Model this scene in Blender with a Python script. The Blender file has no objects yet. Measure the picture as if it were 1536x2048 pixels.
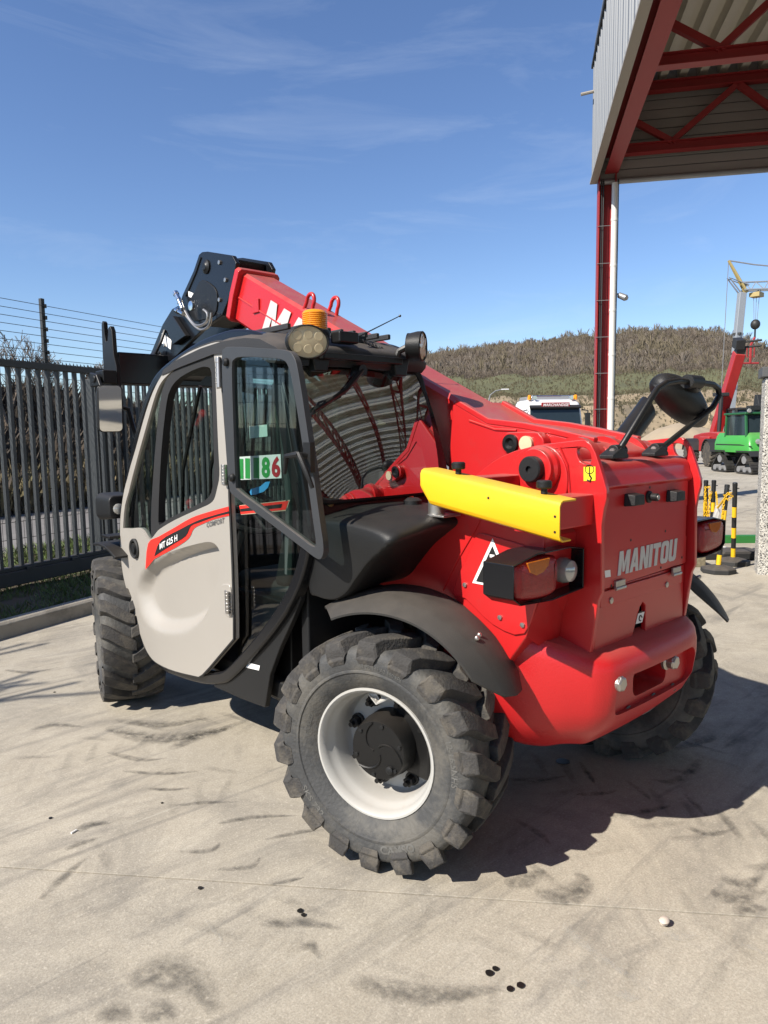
import bpy, bmesh, math, random
from mathutils import Vector, Matrix, geometry, noise
R = math.radians
PI = math.pi
rnd = random.Random(7)
scene = bpy.context.scene
col = scene.collection

# ------------------------------------------------------------------ camera
# Telehandler frame = world frame: x to its right, y to its front, z up.
HEAD, PITCH, ROLL = R(42.0), R(6.2), 0.015
cam_data = bpy.data.cameras.new('camera')
cam_data.sensor_fit = 'VERTICAL'
cam_data.sensor_height = 36.0
cam_data.lens = 1420 / 2048 * 36.0
cam_data.clip_start = 0.05
cam_data.clip_end = 5000
cam = bpy.data.objects.new('camera', cam_data)
col.objects.link(cam)
fwd = Vector((math.sin(HEAD) * math.cos(PITCH), math.cos(HEAD) * math.cos(PITCH), -math.sin(PITCH)))
rgt = Vector((math.cos(HEAD), -math.sin(HEAD), 0))
upv = rgt.cross(fwd)
cx = rgt * math.cos(ROLL) - upv * math.sin(ROLL)
cy = upv * math.cos(ROLL) + rgt * math.sin(ROLL)
m = Matrix((cx, cy, -fwd)).transposed().to_4x4()
m.translation = (-2.375, -1.718, 1.53)
cam.matrix_world = m
scene.camera = cam

# ------------------------------------------------------------------ sky, sun, exposure
SUN_DIR = Vector((1.0, -0.10, -0.86)).normalized()      # the way the light travels
to_sun = -SUN_DIR
SUN_EL = math.asin(to_sun.z)
SUN_AZ = math.atan2(to_sun.x, to_sun.y)                 # clockwise from +y
world = bpy.data.worlds.new('World')
scene.world = world
world.use_nodes = True
wn = world.node_tree
wn.nodes.clear()
w_out = wn.nodes.new('ShaderNodeOutputWorld')
w_bg = wn.nodes.new('ShaderNodeBackground')
w_sky = wn.nodes.new('ShaderNodeTexSky')
w_sky.sky_type = 'NISHITA'
w_sky.sun_disc = False
w_sky.sun_elevation = SUN_EL
w_sky.sun_rotation = SUN_AZ
w_sky.altitude = 150
w_sky.air_density = 1.0
w_sky.dust_density = 0.1
w_sky.ozone_density = 4.0
w_bg.inputs['Strength'].default_value = 0.097
# thin cirrus: stretched noise on the view direction
w_tc = wn.nodes.new('ShaderNodeTexCoord')
w_map = wn.nodes.new('ShaderNodeMapping')
w_map.inputs['Rotation'].default_value = (0.0, 0.0, R(40))
w_map.inputs['Scale'].default_value = (1.3, 3.0, 11.0)
w_n1 = wn.nodes.new('ShaderNodeTexNoise')
w_n1.inputs['Scale'].default_value = 1.7
w_n1.inputs['Detail'].default_value = 9
w_n1.inputs['Roughness'].default_value = 0.62
w_n1.inputs['Distortion'].default_value = 0.6
w_r1 = wn.nodes.new('ShaderNodeMapRange')
w_r1.inputs['From Min'].default_value = 0.53
w_r1.inputs['From Max'].default_value = 0.85
w_r1.inputs['To Max'].default_value = 0.15
w_mix = wn.nodes.new('ShaderNodeMix')
w_mix.data_type = 'RGBA'
w_mix.inputs['B'].default_value = (6.0, 6.5, 7.2, 1)
wn.links.new(w_tc.outputs['Generated'], w_map.inputs['Vector'])
wn.links.new(w_map.outputs['Vector'], w_n1.inputs['Vector'])
wn.links.new(w_n1.outputs['Fac'], w_r1.inputs['Value'])
wn.links.new(w_r1.outputs['Result'], w_mix.inputs['Factor'])
w_hs = wn.nodes.new('ShaderNodeHueSaturation')
w_hs.inputs['Saturation'].default_value = 1.06
w_hs.inputs['Hue'].default_value = 0.507
wn.links.new(w_sky.outputs['Color'], w_hs.inputs['Color'])
wn.links.new(w_hs.outputs['Color'], w_mix.inputs['A'])
wn.links.new(w_mix.outputs['Result'], w_bg.inputs['Color'])
wn.links.new(w_bg.outputs['Background'], w_out.inputs['Surface'])

sun_data = bpy.data.lights.new('sun', 'SUN')
sun_data.energy = 4.9
sun_data.angle = R(0.53)
sun_data.color = (1.0, 0.93, 0.83)
sun = bpy.data.objects.new('sun', sun_data)
col.objects.link(sun)
sun.rotation_euler = SUN_DIR.to_track_quat('-Z', 'Y').to_euler()
sun.location = (-10, 0, 12)

vs = scene.view_settings
vs.view_transform = 'Standard'
vs.look = 'None'
vs.exposure = 0.72
vs.gamma = 1.0
vs.use_curve_mapping = False
scene.cycles.max_bounces = 10
scene.cycles.transparent_max_bounces = 24
scene.cycles.glossy_bounces = 5

# ------------------------------------------------------------------ materials
def rgb(c):
    return (c[0], c[1], c[2], 1.0)

MATS = {}
def M(name, c, rough=0.5, metal=0.0, var=0.12, scale=6.0, bump=0.0, bscale=80.0, coat=0.0,
      dust=None, stain=None, spec=0.5, rvar=0.0, stretch=None):
    """Principled paint with a procedural colour drift, fine relief, settled dust and stains."""
    if name in MATS:
        return MATS[name]
    mt = bpy.data.materials.new(name)
    mt.use_nodes = True
    nt = mt.node_tree
    N, L = nt.nodes, nt.links
    b = N['Principled BSDF']
    tc = N.new('ShaderNodeTexCoord')
    vec = tc.outputs['Object']
    if stretch:
        mp = N.new('ShaderNodeMapping')
        mp.inputs['Scale'].default_value = stretch
        L.new(vec, mp.inputs['Vector'])
        vec = mp.outputs['Vector']
    n1 = N.new('ShaderNodeTexNoise')
    n1.inputs['Scale'].default_value = scale
    n1.inputs['Detail'].default_value = 6
    n1.inputs['Roughness'].default_value = 0.6
    L.new(vec, n1.inputs['Vector'])
    mx = N.new('ShaderNodeMix')
    mx.data_type = 'RGBA'
    mx.inputs['A'].default_value = rgb([max(0, k * (1 - var)) for k in c])
    mx.inputs['B'].default_value = rgb([min(1, k * (1 + var)) for k in c])
    L.new(n1.outputs['Fac'], mx.inputs['Factor'])
    out = mx.outputs['Result']
    if stain:                       # (colour, threshold, scale, amount)
        sc, th, ss, am = stain
        n2 = N.new('ShaderNodeTexNoise')
        n2.inputs['Scale'].default_value = ss
        n2.inputs['Detail'].default_value = 8
        n2.inputs['Roughness'].default_value = 0.68
        L.new(vec, n2.inputs['Vector'])
        mr = N.new('ShaderNodeMapRange')
        mr.inputs['From Min'].default_value = th
        mr.inputs['From Max'].default_value = th + 0.14
        mr.inputs['To Max'].default_value = am
        L.new(n2.outputs['Fac'], mr.inputs['Value'])
        m2 = N.new('ShaderNodeMix')
        m2.data_type = 'RGBA'
        m2.inputs['B'].default_value = rgb(sc)
        L.new(mr.outputs['Result'], m2.inputs['Factor'])
        L.new(out, m2.inputs['A'])
        out = m2.outputs['Result']
    rough_sock = None
    if dust:                        # (colour, amount) dust that settled on upward faces
        dc, da = dust
        ge = N.new('ShaderNodeNewGeometry')
        sx = N.new('ShaderNodeSeparateXYZ')
        L.new(ge.outputs['Normal'], sx.inputs['Vector'])
        mr = N.new('ShaderNodeMapRange')
        mr.inputs['From Min'].default_value = 0.45
        mr.inputs['From Max'].default_value = 0.95
        mr.inputs['To Max'].default_value = da
        L.new(sx.outputs['Z'], mr.inputs['Value'])
        n3 = N.new('ShaderNodeTexNoise')
        n3.inputs['Scale'].default_value = 14
        n3.inputs['Detail'].default_value = 7
        L.new(tc.outputs['Object'], n3.inputs['Vector'])
        ml = N.new('ShaderNodeMath')
        ml.operation = 'MULTIPLY'
        L.new(mr.outputs['Result'], ml.inputs[0])
        m3r = N.new('ShaderNodeMapRange')
        m3r.inputs['From Min'].default_value = 0.3
        m3r.inputs['From Max'].default_value = 0.6
        m3r.inputs['To Min'].default_value = 0.55
        L.new(n3.outputs['Fac'], m3r.inputs['Value'])
        L.new(m3r.outputs['Result'], ml.inputs[1])
        m4 = N.new('ShaderNodeMix')
        m4.data_type = 'RGBA'
        m4.inputs['B'].default_value = rgb(dc)
        L.new(ml.outputs[0], m4.inputs['Factor'])
        L.new(out, m4.inputs['A'])
        out = m4.outputs['Result']
        ra = N.new('ShaderNodeMapRange')
        ra.inputs['To Min'].default_value = rough
        ra.inputs['To Max'].default_value = min(1, rough + 0.5)
        L.new(ml.outputs[0], ra.inputs['Value'])
        rough_sock = ra.outputs['Result']
    L.new(out, b.inputs['Base Color'])
    b.inputs['Roughness'].default_value = rough
    if rough_sock:
        L.new(rough_sock, b.inputs['Roughness'])
    elif rvar:
        ra = N.new('ShaderNodeMapRange')
        ra.inputs['To Min'].default_value = max(0.02, rough - rvar)
        ra.inputs['To Max'].default_value = min(1, rough + rvar)
        L.new(n1.outputs['Fac'], ra.inputs['Value'])
        L.new(ra.outputs['Result'], b.inputs['Roughness'])
    b.inputs['Metallic'].default_value = metal
    b.inputs['Specular IOR Level'].default_value = spec
    if coat:
        b.inputs['Coat Weight'].default_value = coat
        b.inputs['Coat Roughness'].default_value = 0.12
    if bump:
        n4 = N.new('ShaderNodeTexNoise')
        n4.inputs['Scale'].default_value = bscale
        n4.inputs['Detail'].default_value = 5
        L.new(tc.outputs['Object'], n4.inputs['Vector'])
        bp = N.new('ShaderNodeBump')
        bp.inputs['Strength'].default_value = bump
        bp.inputs['Distance'].default_value = 0.01
        L.new(n4.outputs['Fac'], bp.inputs['Height'])
        L.new(bp.outputs['Normal'], b.inputs['Normal'])
    MATS[name] = mt
    return mt

def glass(name, tint, refl=1.0, rough=0.02, ior=1.5):
    """Tinted sheet glass: coloured pass-through plus a Fresnel mirror layer."""
    mt = bpy.data.materials.new(name)
    mt.use_nodes = True
    N, L = mt.node_tree.nodes, mt.node_tree.links
    N.remove(N['Principled BSDF'])
    tr = N.new('ShaderNodeBsdfTransparent')
    tr.inputs['Color'].default_value = rgb(tint)
    gl = N.new('ShaderNodeBsdfGlossy')
    gl.inputs['Roughness'].default_value = rough
    gl.inputs['Color'].default_value = (refl, refl, refl, 1)
    lw = N.new('ShaderNodeLayerWeight')
    lw.inputs['Blend'].default_value = 0.5
    po = N.new('ShaderNodeMath'); po.operation = 'POWER'; po.inputs[1].default_value = 5.0
    L.new(lw.outputs['Facing'], po.inputs[0])
    fr = N.new('ShaderNodeMapRange')
    f0 = ((ior-1)/(ior+1))**2*2
    fr.inputs['To Min'].default_value = f0
    L.new(po.outputs[0], fr.inputs['Value'])
    ms = N.new('ShaderNodeMixShader')
    L.new(fr.outputs['Result'], ms.inputs['Fac'])
    L.new(tr.outputs['BSDF'], ms.inputs[1])
    L.new(gl.outputs['BSDF'], ms.inputs[2])
    L.new(ms.outputs['Shader'], N['Material Output'].inputs['Surface'])
    return mt

DUSTC = (0.33, 0.27, 0.21)
m_red = M('red_paint', (0.45, 0.013, 0.014), 0.33, var=0.07, scale=3, coat=0.25, dust=((0.30, 0.15, 0.115), 0.6),
          stain=((0.27, 0.045, 0.04), 0.58, 4.0, 0.45), bump=0.04, bscale=240)
m_redcast = M('red_cast_paint', (0.44, 0.013, 0.015), 0.36, var=0.1, scale=4, dust=((0.36, 0.16, 0.13), 0.35),
              stain=((0.22, 0.03, 0.03), 0.66, 4.0, 0.5), bump=0.12, bscale=160)
m_silver = M('silver_paint', (0.385, 0.36, 0.32), 0.42, 0.25, var=0.05, scale=3, dust=(DUSTC, 0.2), bump=0.03, bscale=300,
             stain=((0.33, 0.30, 0.26), 0.60, 2.5, 0.35))
m_black = M('black_paint', (0.007, 0.007, 0.007), 0.42, var=0.2, spec=0.35, dust=(DUSTC, 0.05), bump=0.05, bscale=120)
m_blackg = M('black_gloss', (0.006, 0.0065, 0.008), 0.25, var=0.2, spec=0.4, dust=(DUSTC, 0.04))
m_plast = M('black_plastic', (0.0095, 0.010, 0.0105), 0.5, var=0.2, scale=4, spec=0.35, dust=(DUSTC, 0.05), bump=0.15, bscale=260)
m_fender = M('fender_plastic', (0.024, 0.023, 0.021), 0.55, var=0.15, scale=3, spec=0.4, dust=((0.14, 0.12, 0.10), 0.35), bump=0.12, bscale=300)
m_rub = M('rubber_seal', (0.012, 0.012, 0.012), 0.7, var=0.2)
m_tyre = M('tyre_rubber', (0.045, 0.046, 0.046), 0.70, var=0.3, scale=9, bump=0.35, bscale=70,
           stain=((0.13, 0.12, 0.10), 0.45, 4.5, 0.6))
m_tyremark = M('tyre_lettering', (0.10, 0.098, 0.09), 0.75, var=0.2)
m_tyretread = M('tyre_tread', (0.042, 0.040, 0.038), 0.85, var=0.25, scale=14, bump=0.4, bscale=120,
                stain=((0.12, 0.105, 0.082), 0.47, 11.0, 0.6))
m_rim = M('white_rim_paint', (0.40, 0.395, 0.37), 0.38, var=0.06, scale=6, dust=(DUSTC, 0.25),
          stain=((0.35, 0.30, 0.24), 0.62, 7, 0.6))
m_yellow = M('yellow_paint', (0.70, 0.40, 0.006), 0.42, var=0.06, scale=5, stain=((0.45, 0.24, 0.02), 0.66, 9, 0.6), bump=0.05, bscale=150, dust=((0.55, 0.36, 0.10), 0.35))
m_steel = M('bare_steel', (0.45, 0.43, 0.40), 0.35, 0.9, var=0.2, scale=20)
m_chrome = M('chrome', (0.75, 0.75, 0.75), 0.12, 1.0, var=0.05)
m_white = M('white_print', (0.75, 0.74, 0.72), 0.5, var=0.04)
m_grey_letter = M('grey_lettering', (0.50, 0.49, 0.47), 0.5, var=0.06)
m_blackprint = M('black_print', (0.01, 0.01, 0.01), 0.5)
m_redprint = M('red_print', (0.72, 0.03, 0.02), 0.4)
m_greenprint = M('green_print', (0.03, 0.28, 0.06), 0.5)
m_darkredprint = M('dark_red_print', (0.40, 0.02, 0.03), 0.5)
m_yellowprint = M('yellow_print', (0.75, 0.60, 0.02), 0.5)
m_amber = M('amber_lens', (0.75, 0.27, 0.01), 0.15, var=0.15, scale=30)
m_amberlens = M('amber_quarter_lens', (0.42, 0.11, 0.008), 0.15, var=0.3, scale=80)
m_redlens = M('red_lens', (0.26, 0.006, 0.010), 0.15, var=0.5, scale=70, bump=0.25, bscale=220)
m_clearlens = M('clear_lens', (0.42, 0.42, 0.40), 0.08, 0.4, var=0.3, scale=25)
m_worklens = M('worklight_lens', (0.55, 0.47, 0.30), 0.14, var=0.12, scale=8)
m_mirror = M('mirror_glass', (0.75, 0.77, 0.78), 0.03, 1.0, var=0.02)
m_seat = M('seat_vinyl', (0.02, 0.02, 0.021), 0.6, var=0.2)
m_glass = glass('cab_glass', (0.72, 0.82, 0.76))
m_glassd = glass('smoked_glass', (0.48, 0.58, 0.55))
m_glassp = glass('pane_glass', (0.55, 0.66, 0.63), ior=1.45)
m_glassr = glass('rear_glass', (0.26, 0.31, 0.29), ior=2.9)
m_farglass = M('far_glass', (0.02, 0.03, 0.035), 0.08, var=0.2)

# ------------------------------------------------------------------ mesh helpers
class MB:
    """Collects vertices and faces of one part, then links them as one mesh object."""
    def __init__(s):
        s.v, s.f = [], []
    def add(s, vs_, fs_):
        o = len(s.v)
        s.v += [tuple(v) for v in vs_]
        s.f += [tuple(i + o for i in f) for f in fs_]
        return s
    def box(s, a, b, T=None):
        (x0, y0, z0), (x1, y1, z1) = a, b
        v = [Vector(p) for p in ((x0,y0,z0),(x1,y0,z0),(x1,y1,z0),(x0,y1,z0),(x0,y0,z1),(x1,y0,z1),(x1,y1,z1),(x0,y1,z1))]
        if T is not None:
            v = [T @ p for p in v]
        return s.add(v, ((0,3,2,1),(4,5,6,7),(0,1,5,4),(1,2,6,5),(2,3,7,6),(3,0,4,7)))
    def prism(s, prof, ax, a, b, holes=(), T=None):
        """Extrude a 2-D outline (with holes) along axis ax from a to b."""
        def p3(q, k):
            if ax == 'x': return Vector((k, q[0], q[1]))
            if ax == 'y': return Vector((q[0], k, q[1]))
            return Vector((q[0], q[1], k))
        loops = [list(prof)] + [list(h) for h in holes]
        flat = [q for lp in loops for q in lp]
        n = len(flat)
        vv = [p3(q, a) for q in flat] + [p3(q, b) for q in flat]
        if T is not None:
            vv = [T @ p for p in vv]
        ff = []
        if len(loops) == 1:
            ff += [tuple(range(n))[::-1], tuple(range(n, 2 * n))]
        else:
            tris = geometry.tessellate_polygon([[Vector((q[0], q[1], 0)) for q in lp] for lp in loops])
            for t in tris:
                ff.append(tuple(t)); ff.append(tuple(i + n for i in t[::-1]))
        o = 0
        for lp in loops:
            k = len(lp)
            for i in range(k):
                j = (i + 1) % k
                ff.append((o + i, o + j, o + j + n, o + i + n))
            o += k
        return s.add(vv, ff)
    def tube(s, path, r, n=10, closed=False, rect=None, up=None):
        """Sweep a circle (or a rect (w,h)) along a path; r may be a list."""
        P = [Vector(p) for p in path]
        k = len(P)
        rs = r if isinstance(r, (list, tuple)) else [r] * k
        T = []
        for i in range(k):
            a = P[(i - 1) % k] if (closed or i > 0) else P[i]
            b = P[(i + 1) % k] if (closed or i < k - 1) else P[i]
            t = (b - a)
            T.append(t.normalized() if t.length > 1e-9 else Vector((0, 0, 1)))
        u = Vector(up) if up else (Vector((0, 0, 1)) if abs(T[0].z) < 0.9 else Vector((1, 0, 0)))
        rings, prev = [], None
        for i in range(k):
            t = T[i]
            base = u if (prev is None or up) else prev
            a = base - t * base.dot(t)
            if a.length < 1e-6:
                a = t.orthogonal()
            a.normalize()
            prev = a
            b = t.cross(a)
            if rect:
                w, h = rect
                rings.append([P[i] + b * (sx * w / 2) + a * (sz * h / 2) for sx, sz in ((-1,-1),(1,-1),(1,1),(-1,1))])
            else:
                rings.append([P[i] + (a * math.cos(2*PI*j/n) + b * math.sin(2*PI*j/n)) * rs[i] for j in range(n)])
        nn = len(rings[0])
        vv = [p for rg in rings for p in rg]
        ff = []
        for i in range(k if closed else k - 1):
            q = (i + 1) % k
            for j in range(nn):
                ff.append((i*nn + j, i*nn + (j+1) % nn, q*nn + (j+1) % nn, q*nn + j))
        if not closed:
            ff += [tuple(range(nn))[::-1], tuple((k-1)*nn + j for j in range(nn))]
        return s.add(vv, ff)
    def lathe(s, prof, origin=(0,0,0), axis=(0,0,1), n=32, closed=False):
        """Revolve (r,h) pairs about an axis through origin."""
        A = Vector(axis).normalized(); O = Vector(origin)
        e1 = A.orthogonal().normalized(); e2 = A.cross(e1)
        vv, ff = [], []
        k = len(prof)
        for (r, h) in prof:
            r = max(r, 1e-5)
            for j in range(n):
                a = 2*PI*j/n
                vv.append(O + A*h + (e1*math.cos(a) + e2*math.sin(a))*r)
        for i in range(k if closed else k - 1):
            q = (i + 1) % k
            for j in range(n):
                ff.append((i*n + j, i*n + (j+1) % n, q*n + (j+1) % n, q*n + j))
        if not closed:
            ff += [tuple(range(n))[::-1], tuple((k-1)*n + j for j in range(n))]
        return s.add(vv, ff)
    def cyl(s, a, b, r, n=20, r2=None):
        a, b = Vector(a), Vector(b)
        return s.lathe([(r, 0), (r if r2 is None else r2, (b - a).length)], a, b - a, n)
    def ball(s, c, r, n=12, sc=(1,1,1)):
        c = Vector(c); vv, ff = [], []
        m_ = n // 2
        for i in range(m_ + 1):
            th = PI*i/m_
            for j in range(n):
                ph = 2*PI*j/n
                vv.append(c + Vector((sc[0]*r*math.sin(th)*math.cos(ph), sc[1]*r*math.sin(th)*math.sin(ph), sc[2]*r*math.cos(th))))
        for i in range(m_):
            for j in range(n):
                ff.append((i*n+j, (i+1)*n+j, (i+1)*n+(j+1) % n, i*n+(j+1) % n))
        return s.add(vv, ff)
    def loft(s, rings, caps=True, closed=True):
        nn = len(rings[0]); k = len(rings)
        vv = [p for rg in rings for p in rg]; ff = []
        for i in range(k - 1):
            for j in range(nn if closed else nn - 1):
                ff.append((i*nn+j, i*nn+(j+1) % nn, (i+1)*nn+(j+1) % nn, (i+1)*nn+j))
        if caps:
            ff += [tuple(range(nn))[::-1], tuple((k-1)*nn+j for j in range(nn))]
        return s.add(vv, ff)
    def build(s, name, mat, parent=None, smooth=35, bevel=0.0, seg=2, recalc=True, T=None):
        me = bpy.data.meshes.new(name)
        vv = [tuple(T @ Vector(v)) for v in s.v] if T is not None else s.v
        me.from_pydata(vv, [], s.f)
        if recalc:
            bm = bmesh.new(); bm.from_mesh(me)
            bmesh.ops.remove_doubles(bm, verts=bm.verts, dist=1e-5)
            bmesh.ops.recalc_face_normals(bm, faces=bm.faces)
            bm.to_mesh(me); bm.free()
        me.validate()
        if smooth:
            me.polygons.foreach_set('use_smooth', [True] * len(me.polygons))
            me.set_sharp_from_angle(angle=R(smooth))
        mats_ = mat if isinstance(mat, (list, tuple)) else [mat]
        for q in mats_:
            me.materials.append(q)
        o = bpy.data.objects.new(name, me)
        col.objects.link(o)
        o.parent = parent
        if bevel:
            bv = o.modifiers.new('bevel', 'BEVEL')
            bv.width = bevel; bv.segments = seg
            bv.limit_method = 'ANGLE'; bv.angle_limit = R(32)
            bv.harden_normals = True
        return o

def tag(o, label=None, cat=None, group=None, kind=None):
    if label: o['label'] = label
    if cat: o['category'] = cat
    if group: o['group'] = group
    if kind: o['kind'] = kind
    return o

def empty(name, loc=(0,0,0), rz=0, parent=None):
    o = bpy.data.objects.new(name, None)
    o.empty_display_size = 0.2
    o.location = loc; o.rotation_euler = (0, 0, rz)
    col.objects.link(o); o.parent = parent
    return o

def copy_tree(o, parent=None):
    c = o.copy(); col.objects.link(c); c.parent = parent
    for ch in list(o.children):
        copy_tree(ch, c)
    return c

def smooth_loop(pts, n=4, closed=True):
    """Catmull-Rom through 2-D or 3-D points."""
    P = [Vector(p) if len(p) == 3 else Vector((p[0], p[1], 0)) for p in pts]
    d = len(pts[0]); k = len(P); out = []
    for i in range(k if closed else k - 1):
        p0 = P[(i-1) % k] if closed or i > 0 else P[i]
        p1, p2 = P[i], P[(i+1) % k]
        p3 = P[(i+2) % k] if closed or i < k - 2 else p2
        for j in range(n):
            t = j / n
            q = 0.5*((2*p1) + (p2-p0)*t + (2*p0-5*p1+4*p2-p3)*t*t + (3*p1-p0-3*p2+p3)*t**3)
            out.append(tuple(q)[:d])
    if not closed:
        out.append(tuple(P[-1])[:d])
    return out

def round_rect(x0, y0, x1, y1, r, n=5):
    out = []
    for cx_, cy_, a0 in ((x1-r, y1-r, 0), (x0+r, y1-r, 90), (x0+r, y0+r, 180), (x1-r, y0+r, 270)):
        for i in range(n + 1):
            a = R(a0 + 90*i/n)
            out.append((cx_ + r*math.cos(a), cy_ + r*math.sin(a)))
    return out

def offset_poly(pts, d):
    """Move a closed outline inwards by d (outline in any orientation)."""
    k = len(pts)
    area = sum(pts[i][0]*pts[(i+1) % k][1] - pts[(i+1) % k][0]*pts[i][1] for i in range(k))
    sg = 1 if area > 0 else -1
    out = []
    for i in range(k):
        a, b, c = Vector(pts[i-1]), Vector(pts[i]), Vector(pts[(i+1) % k])
        e1 = (b-a); e2 = (c-b)
        if e1.length < 1e-9 or e2.length < 1e-9:
            out.append(tuple(b)); continue
        e1.normalize(); e2.normalize()
        n1 = Vector((-e1.y, e1.x))*sg; n2 = Vector((-e2.y, e2.x))*sg
        nn = (n1+n2)
        if nn.length < 1e-6: nn = n1
        nn.normalize()
        out.append(tuple(b + nn*(d/max(0.5, nn.dot(n1)))))
    return out

def inside(p, poly):
    x, y = p; c = False; k = len(poly)
    for i in range(k):
        x1, y1 = poly[i]; x2, y2 = poly[(i+1) % k]
        if (y1 > y) != (y2 > y) and x < (x2-x1)*(y-y1)/(y2-y1)+x1:
            c = not c
    return c

def dist_poly(p, poly):
    best = 1e9; k = len(poly); px, py = p
    for i in range(k):
        x1, y1 = poly[i]; x2, y2 = poly[(i+1) % k]
        dx, dy = x2-x1, y2-y1
        L2 = dx*dx+dy*dy
        t = 0 if L2 == 0 else max(0, min(1, ((px-x1)*dx+(py-y1)*dy)/L2))
        d = math.hypot(px-x1-t*dx, py-y1-t*dy)
        best = min(best, d)
    return best

def sheet(outline, holes, fn, step, thick=0.0, lines=()):
    """Triangulated sheet inside an outline, lifted into 3-D by fn(a,b); optional thickness along +x."""
    pts, edges = [], []
    for lp in [outline] + list(holes):
        o = len(pts)
        pts += [Vector(q) for q in lp]
        edges += [(o+i, o+(i+1) % len(lp)) for i in range(len(lp))]
    for lp in lines:
        o = len(pts)
        pts += [Vector(q) for q in lp]
        edges += [(o+i, o+(i+1) % len(lp)) for i in range(len(lp))]
    a0 = min(q[0] for q in outline); a1 = max(q[0] for q in outline)
    b0 = min(q[1] for q in outline); b1 = max(q[1] for q in outline)
    a = a0 + step/2
    while a < a1:
        b = b0 + step/2
        while b < b1:
            q = (a, b)
            if inside(q, outline) and not any(inside(q, h) for h in holes):
                if min(dist_poly(q, lp) for lp in [outline] + list(holes) + list(lines)) > step*0.45:
                    pts.append(Vector(q))
            b += step
        a += step
    vv, ee, ff, *_ = geometry.delaunay_2d_cdt(pts, edges, [], 0, 1e-6)
    keep = []
    for f in ff:
        c = (sum(vv[i].x for i in f)/len(f), sum(vv[i].y for i in f)/len(f))
        if inside(c, outline) and not any(inside(c, h) for h in holes):
            keep.append(tuple(f))
    v3 = [Vector(fn(q.x, q.y)) for q in vv]
    mb = MB()
    mb.add(v3, keep)
    if thick:
        n = len(v3)
        mb.v += [tuple(p + Vector((thick, 0, 0))) for p in v3]
        mb.f += [tuple(i+n for i in f[::-1]) for f in keep]
        cnt = {}
        for f in keep:
            for i in range(len(f)):
                e = (f[i], f[(i+1) % len(f)])
                cnt[e] = 1
        for (i, j) in list(cnt):
            if (j, i) not in cnt:
                mb.f.append((j, i, i+n, j+n))
    return mb

_font_cache = {}
def text_mesh(s, bold=0.0, spacing=1.0):
    """Outline of a word as (verts2d, faces) from Blender's own font, height of capitals = 1."""
    cu = bpy.data.curves.new('lettering', 'FONT')
    cu.body = s; cu.size = 1.0; cu.offset = bold; cu.space_character = spacing; cu.resolution_u = 3
    o = bpy.data.objects.new('lettering', cu)
    col.objects.link(o)
    dg = bpy.context.evaluated_depsgraph_get()
    me = bpy.data.meshes.new_from_object(o.evaluated_get(dg))
    v = [(p.co.x, p.co.y) for p in me.vertices]; f = [tuple(p.vertices) for p in me.polygons]
    bpy.data.objects.remove(o); bpy.data.curves.remove(cu); bpy.data.meshes.remove(me)
    ys = [q[1] for q in v]; xs = [q[0] for q in v]
    h = max(ys) - min(ys); y0 = min(ys); x0 = min(xs)
    return [((q[0]-x0)/h, (q[1]-y0)/h) for q in v], f, (max(xs)-x0)/h

def lettering(name, s, origin, ex, ey, height, width, mat, parent, bold=0.0, shear=0.0, spacing=1.0, fn=None, T=None):
    """A word laid on a surface: origin = lower left, ex/ey directions, forced to height x width."""
    v, f, w = text_mesh(s, bold, spacing)
    O, X, Y = Vector(origin), Vector(ex).normalized(), Vector(ey).normalized()
    kx = width / w
    mb = MB()
    if fn:
        mb.add([fn(q[0]*kx + shear*q[1]*height, q[1]*height) for q in v], f)
    else:
        mb.add([O + X*(q[0]*kx + shear*q[1]*height) + Y*(q[1]*height) for q in v], f)
    return mb.build(name, mat, parent, smooth=0, recalc=False, T=T)

# bold condensed italic capitals for the maker's name, drawn stroke by stroke on a 1-high grid
GLYPH = {
    'M': (0.86, [[(0,0),(0,1),(.28,1),(.43,.45),(.58,1),(.86,1),(.86,0),(.62,0),(.62,.62),(.5,.12),(.36,.12),(.24,.62),(.24,0)]]),
    'A': (0.74, [[(0,0),(.24,1),(.5,1),(.74,0),(.5,0),(.46,.2),(.28,.2),(.24,0)], [(.32,.38),(.42,.38),(.37,.72)]]),
    'N': (0.72, [[(0,0),(0,1),(.24,1),(.48,.45),(.48,1),(.72,1),(.72,0),(.48,0),(.24,.55),(.24,0)]]),
    'I': (0.25, [[(0,0),(0,1),(.25,1),(.25,0)]]),
    'T': (0.66, [[(.2,0),(.2,.78),(0,.78),(0,1),(.66,1),(.66,.78),(.45,.78),(.45,0)]]),
    'O': (0.70, [[(0,.16),(0,.84),(.06,.95),(.18,1),(.52,1),(.64,.95),(.70,.84),(.70,.16),(.64,.05),(.52,0),(.18,0),(.06,.05)],
                 [(.25,.26),(.30,.2),(.40,.2),(.45,.26),(.45,.74),(.40,.8),(.30,.8),(.25,.74)]]),
    'U': (0.70, [[(0,1),(.25,1),(.25,.27),(.30,.2),(.40,.2),(.45,.27),(.45,1),(.70,1),(.70,.16),(.64,.05),(.52,0),(.18,0),(.06,.05),(0,.16)]]),
}
def maker_name(word, origin, ex, ey, en, height, width, mat, parent, shear=0.16, depth=0.002):
    O, X, Y, Nn = Vector(origin), Vector(ex).normalized(), Vector(ey).normalized(), Vector(en).normalized()
    tot = sum(GLYPH[c][0] for c in word) + 0.07*(len(word)-1)
    kx = width / tot
    x = 0
    for c in word:
        w, loops = GLYPH[c]
        mb = MB()
        mb.prism(loops[0], 'z', 0, 1, loops[1:])
        mb.v = [tuple(O + X*((x+q[0])*kx + shear*q[1]*height) + Y*(q[1]*height) + Nn*(q[2]*depth)) for q in mb.v]
        mb.build('letter', mat, parent, smooth=0)
        x += w + 0.07

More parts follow.
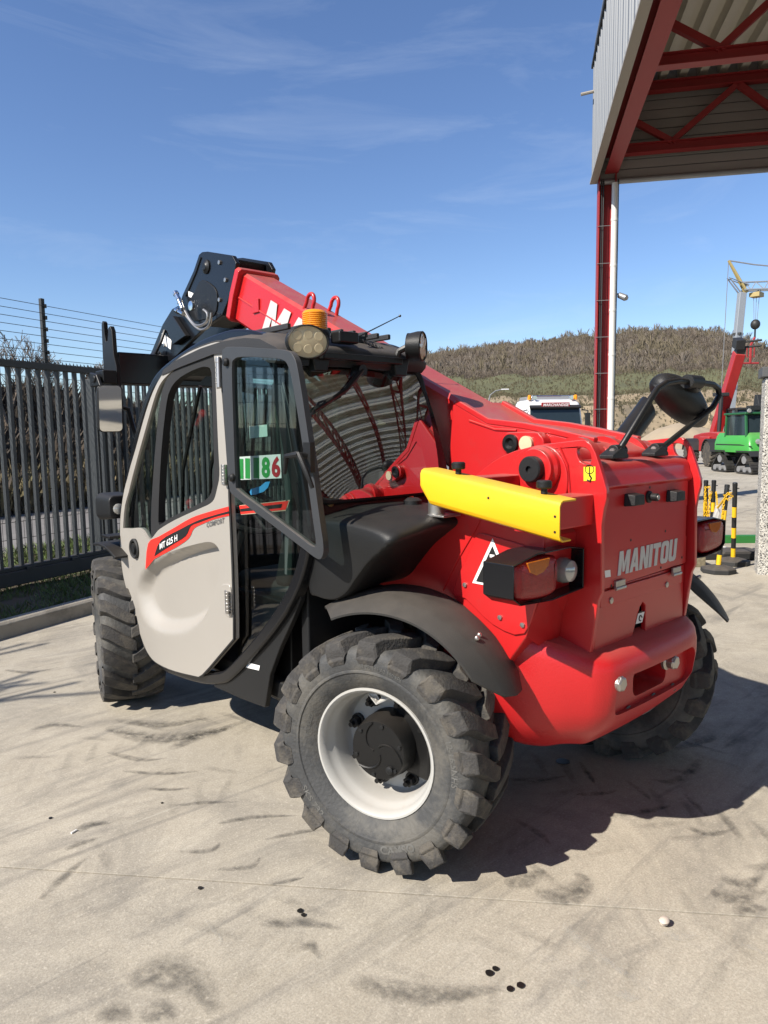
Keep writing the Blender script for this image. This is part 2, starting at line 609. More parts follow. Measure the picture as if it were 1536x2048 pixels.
# ================================================================== SETTING
CAM = Vector((-2.375, -1.718, 0))
DV = Vector((math.sin(HEAD), math.cos(HEAD), 0))
RV = Vector((math.cos(HEAD), -math.sin(HEAD), 0))
def fr(lat, dist, z=0.0):
    """A place given as metres to the right of and metres ahead of where the photographer stands."""
    return CAM + RV*lat + DV*dist + Vector((0, 0, z))

# ---- concrete of the yard
def concrete_material():
    mt = bpy.data.materials.new('yard_concrete')
    mt.use_nodes = True
    N, L = mt.node_tree.nodes, mt.node_tree.links
    b = N['Principled BSDF']
    ge = N.new('ShaderNodeNewGeometry')
    def nz(scale, detail, rough=0.6, dist=0.0, stretch=None):
        n = N.new('ShaderNodeTexNoise')
        n.inputs['Scale'].default_value = scale
        n.inputs['Detail'].default_value = detail
        n.inputs['Roughness'].default_value = rough
        n.inputs['Distortion'].default_value = dist
        if stretch:
            mp = N.new('ShaderNodeMapping')
            mp.inputs['Rotation'].default_value = (0, 0, stretch[0])
            mp.inputs['Scale'].default_value = stretch[1]
            L.new(ge.outputs['Position'], mp.inputs['Vector'])
            L.new(mp.outputs['Vector'], n.inputs['Vector'])
        else:
            L.new(ge.outputs['Position'], n.inputs['Vector'])
        return n.outputs['Fac']
    def rng(s, a, c_, lo=0.0, hi=1.0):
        r = N.new('ShaderNodeMapRange')
        r.inputs['From Min'].default_value = a
        r.inputs['From Max'].default_value = c_
        r.inputs['To Min'].default_value = lo
        r.inputs['To Max'].default_value = hi
        L.new(s, r.inputs['Value'])
        return r.outputs['Result']
    def mix(fac, a, c_, mode='MIX'):
        x = N.new('ShaderNodeMix')
        x.data_type = 'RGBA'; x.blend_type = mode
        for s, k in ((fac, 'Factor'), (a, 'A'), (c_, 'B')):
            if hasattr(s, 'is_linked'):
                L.new(s, x.inputs[k])
            elif isinstance(s, (int, float)):
                x.inputs[k].default_value = s
            else:
                x.inputs[k].default_value = rgb(s)
        return x.outputs['Result']
    c = mix(rng(nz(0.55, 6), 0.3, 0.7), (0.355, 0.318, 0.252), (0.47, 0.425, 0.345))
    c = mix(rng(nz(3.2, 8, 0.7, 0.8), 0.42, 0.66, 0, 0.5), c, (0.50, 0.458, 0.38))
    c = mix(rng(nz(1.3, 9, 0.74, 1.0), 0.47, 0.66, 0, 0.62), c, (0.205, 0.190, 0.165))
    # sand grain of the brushed face
    c = mix(rng(nz(28, 6, 0.75, 0.5), 0.36, 0.62), mix(0.18, c, (0.16, 0.14, 0.11)), c)
    c = mix(rng(nz(140, 3, 0.75), 0.38, 0.60), mix(0.30, c, (0.12, 0.107, 0.087)), c)
    c = mix(rng(nz(85, 2, 0.5), 0.60, 0.70, 0, 0.35), c, (0.58, 0.53, 0.44))
    # worn-in tyre rubber, long soft drags
    c = mix(rng(nz(1.1, 5, 0.6, 1.2, (R(52), (0.5, 3.2, 1))), 0.56, 0.72, 0, 0.50), c, (0.105, 0.10, 0.095))
    c = mix(rng(nz(2.6, 7, 0.66, 0.9, (R(20), (0.45, 2.8, 1))), 0.57, 0.72, 0, 0.48), c, (0.10, 0.098, 0.095))
    # fine scratches
    c = mix(rng(nz(5.0, 4, 0.5, 0.4, (R(-30), (0.25, 9, 1))), 0.66, 0.72, 0, 0.35), c, (0.47, 0.44, 0.37))
    L.new(c, b.inputs['Base Color'])
    b.inputs['Roughness'].default_value = 0.86
    b.inputs['Specular IOR Level'].default_value = 0.25
    bp = N.new('ShaderNodeBump')
    bp.inputs['Strength'].default_value = 0.35
    bp.inputs['Distance'].default_value = 0.004
    L.new(nz(120, 4, 0.7), bp.inputs['Height'])
    L.new(bp.outputs['Normal'], b.inputs['Normal'])
    return mt
m_conc = concrete_material()
m_soil = M('soil', (0.10, 0.075, 0.05), 0.95, var=0.4, scale=2.0, bump=0.5, bscale=20, stain=((0.16, 0.14, 0.08), 0.5, 0.6, 0.7))
m_far = M('far_dirt', (0.20, 0.17, 0.13), 0.95, var=0.25, scale=0.15, stain=((0.17, 0.15, 0.11), 0.5, 0.05, 0.7))
m_jointfill = M('joint_filler', (0.045, 0.04, 0.035), 0.9, var=0.3, scale=30)

g = MB()
gs = 2600
g.add([(-gs, -gs, -0.05), (gs, -gs, -0.05), (gs, gs, -0.05), (-gs, gs, -0.05)], [(0, 1, 2, 3)])
ground = tag(g.build('ground', m_far, smooth=0, recalc=False), kind='structure')

# canopy axes: slabs follow the canopy
CU = Vector((0.602, -0.798, 0)); CV = Vector((0.798, 0.602, 0))
C0 = Vector((9.99, 5.99, 0))
SE1 = Vector((0.653, -0.757, 0)); SE2 = Vector((0.757, 0.653, 0))
J0 = Vector((-0.97, 0.05, 0))
# kerb line limits the slabs on the left side
GA = Vector((0.927, 0.374, 0)); GN = Vector((-0.374, 0.927, 0)); G0 = Vector((-0.61, 5.78, 0))
yb = MB()
yb.add([J0 + SE1*a + SE2*b + Vector((0, 0, -0.03)) for a, b in ((-30, -24), (30, -24), (30, 90), (-30, 90))], [(0, 1, 2, 3)])
yard = tag(yb.build('yard', m_jointfill, smooth=0, recalc=False), kind='structure')
SL, SLA = 5.6, 15.0
def kerb_clip(poly, lim):
    out = []
    for i in range(len(poly)):
        a, b = poly[i-1], poly[i]
        da, db = (a-G0).dot(GN) - lim, (b-G0).dot(GN) - lim
        if (da <= 0) != (db <= 0):
            out.append(a + (b-a)*(da/(da-db)))
        if db <= 0:
            out.append(b)
    return out
for i in range(-2, 2):
    for j in range(-3, 14):
        a0, a1 = i*SLA + 5.5 + 0.003, (i+1)*SLA + 5.5 - 0.003
        b0, b1 = j*SL + 0.003, (j+1)*SL - 0.003
        q = [J0 + SE1*a + SE2*b for a, b in ((a0, b0), (a1, b0), (a1, b1), (a0, b1))]
        q = kerb_clip(q, -1.28)
        if len(q) < 3:
            continue
        dz = rnd.uniform(-0.0015, 0.0015)
        mb = MB()
        mb.add([p + Vector((0, 0, -0.04)) for p in q] + [p + Vector((0, 0, dz)) for p in q],
               [tuple(range(len(q)))[::-1], tuple(range(len(q), 2*len(q)))] +
               [(k, (k+1) % len(q), (k+1) % len(q)+len(q), k+len(q)) for k in range(len(q))])
        mb.build('concrete_slab', m_conc, yard, smooth=0, bevel=0.002, seg=1)

# ---- marks on the yard: rubber scuffs, oil drips
def scuff_material(name, c, amt, edge=0.25):
    mt = bpy.data.materials.new(name)
    mt.use_nodes = True
    N, L = mt.node_tree.nodes, mt.node_tree.links
    b = N['Principled BSDF']
    b.inputs['Base Color'].default_value = rgb(c)
    b.inputs['Roughness'].default_value = 0.8
    at = N.new('ShaderNodeAttribute'); at.attribute_name = 'soft'
    ge = N.new('ShaderNodeNewGeometry')
    n = N.new('ShaderNodeTexNoise'); n.inputs['Scale'].default_value = 26; n.inputs['Detail'].default_value = 8; n.inputs['Roughness'].default_value = 0.7
    L.new(ge.outputs['Position'], n.inputs['Vector'])
    r = N.new('ShaderNodeMapRange'); r.inputs['From Min'].default_value = 0.32; r.inputs['From Max'].default_value = 0.66
    L.new(n.outputs['Fac'], r.inputs['Value'])
    mu = N.new('ShaderNodeMath'); mu.operation = 'MULTIPLY'
    L.new(at.outputs['Fac'], mu.inputs[0]); L.new(r.outputs['Result'], mu.inputs[1])
    m2 = N.new('ShaderNodeMath'); m2.operation = 'MULTIPLY'; m2.inputs[1].default_value = amt
    L.new(mu.outputs[0], m2.inputs[0])
    L.new(m2.outputs[0], b.inputs['Alpha'])
    return mt
m_scuff = scuff_material('tyre_scuff', (0.06, 0.057, 0.052), 0.62)
m_chalk = scuff_material('pale_scrape', (0.52, 0.49, 0.42), 0.6)
def scuff(path, w, mat=m_scuff, name='tyre_mark', z=0.0032):
    """A soft-edged streak lying on the concrete."""
    P = smooth_loop([(p[0], p[1]) for p in path], 5, closed=False)
    k = len(P); vv, ff, so = [], [], []
    for i, p in enumerate(P):
        a = Vector(P[max(0, i-1)]); b = Vector(P[min(k-1, i+1)])
        t = (b-a).normalized(); nn = Vector((-t.y, t.x))
        e = i/(k-1)
        wi = w*(0.35 + 0.65*math.sin(PI*min(1, e*1.1+0.05)))
        for s_, sv in ((-1, 0), (-0.55, 0.8), (0, 1), (0.55, 0.55), (1, 0)):
            q = Vector(p) + nn*(wi*s_*0.5)
            vv.append((q.x, q.y, z)); so.append(sv*math.sin(PI*min(1, 0.04+e*0.96))**0.5)
    for i in range(k-1):
        for j in range(4):
            ff.append((i*5+j, (i+1)*5+j, (i+1)*5+j+1, i*5+j+1))
    mb = MB(); mb.add(vv, ff)
    o = mb.build(name, mat, yard, smooth=0, recalc=False)
    at = o.data.attributes.new('soft', 'FLOAT', 'POINT')
    at.data.foreach_set('value', so)
    return o
for lst, w in (
    ([(-1.046,1.989),(-0.935,1.707),(-0.733,1.554),(-0.442,1.542)], .16), ([(-0.977,2.061),(-0.808,1.804),(-0.583,1.727)], .10), ([(-0.926,1.496),(-0.733,1.554),(-0.553,1.511)], .12),
    ([(-1.162,1.684),(-1.080,1.493),(-0.977,1.416)], .05), ([(-1.188,1.435),(-1.055,1.274),(-0.927,1.185)], .04), ([(-1.173,1.195),(-1.105,1.118),(-1.035,1.069)], .03),
    ([(-1.151,0.975),(-1.047,0.910),(-0.938,0.812)], .035), ([(-1.090,0.727),(-0.955,0.666),(-0.817,0.549)], .04), ([(-1.302,0.661),(-1.203,0.580),(-1.148,0.604)], .035),
    ([(-1.247,0.462),(-1.148,0.389),(-1.089,0.416)], .035), ([(-1.014,0.500),(-0.887,0.450),(-0.806,0.397)], .035), ([(-1.151,0.255),(-1.088,0.226),(-1.039,0.206)], .03),
    ([(-1.521,1.053),(-1.465,1.074),(-1.396,1.019)], .06), ([(-1.597,0.962),(-1.531,0.968),(-1.462,0.949)], .05), ([(-1.757,0.718),(-1.649,0.802),(-1.552,0.855)], .05),
    ([(-1.285,0.106),(-1.186,0.029),(-1.104,-0.095)], .06), ([(-1.692,0.151),(-1.604,0.133),(-1.548,0.029),(-1.562,-0.112)], .17), ([(-1.716,0.009),(-1.663,0.004),(-1.648,-0.055)], .09),
    ([(-1.804,0.091),(-1.755,0.079),(-1.739,0.019)], .08), ([(-1.256,-0.070),(-1.222,-0.074),(-1.237,-0.144)], .05),
    ([(-0.515,-0.383),(-0.475,-0.474),(-0.364,-0.470),(-0.335,-0.421)], .11), ([(-0.567,-0.297),(-0.495,-0.327),(-0.398,-0.341)], .10),
    ([(0.704,-0.361),(0.536,-0.360),(0.479,-0.274)], .06), ([(0.828,-0.195),(1.059,-0.261),(1.153,-0.270)], .09), ([(0.826,-0.340),(0.673,-0.364),(0.615,-0.275)], .07),
    ([(0.003,0.181),(0.131,0.059),(0.246,-0.006)], .05), ([(0.128,-0.121),(0.212,-0.189),(0.288,-0.227)], .045), ([(0.196,-0.379),(0.236,-0.401),(0.338,-0.445)], .045),
    ([(0.404,0.031),(0.310,-0.080),(0.265,-0.132)], .035), ([(0.400,-0.199),(0.341,-0.324),(0.317,-0.359)], .035), ([(0.462,-0.439),(0.388,-0.536),(0.353,-0.581)], .035),
    ([(0.219,-0.553),(0.243,-0.638),(0.347,-0.689)], .05), ([(-0.104,-0.788),(-0.070,-0.855),(0.048,-0.914)], .10), ([(0.001,-0.777),(0.021,-0.852),(0.142,-0.871)], .07),
    ([(-0.158,-0.890),(-0.087,-0.909),(-0.058,-0.952)], .08), ([(-0.213,-0.067),(-0.229,-0.199),(-0.257,-0.264)], .04),
    ([(-1.358,2.246),(-1.239,2.222),(-1.133,2.074)], .07), ([(-1.182,3.430),(-1.075,3.254),(-0.896,3.220)], .06), ([(-1.222,-0.264),(-1.106,-0.447),(-0.925,-0.580)], .10)):
    scuff(lst, w)
def tread_track(path, half=0.17, pitch=0.135, soft=0.6, name='tyre_track'):
    """Faint herring-bone print of a lugged tyre along a curve."""
    P = [Vector(p) for p in smooth_loop(path, 24, closed=False)]
    vv, ff, so = [], [], []
    acc = 0.0
    for a, b in zip(P[:-1], P[1:]):
        l = (b-a).length; acc += l
        if acc < pitch: continue
        acc -= pitch
        t = (b-a).normalized(); nn = Vector((-t.y, t.x))
        for sd in (1, -1):
            c0 = b + t*(0.0 if sd > 0 else pitch*0.5)
            fade = rnd.uniform(0.25, 1.0)*soft
            if rnd.random() < 0.22: continue
            n_ = 7; o = len(vv)
            for i in range(n_):
                f = i/(n_-1)
                c = c0 + nn*(sd*half*(1-f)) + t*(0.11*f + 0.02*f*f)
                w = 0.030*(0.7+0.5*(1-f))
                for s_, sv in ((-1, 0), (-0.4, 1), (0.4, 0.8), (1, 0)):
                    q = c + t*(w*s_)
                    vv.append((q.x, q.y, 0.0036)); so.append(sv*fade*min(1, 3*f+0.25)*min(1, 3*(1-f)+0.25))
            for i in range(n_-1):
                for j in range(3):
                    ff.append((o+i*4+j, o+(i+1)*4+j, o+(i+1)*4+j+1, o+i*4+j+1))
    mb = MB(); mb.add(vv, ff)
    ob = mb.build(name, m_scuff, yard, smooth=0, recalc=False)
    ob.data.attributes.new('soft', 'FLOAT', 'POINT').data.foreach_set('value', so)
    ob['kind'] = 'stuff'
for pth, so_ in (([(0.131,0.328),(0.203,-0.073),(0.250,-0.457),(0.291,-0.828)], .8), ([(-0.155,-0.987),(-0.165,-0.749),(-0.221,-0.509),(-0.362,-0.294)], .5), ([(-1.782,0.741),(-1.502,0.918),(-1.159,1.052),(-0.718,1.005)], .4),
                 ([(-1.892,0.173),(-1.589,0.132),(-1.193,0.019),(-0.761,-0.222)], .35), ([(-1.627,1.743),(-1.251,1.809),(-0.851,1.711),(-0.403,1.504)], .5), ([(-1.310,-0.371),(-0.950,-0.493),(-0.551,-0.732),(-0.309,-1.042)], .3), ([(1.221,-0.164),(0.942,-0.451),(0.848,-0.629)], .7)):
    tread_track(pth, soft=so_)
for lst, w in (([(-0.588,-0.549),(-0.627,-0.661),(-0.645,-0.902)], .05), ([(-0.776,-0.590),(-0.747,-0.604),(-0.728,-0.617)], .03), ([(-0.416,-0.772),(-0.382,-0.819),(-0.332,-0.857)], .05),
               ([(-0.770,-0.687),(-0.758,-0.711),(-0.733,-0.727)], .06), ([(-1.400,0.247),(-1.411,0.133),(-1.432,0.109)], .02), ([(-0.284,-0.955),(-0.273,-0.993),(-0.278,-1.031)], .03),
               ([(-0.727,-0.801),(-0.705,-0.833),(-0.694,-0.856)], .05)):
    scuff(lst, w, m_chalk, 'pale_scrape')
m_oil = M('oil_drip', (0.012, 0.011, 0.010), 0.35, var=0.3)
for (x, y), r_ in zip([(-1.155,0.072),(-1.159,0.048),(-1.336,0.403),(-0.917,-0.518),(-0.892,-0.519),(-0.920,-0.594),(-0.889,-0.606),(-1.565,1.235),(-1.181,1.033),(-1.079,2.745),(0.352,0.088)],
                      (.010, .008, .008, .012, .009, .010, .011, .007, .005, .006, .030)):
    mb = MB()
    ring = [(x + r_*(1+0.25*noise.noise(Vector((a*0.9, x*9, y*9))))*math.cos(a), y + r_*(1+0.25*noise.noise(Vector((a*0.9, y*9, x*9))))*math.sin(a)) for a in [2*PI*k/14 for k in range(14)]]
    mb.prism(ring, 'z', 0.002, 0.0042)
    mb.build('oil_spot', m_oil, yard, smooth=0)

# ---- kerb, verge, road, bank on the left
def fp(s, o, z=0.0):
    """Along the gate line / beyond it / height."""
    return G0 + GA*s + GN*o + Vector((0, 0, z))
m_kerb = M('kerb_concrete', (0.30, 0.27, 0.22), 0.9, var=0.25, scale=5, bump=0.3, bscale=60, stain=((0.13, 0.115, 0.09), 0.52, 3, 0.6))
kerb = empty('kerb'); tag(kerb, kind='structure')
s = -14.0
while s < 16:
    mb = MB()
    v = []
    for ds in (0.004, 0.996):
        for o_, z_ in ((-1.28, -0.05), (-1.26, 0.105), (-1.235, 0.125), (-1.14, 0.125), (-1.14, -0.05)):
            v.append(fp(s+ds, o_, z_))
    mb.add(v, [(0,1,6,5),(1,2,7,6),(2,3,8,7),(3,4,9,8),(4,0,5,9),(4,3,2,1,0),(5,6,7,8,9)])
    mb.build('kerb_stone', m_kerb, kerb, smooth=0, bevel=0.006, seg=2)
    s += 1.0
vg = MB()
nS, nO = 90, 14
vv = []
for i in range(nS+1):
    for j in range(nO+1):
        ss, oo = -14+30*i/nS, -1.15+3.4*j/nO
        vv.append(fp(ss, oo, 0.07 + 0.035*noise.noise(Vector((ss*1.7, oo*2.1, 0)))))
vg.add(vv, [(i*(nO+1)+j, (i+1)*(nO+1)+j, (i+1)*(nO+1)+j+1, i*(nO+1)+j+1) for i in range(nS) for j in range(nO)])
tag(vg.build('verge', m_soil, recalc=False), kind='structure')
m_blade = M('grass_blade', (0.085, 0.125, 0.030), 0.6, var=0.4, scale=3, stain=((0.16, 0.14, 0.06), 0.56, 2, 0.7))
gb = MB()
for k in range(26000):
    ss = rnd.uniform(-1, 7)
    oo = -1.12 + 3.2*rnd.random()**1.25
    if noise.noise(Vector((ss*1.3, oo*1.8, 3))) < -0.25 + (0.2 if oo < -0.4 else -0.35):
        continue
    h = rnd.uniform(0.025, 0.10)*(1.0 if oo < 0.3 else 1.5); a = rnd.uniform(0, 6.28); w = rnd.uniform(0.003, 0.007)
    p = fp(ss, oo, 0.06)
    lean = Vector((math.cos(a+1.2), math.sin(a+1.2), 0))*h*rnd.uniform(0.1, 0.9)
    d = Vector((math.cos(a), math.sin(a), 0))*w
    gb.add([p-d, p+d, p+lean*0.4+Vector((0,0,h*0.6))+d*0.7, p+lean+Vector((0,0,h))], [(0,1,2),(0,2,3)])
tag(gb.build('grass', m_blade, smooth=0, recalc=False), 'patchy green grass and weeds along the kerb under the gate', 'grass', kind='stuff')

m_road = M('road_asphalt', (0.16, 0.15, 0.14), 0.9, var=0.2, scale=1.2, bump=0.2, bscale=90, stain=((0.22, 0.21, 0.19), 0.5, 0.8, 0.6))
rd = MB()
rd.add([fp(-40, 2.2, 0.035), fp(60, 2.2, 0.035), fp(60, 6.6, 0.035), fp(-40, 6.6, 0.035)], [(0,1,2,3)])
tag(rd.build('road', m_road, smooth=0, recalc=False), kind='structure')
m_bank = M('bank_soil', (0.028, 0.022, 0.016), 0.95, var=0.5, scale=1.5, bump=0.6, bscale=12, stain=((0.05, 0.04, 0.027), 0.5, 1.2, 0.8))
def bank_h(s_, o_):
    t = max(0, min(1, (o_-6.5)/6.0))
    return 0.03 + (1.9+0.25*math.sin(s_*0.25))*(t*t*(3-2*t)) + 0.35*noise.noise(Vector((s_*0.5, o_*0.5, 1)))*min(1, max(0, (o_-6.5)))
bk = MB(); vv = []
for i in range(121):
    for j in range(19):
        ss, oo = -40+100*i/120, 6.5+9.0*j/18
        vv.append(fp(ss, oo, bank_h(ss, oo)))
bk.add(vv, [(i*19+j, (i+1)*19+j, (i+1)*19+j+1, i*19+j+1) for i in range(120) for j in range(18)])
tag(bk.build('bank', m_bank, recalc=False), kind='structure')
m_twig = M('dry_twigs', (0.075, 0.057, 0.041), 0.9, var=0.6, scale=0.8, stain=((0.04, 0.032, 0.024), 0.42, 0.7, 0.85))
m_drygrass = M('dry_grass', (0.15, 0.12, 0.065), 0.9, var=0.4, scale=1.5, stain=((0.10, 0.105, 0.035), 0.52, 0.8, 0.7))
tw = MB(); dgm = MB()
for k in range(46000):
    ss = rnd.uniform(0, 17); oo = rnd.uniform(6.6, 13.5)
    low = oo < 7.9
    p = fp(ss, oo, bank_h(ss, oo)-0.05)
    h = rnd.uniform(0.35, 1.0) if low else rnd.uniform(0.4, 1.15)*(0.7+0.6*(0.5+noise.noise(Vector((ss*0.6, oo*0.4, 0)))))
    a = rnd.uniform(0, 6.28); ln = rnd.uniform(0.1, 0.7)
    tip = p + Vector((math.cos(a)*h*ln, math.sin(a)*h*ln, h))
    w = Vector((math.sin(a*3.1), math.cos(a*3.1), 0))*rnd.uniform(0.002, 0.006)
    mid = p.lerp(tip, 0.6) + Vector((rnd.uniform(-.1, .1), rnd.uniform(-.1, .1), 0.05))
    (dgm if low and rnd.random() < 0.7 else tw).add([p-w, p+w, mid+w*0.6, tip], [(0,1,2),(0,2,3)])
tag(tw.build('brushwood', m_twig, smooth=0, recalc=False), 'tangle of dark bare brushwood on the bank across the road', 'brush', kind='stuff')
tag(dgm.build('dry_grass', m_drygrass, smooth=0, recalc=False), 'fringe of dry yellow grass at the foot of the brushwood bank', 'grass', kind='stuff')

# ---- bare trees
m_bark = M('bark', (0.13, 0.10, 0.075), 0.9, var=0.35, scale=6, bump=0.4, bscale=40)
def bare_tree(base, height, seed, label, spread=0.5, depth=5, minr=0.004, name='bare_tree', group=None, trunk_frac=0.3):
    rr = random.Random(seed)
    root = empty(name, base)
    trunk, crown = MB(), MB()
    def limb(p, d, ln, r, lev):
        pts = [p]; k = 3
        q = p.copy(); dd = d.copy()
        for i in range(k):
            dd = (dd + Vector((rr.uniform(-.16, .16), rr.uniform(-.16, .16), rr.uniform(-.02, .14)))).normalized()
            q = q + dd*(ln/k)
            pts.append(q.copy())
        rs = [max(minr, r*(1-0.55*i/k)) for i in range(k+1)]
        (trunk if lev == 0 else crown).tube(pts, rs, n=(7 if lev < 2 else (4 if lev < 3 else 3)))
        if lev >= depth:
            return
        nb = rr.randint(3, 5) if lev < 3 else rr.randint(2, 4)
        for b in range(nb):
            t = rr.uniform(0.35, 1.0) if b else 1.0
            i = min(k-1, int(t*k)); f = t*k-i
            bp = pts[i].lerp(pts[i+1], f)
            a = rr.uniform(0, 6.28)
            side = Vector((math.cos(a), math.sin(a), 0))
            nd = (dd*(1.0-0.1*lev) + side*spread*rr.uniform(0.6, 1.5) + Vector((0, 0, 0.12))).normalized()
            limb(bp, nd, ln*rr.uniform(0.55, 0.8), max(minr, r*0.5*rr.uniform(0.7, 1.0)), lev+1)
    limb(Vector((0, 0, 0)), Vector((0, 0, 1)), height*trunk_frac, height*0.022, 0)
    trunk.build('trunk', m_bark, root, recalc=False)
    crown.build('crown', m_bark, root, recalc=False)
    return tag(root, label, 'tree', group)
for (px_s, o_, h_, sd, lb) in ((7.30, 9.6, 3.5, 3, 'bare young tree showing above the gate at the left picture edge'),
                            (9.75, 11.5, 2.3, 5, 'small faint bare tree just right of the tall fence post'),
                            (11.3, 11.5, 2.2, 9, 'bare sapling on the bank between fence post and fork carriage')):
    p = fp(px_s, o_); p.z = bank_h(px_s, o_) - 0.1
    bare_tree(p, h_*1.35, sd, lb, minr=0.006, group='bare trees on the roadside bank')
# the tree outside the picture whose branches throw the streaky shadow on the yard at the left
bare_tree(Vector((-5.9, 4.0, 0.0)), 5.2, 21, 'bare tree beside the yard left of the picture, throwing branch shadows', spread=0.45, depth=4, minr=0.022, name='yard_tree')

# ---- sliding gate of vertical bars
m_gate = M('gate_grey_paint', (0.036, 0.041, 0.044), 0.5, var=0.12, scale=3, dust=(DUSTC, 0.2))
m_gated = M('gate_dark_steel', (0.025, 0.028, 0.030), 0.55, var=0.2, dust=(DUSTC, 0.2))
gate = empty('sliding_gate', fp(-0.0, 0))
gi = Matrix.Translation(-fp(0, 0))
tag(gate, 'grey sliding gate of vertical bars behind the front wheel', 'gate')
def fbox(mb, s0, s1, o0, o1, z0, z1):
    v = [fp(a, b, c) for c in (z0, z1) for a, b in ((s0, o0), (s1, o0), (s1, o1), (s0, o1))]
    mb.add(v, ((0,3,2,1),(4,5,6,7),(0,1,5,4),(1,2,6,5),(2,3,7,6),(3,0,4,7)))
    return mb
bar = None
s = -3.53
while s < 8.2:
    if bar is None:
        bar = fbox(MB(), s-0.017, s+0.017, -0.02, 0.02, 0.30, 2.235).build('bar', m_gate, gate, smooth=0, T=gi)
        s00 = s
    else:
        c = bar.copy(); col.objects.link(c); c.parent = gate; c.location = GA*(s-s00)
    s += 0.1105
fbox(MB(), -3.7, 8.3, -0.035, 0.035, 2.235, 2.30).build('top_rail', m_gated, gate, smooth=0, bevel=0.004, T=gi)
fbox(MB(), -3.7, 8.3, -0.05, 0.05, 0.262, 0.298).build('lower_rail', m_gated, gate, smooth=0, bevel=0.004, T=gi)
fbox(MB(), -3.7, 8.3, -0.07, 0.07, 0.12, 0.26).build('bottom_beam', m_gated, gate, smooth=0, bevel=0.008, T=gi)
for s_ in (-2.2, 0.28, 0.82, 3.9, 6.4):
    fbox(MB(), s_-0.05, s_+0.05, -0.075, -0.05, 0.25, 0.285).build('roller_bracket', m_gated, gate, smooth=0, bevel=0.004, T=gi)
sp = MB()
s = -3.7
while s < 8.3:
    sp.add([fp(s, 0, 2.298), fp(s+0.046, 0, 2.298), fp(s+0.040, 0, 2.312), fp(s+0.023, 0, 2.306), fp(s+0.006, 0, 2.335)], [(0,1,2,3,4)])
    s += 0.046
sp.build('anti_climb_strip', m_gated, gate, smooth=0, recalc=False, T=gi)['kind'] = 'stuff'
gp = MB()
fbox(gp, 1.36, 1.56, 0.10, 0.26, -0.05, 2.2)
tag(gp.build('gate_post', m_gate, bevel=0.008), 'thick grey gate post behind the bars, partly behind the wing mirror', 'post')

# ---- wire mesh fence and electric wires behind the gate
mf = empty('mesh_fence', fp(0, 0.42)); mfi = Matrix.Translation(-fp(0, 0.42))
tag(mf, 'dark welded wire mesh fence standing close behind the sliding gate', 'fence')
wm = MB()
s = -3.5
def zfold(z):
    for zc in (0.75, 1.6):
        if abs(z-zc) < 0.07:
            return -0.035*(1-abs(z-zc)/0.07)
    return 0
while s < 8:
    for z0, z1 in ((.1, .68), (.68, .75), (.75, .82), (.82, 1.53), (1.53, 1.6), (1.6, 1.67), (1.67, 2.2)):
        a, b = fp(s, .42+zfold(z0), z0), fp(s, .42+zfold(z1), z1)
        w = GA*0.0025
        wm.add([a-w, a+w, b+w, b-w], [(0,1,2,3)])
    s += 0.05
for z in (.1, .3, .5, .68, .82, 1.0, 1.2, 1.4, 1.53, 1.67, 1.9, 2.1, 2.2):
    wm.add([fp(-3.5, .418, z-.003), fp(8, .418, z-.003), fp(8, .418, z+.003), fp(-3.5, .418, z+.003)], [(0,1,2,3)])
wm.build('mesh_panel', m_gated, mf, smooth=0, recalc=False, T=mfi)['kind'] = 'stuff'
for s_ in (-1.5, 3.55, 6.1):
    fbox(MB(), s_-.03, s_+.03, .43, .49, 0, 2.25).build('post', m_gated, mf, smooth=0, bevel=0.004, T=mfi)
ef = empty('electric_fence', fp(1.05, 0.5)); efi = Matrix.Translation(-fp(1.05, 0.5))
tag(ef, 'tall dark post carrying rows of thin security wires above the gate', 'fence')
for s_ in (1.07, 7.6):
    p = MB(); fbox(p, s_-.022, s_+.022, .49, .53, 0, 3.06)
    po = p.build('post', m_gated, ef, smooth=0, bevel=0.003, T=efi)
    for k in range(11):
        z = 2.98-.062*k*2.0 if k < 10 else 1.8
        MB().cyl(fp(s_+.02, .48, z-.02), fp(s_+.02, .48, z+.02), .014, 8).build('insulator', m_blackprint, ef, T=efi)
for k in range(9):
    z = 2.98-.082*k
    MB().tube([fp(-4, .47, z), fp(1.07, .47, z), fp(8.5, .47, z)], .0032, 4).build('wire', m_gated, ef, recalc=False, T=efi)

# ---- canopy over the yard on the right
def cp(u, v, z=0.0):
    return C0 + CU*u + CV*v + Vector((0, 0, z))
m_clad = M('grey_cladding', (0.185, 0.195, 0.205), 0.45, 0.2, var=0.05, scale=0.8, stain=((0.24, 0.25, 0.26), 0.55, 0.6, 0.5), stretch=(3, 3, .25))
m_cladin = M('inner_cladding', (0.29, 0.27, 0.25), 0.55, var=0.06, scale=1.0)
m_trim = M('tan_flashing', (0.30, 0.27, 0.225), 0.45, var=0.05)
m_ceil = M('cream_roof_sheet', (0.56, 0.53, 0.45), 0.5, var=0.06, scale=1.2, stain=((0.30, 0.27, 0.22), 0.66, 6, 0.7))
m_steelred = M('red_steelwork', (0.29, 0.021, 0.022), 0.5, var=0.1, scale=1.5, dust=((0.3, 0.15, 0.12), 0.3))
m_pipe = M('white_pipe', (0.62, 0.61, 0.58), 0.4, var=0.04)
m_zinc = M('galvanised', (0.30, 0.31, 0.32), 0.45, 0.6, var=0.15, scale=3)
m_addedsheet = bpy.data.materials.new('added_translucent_sheet')  # for unseen see-through roof sheets, added to brighten the rear window's reflection
m_addedsheet.use_nodes = True
_n, _l = m_addedsheet.node_tree.nodes, m_addedsheet.node_tree.links
_tr = _n.new('ShaderNodeBsdfTranslucent'); _tr.inputs['Color'].default_value = (0.62, 0.62, 0.58, 1)
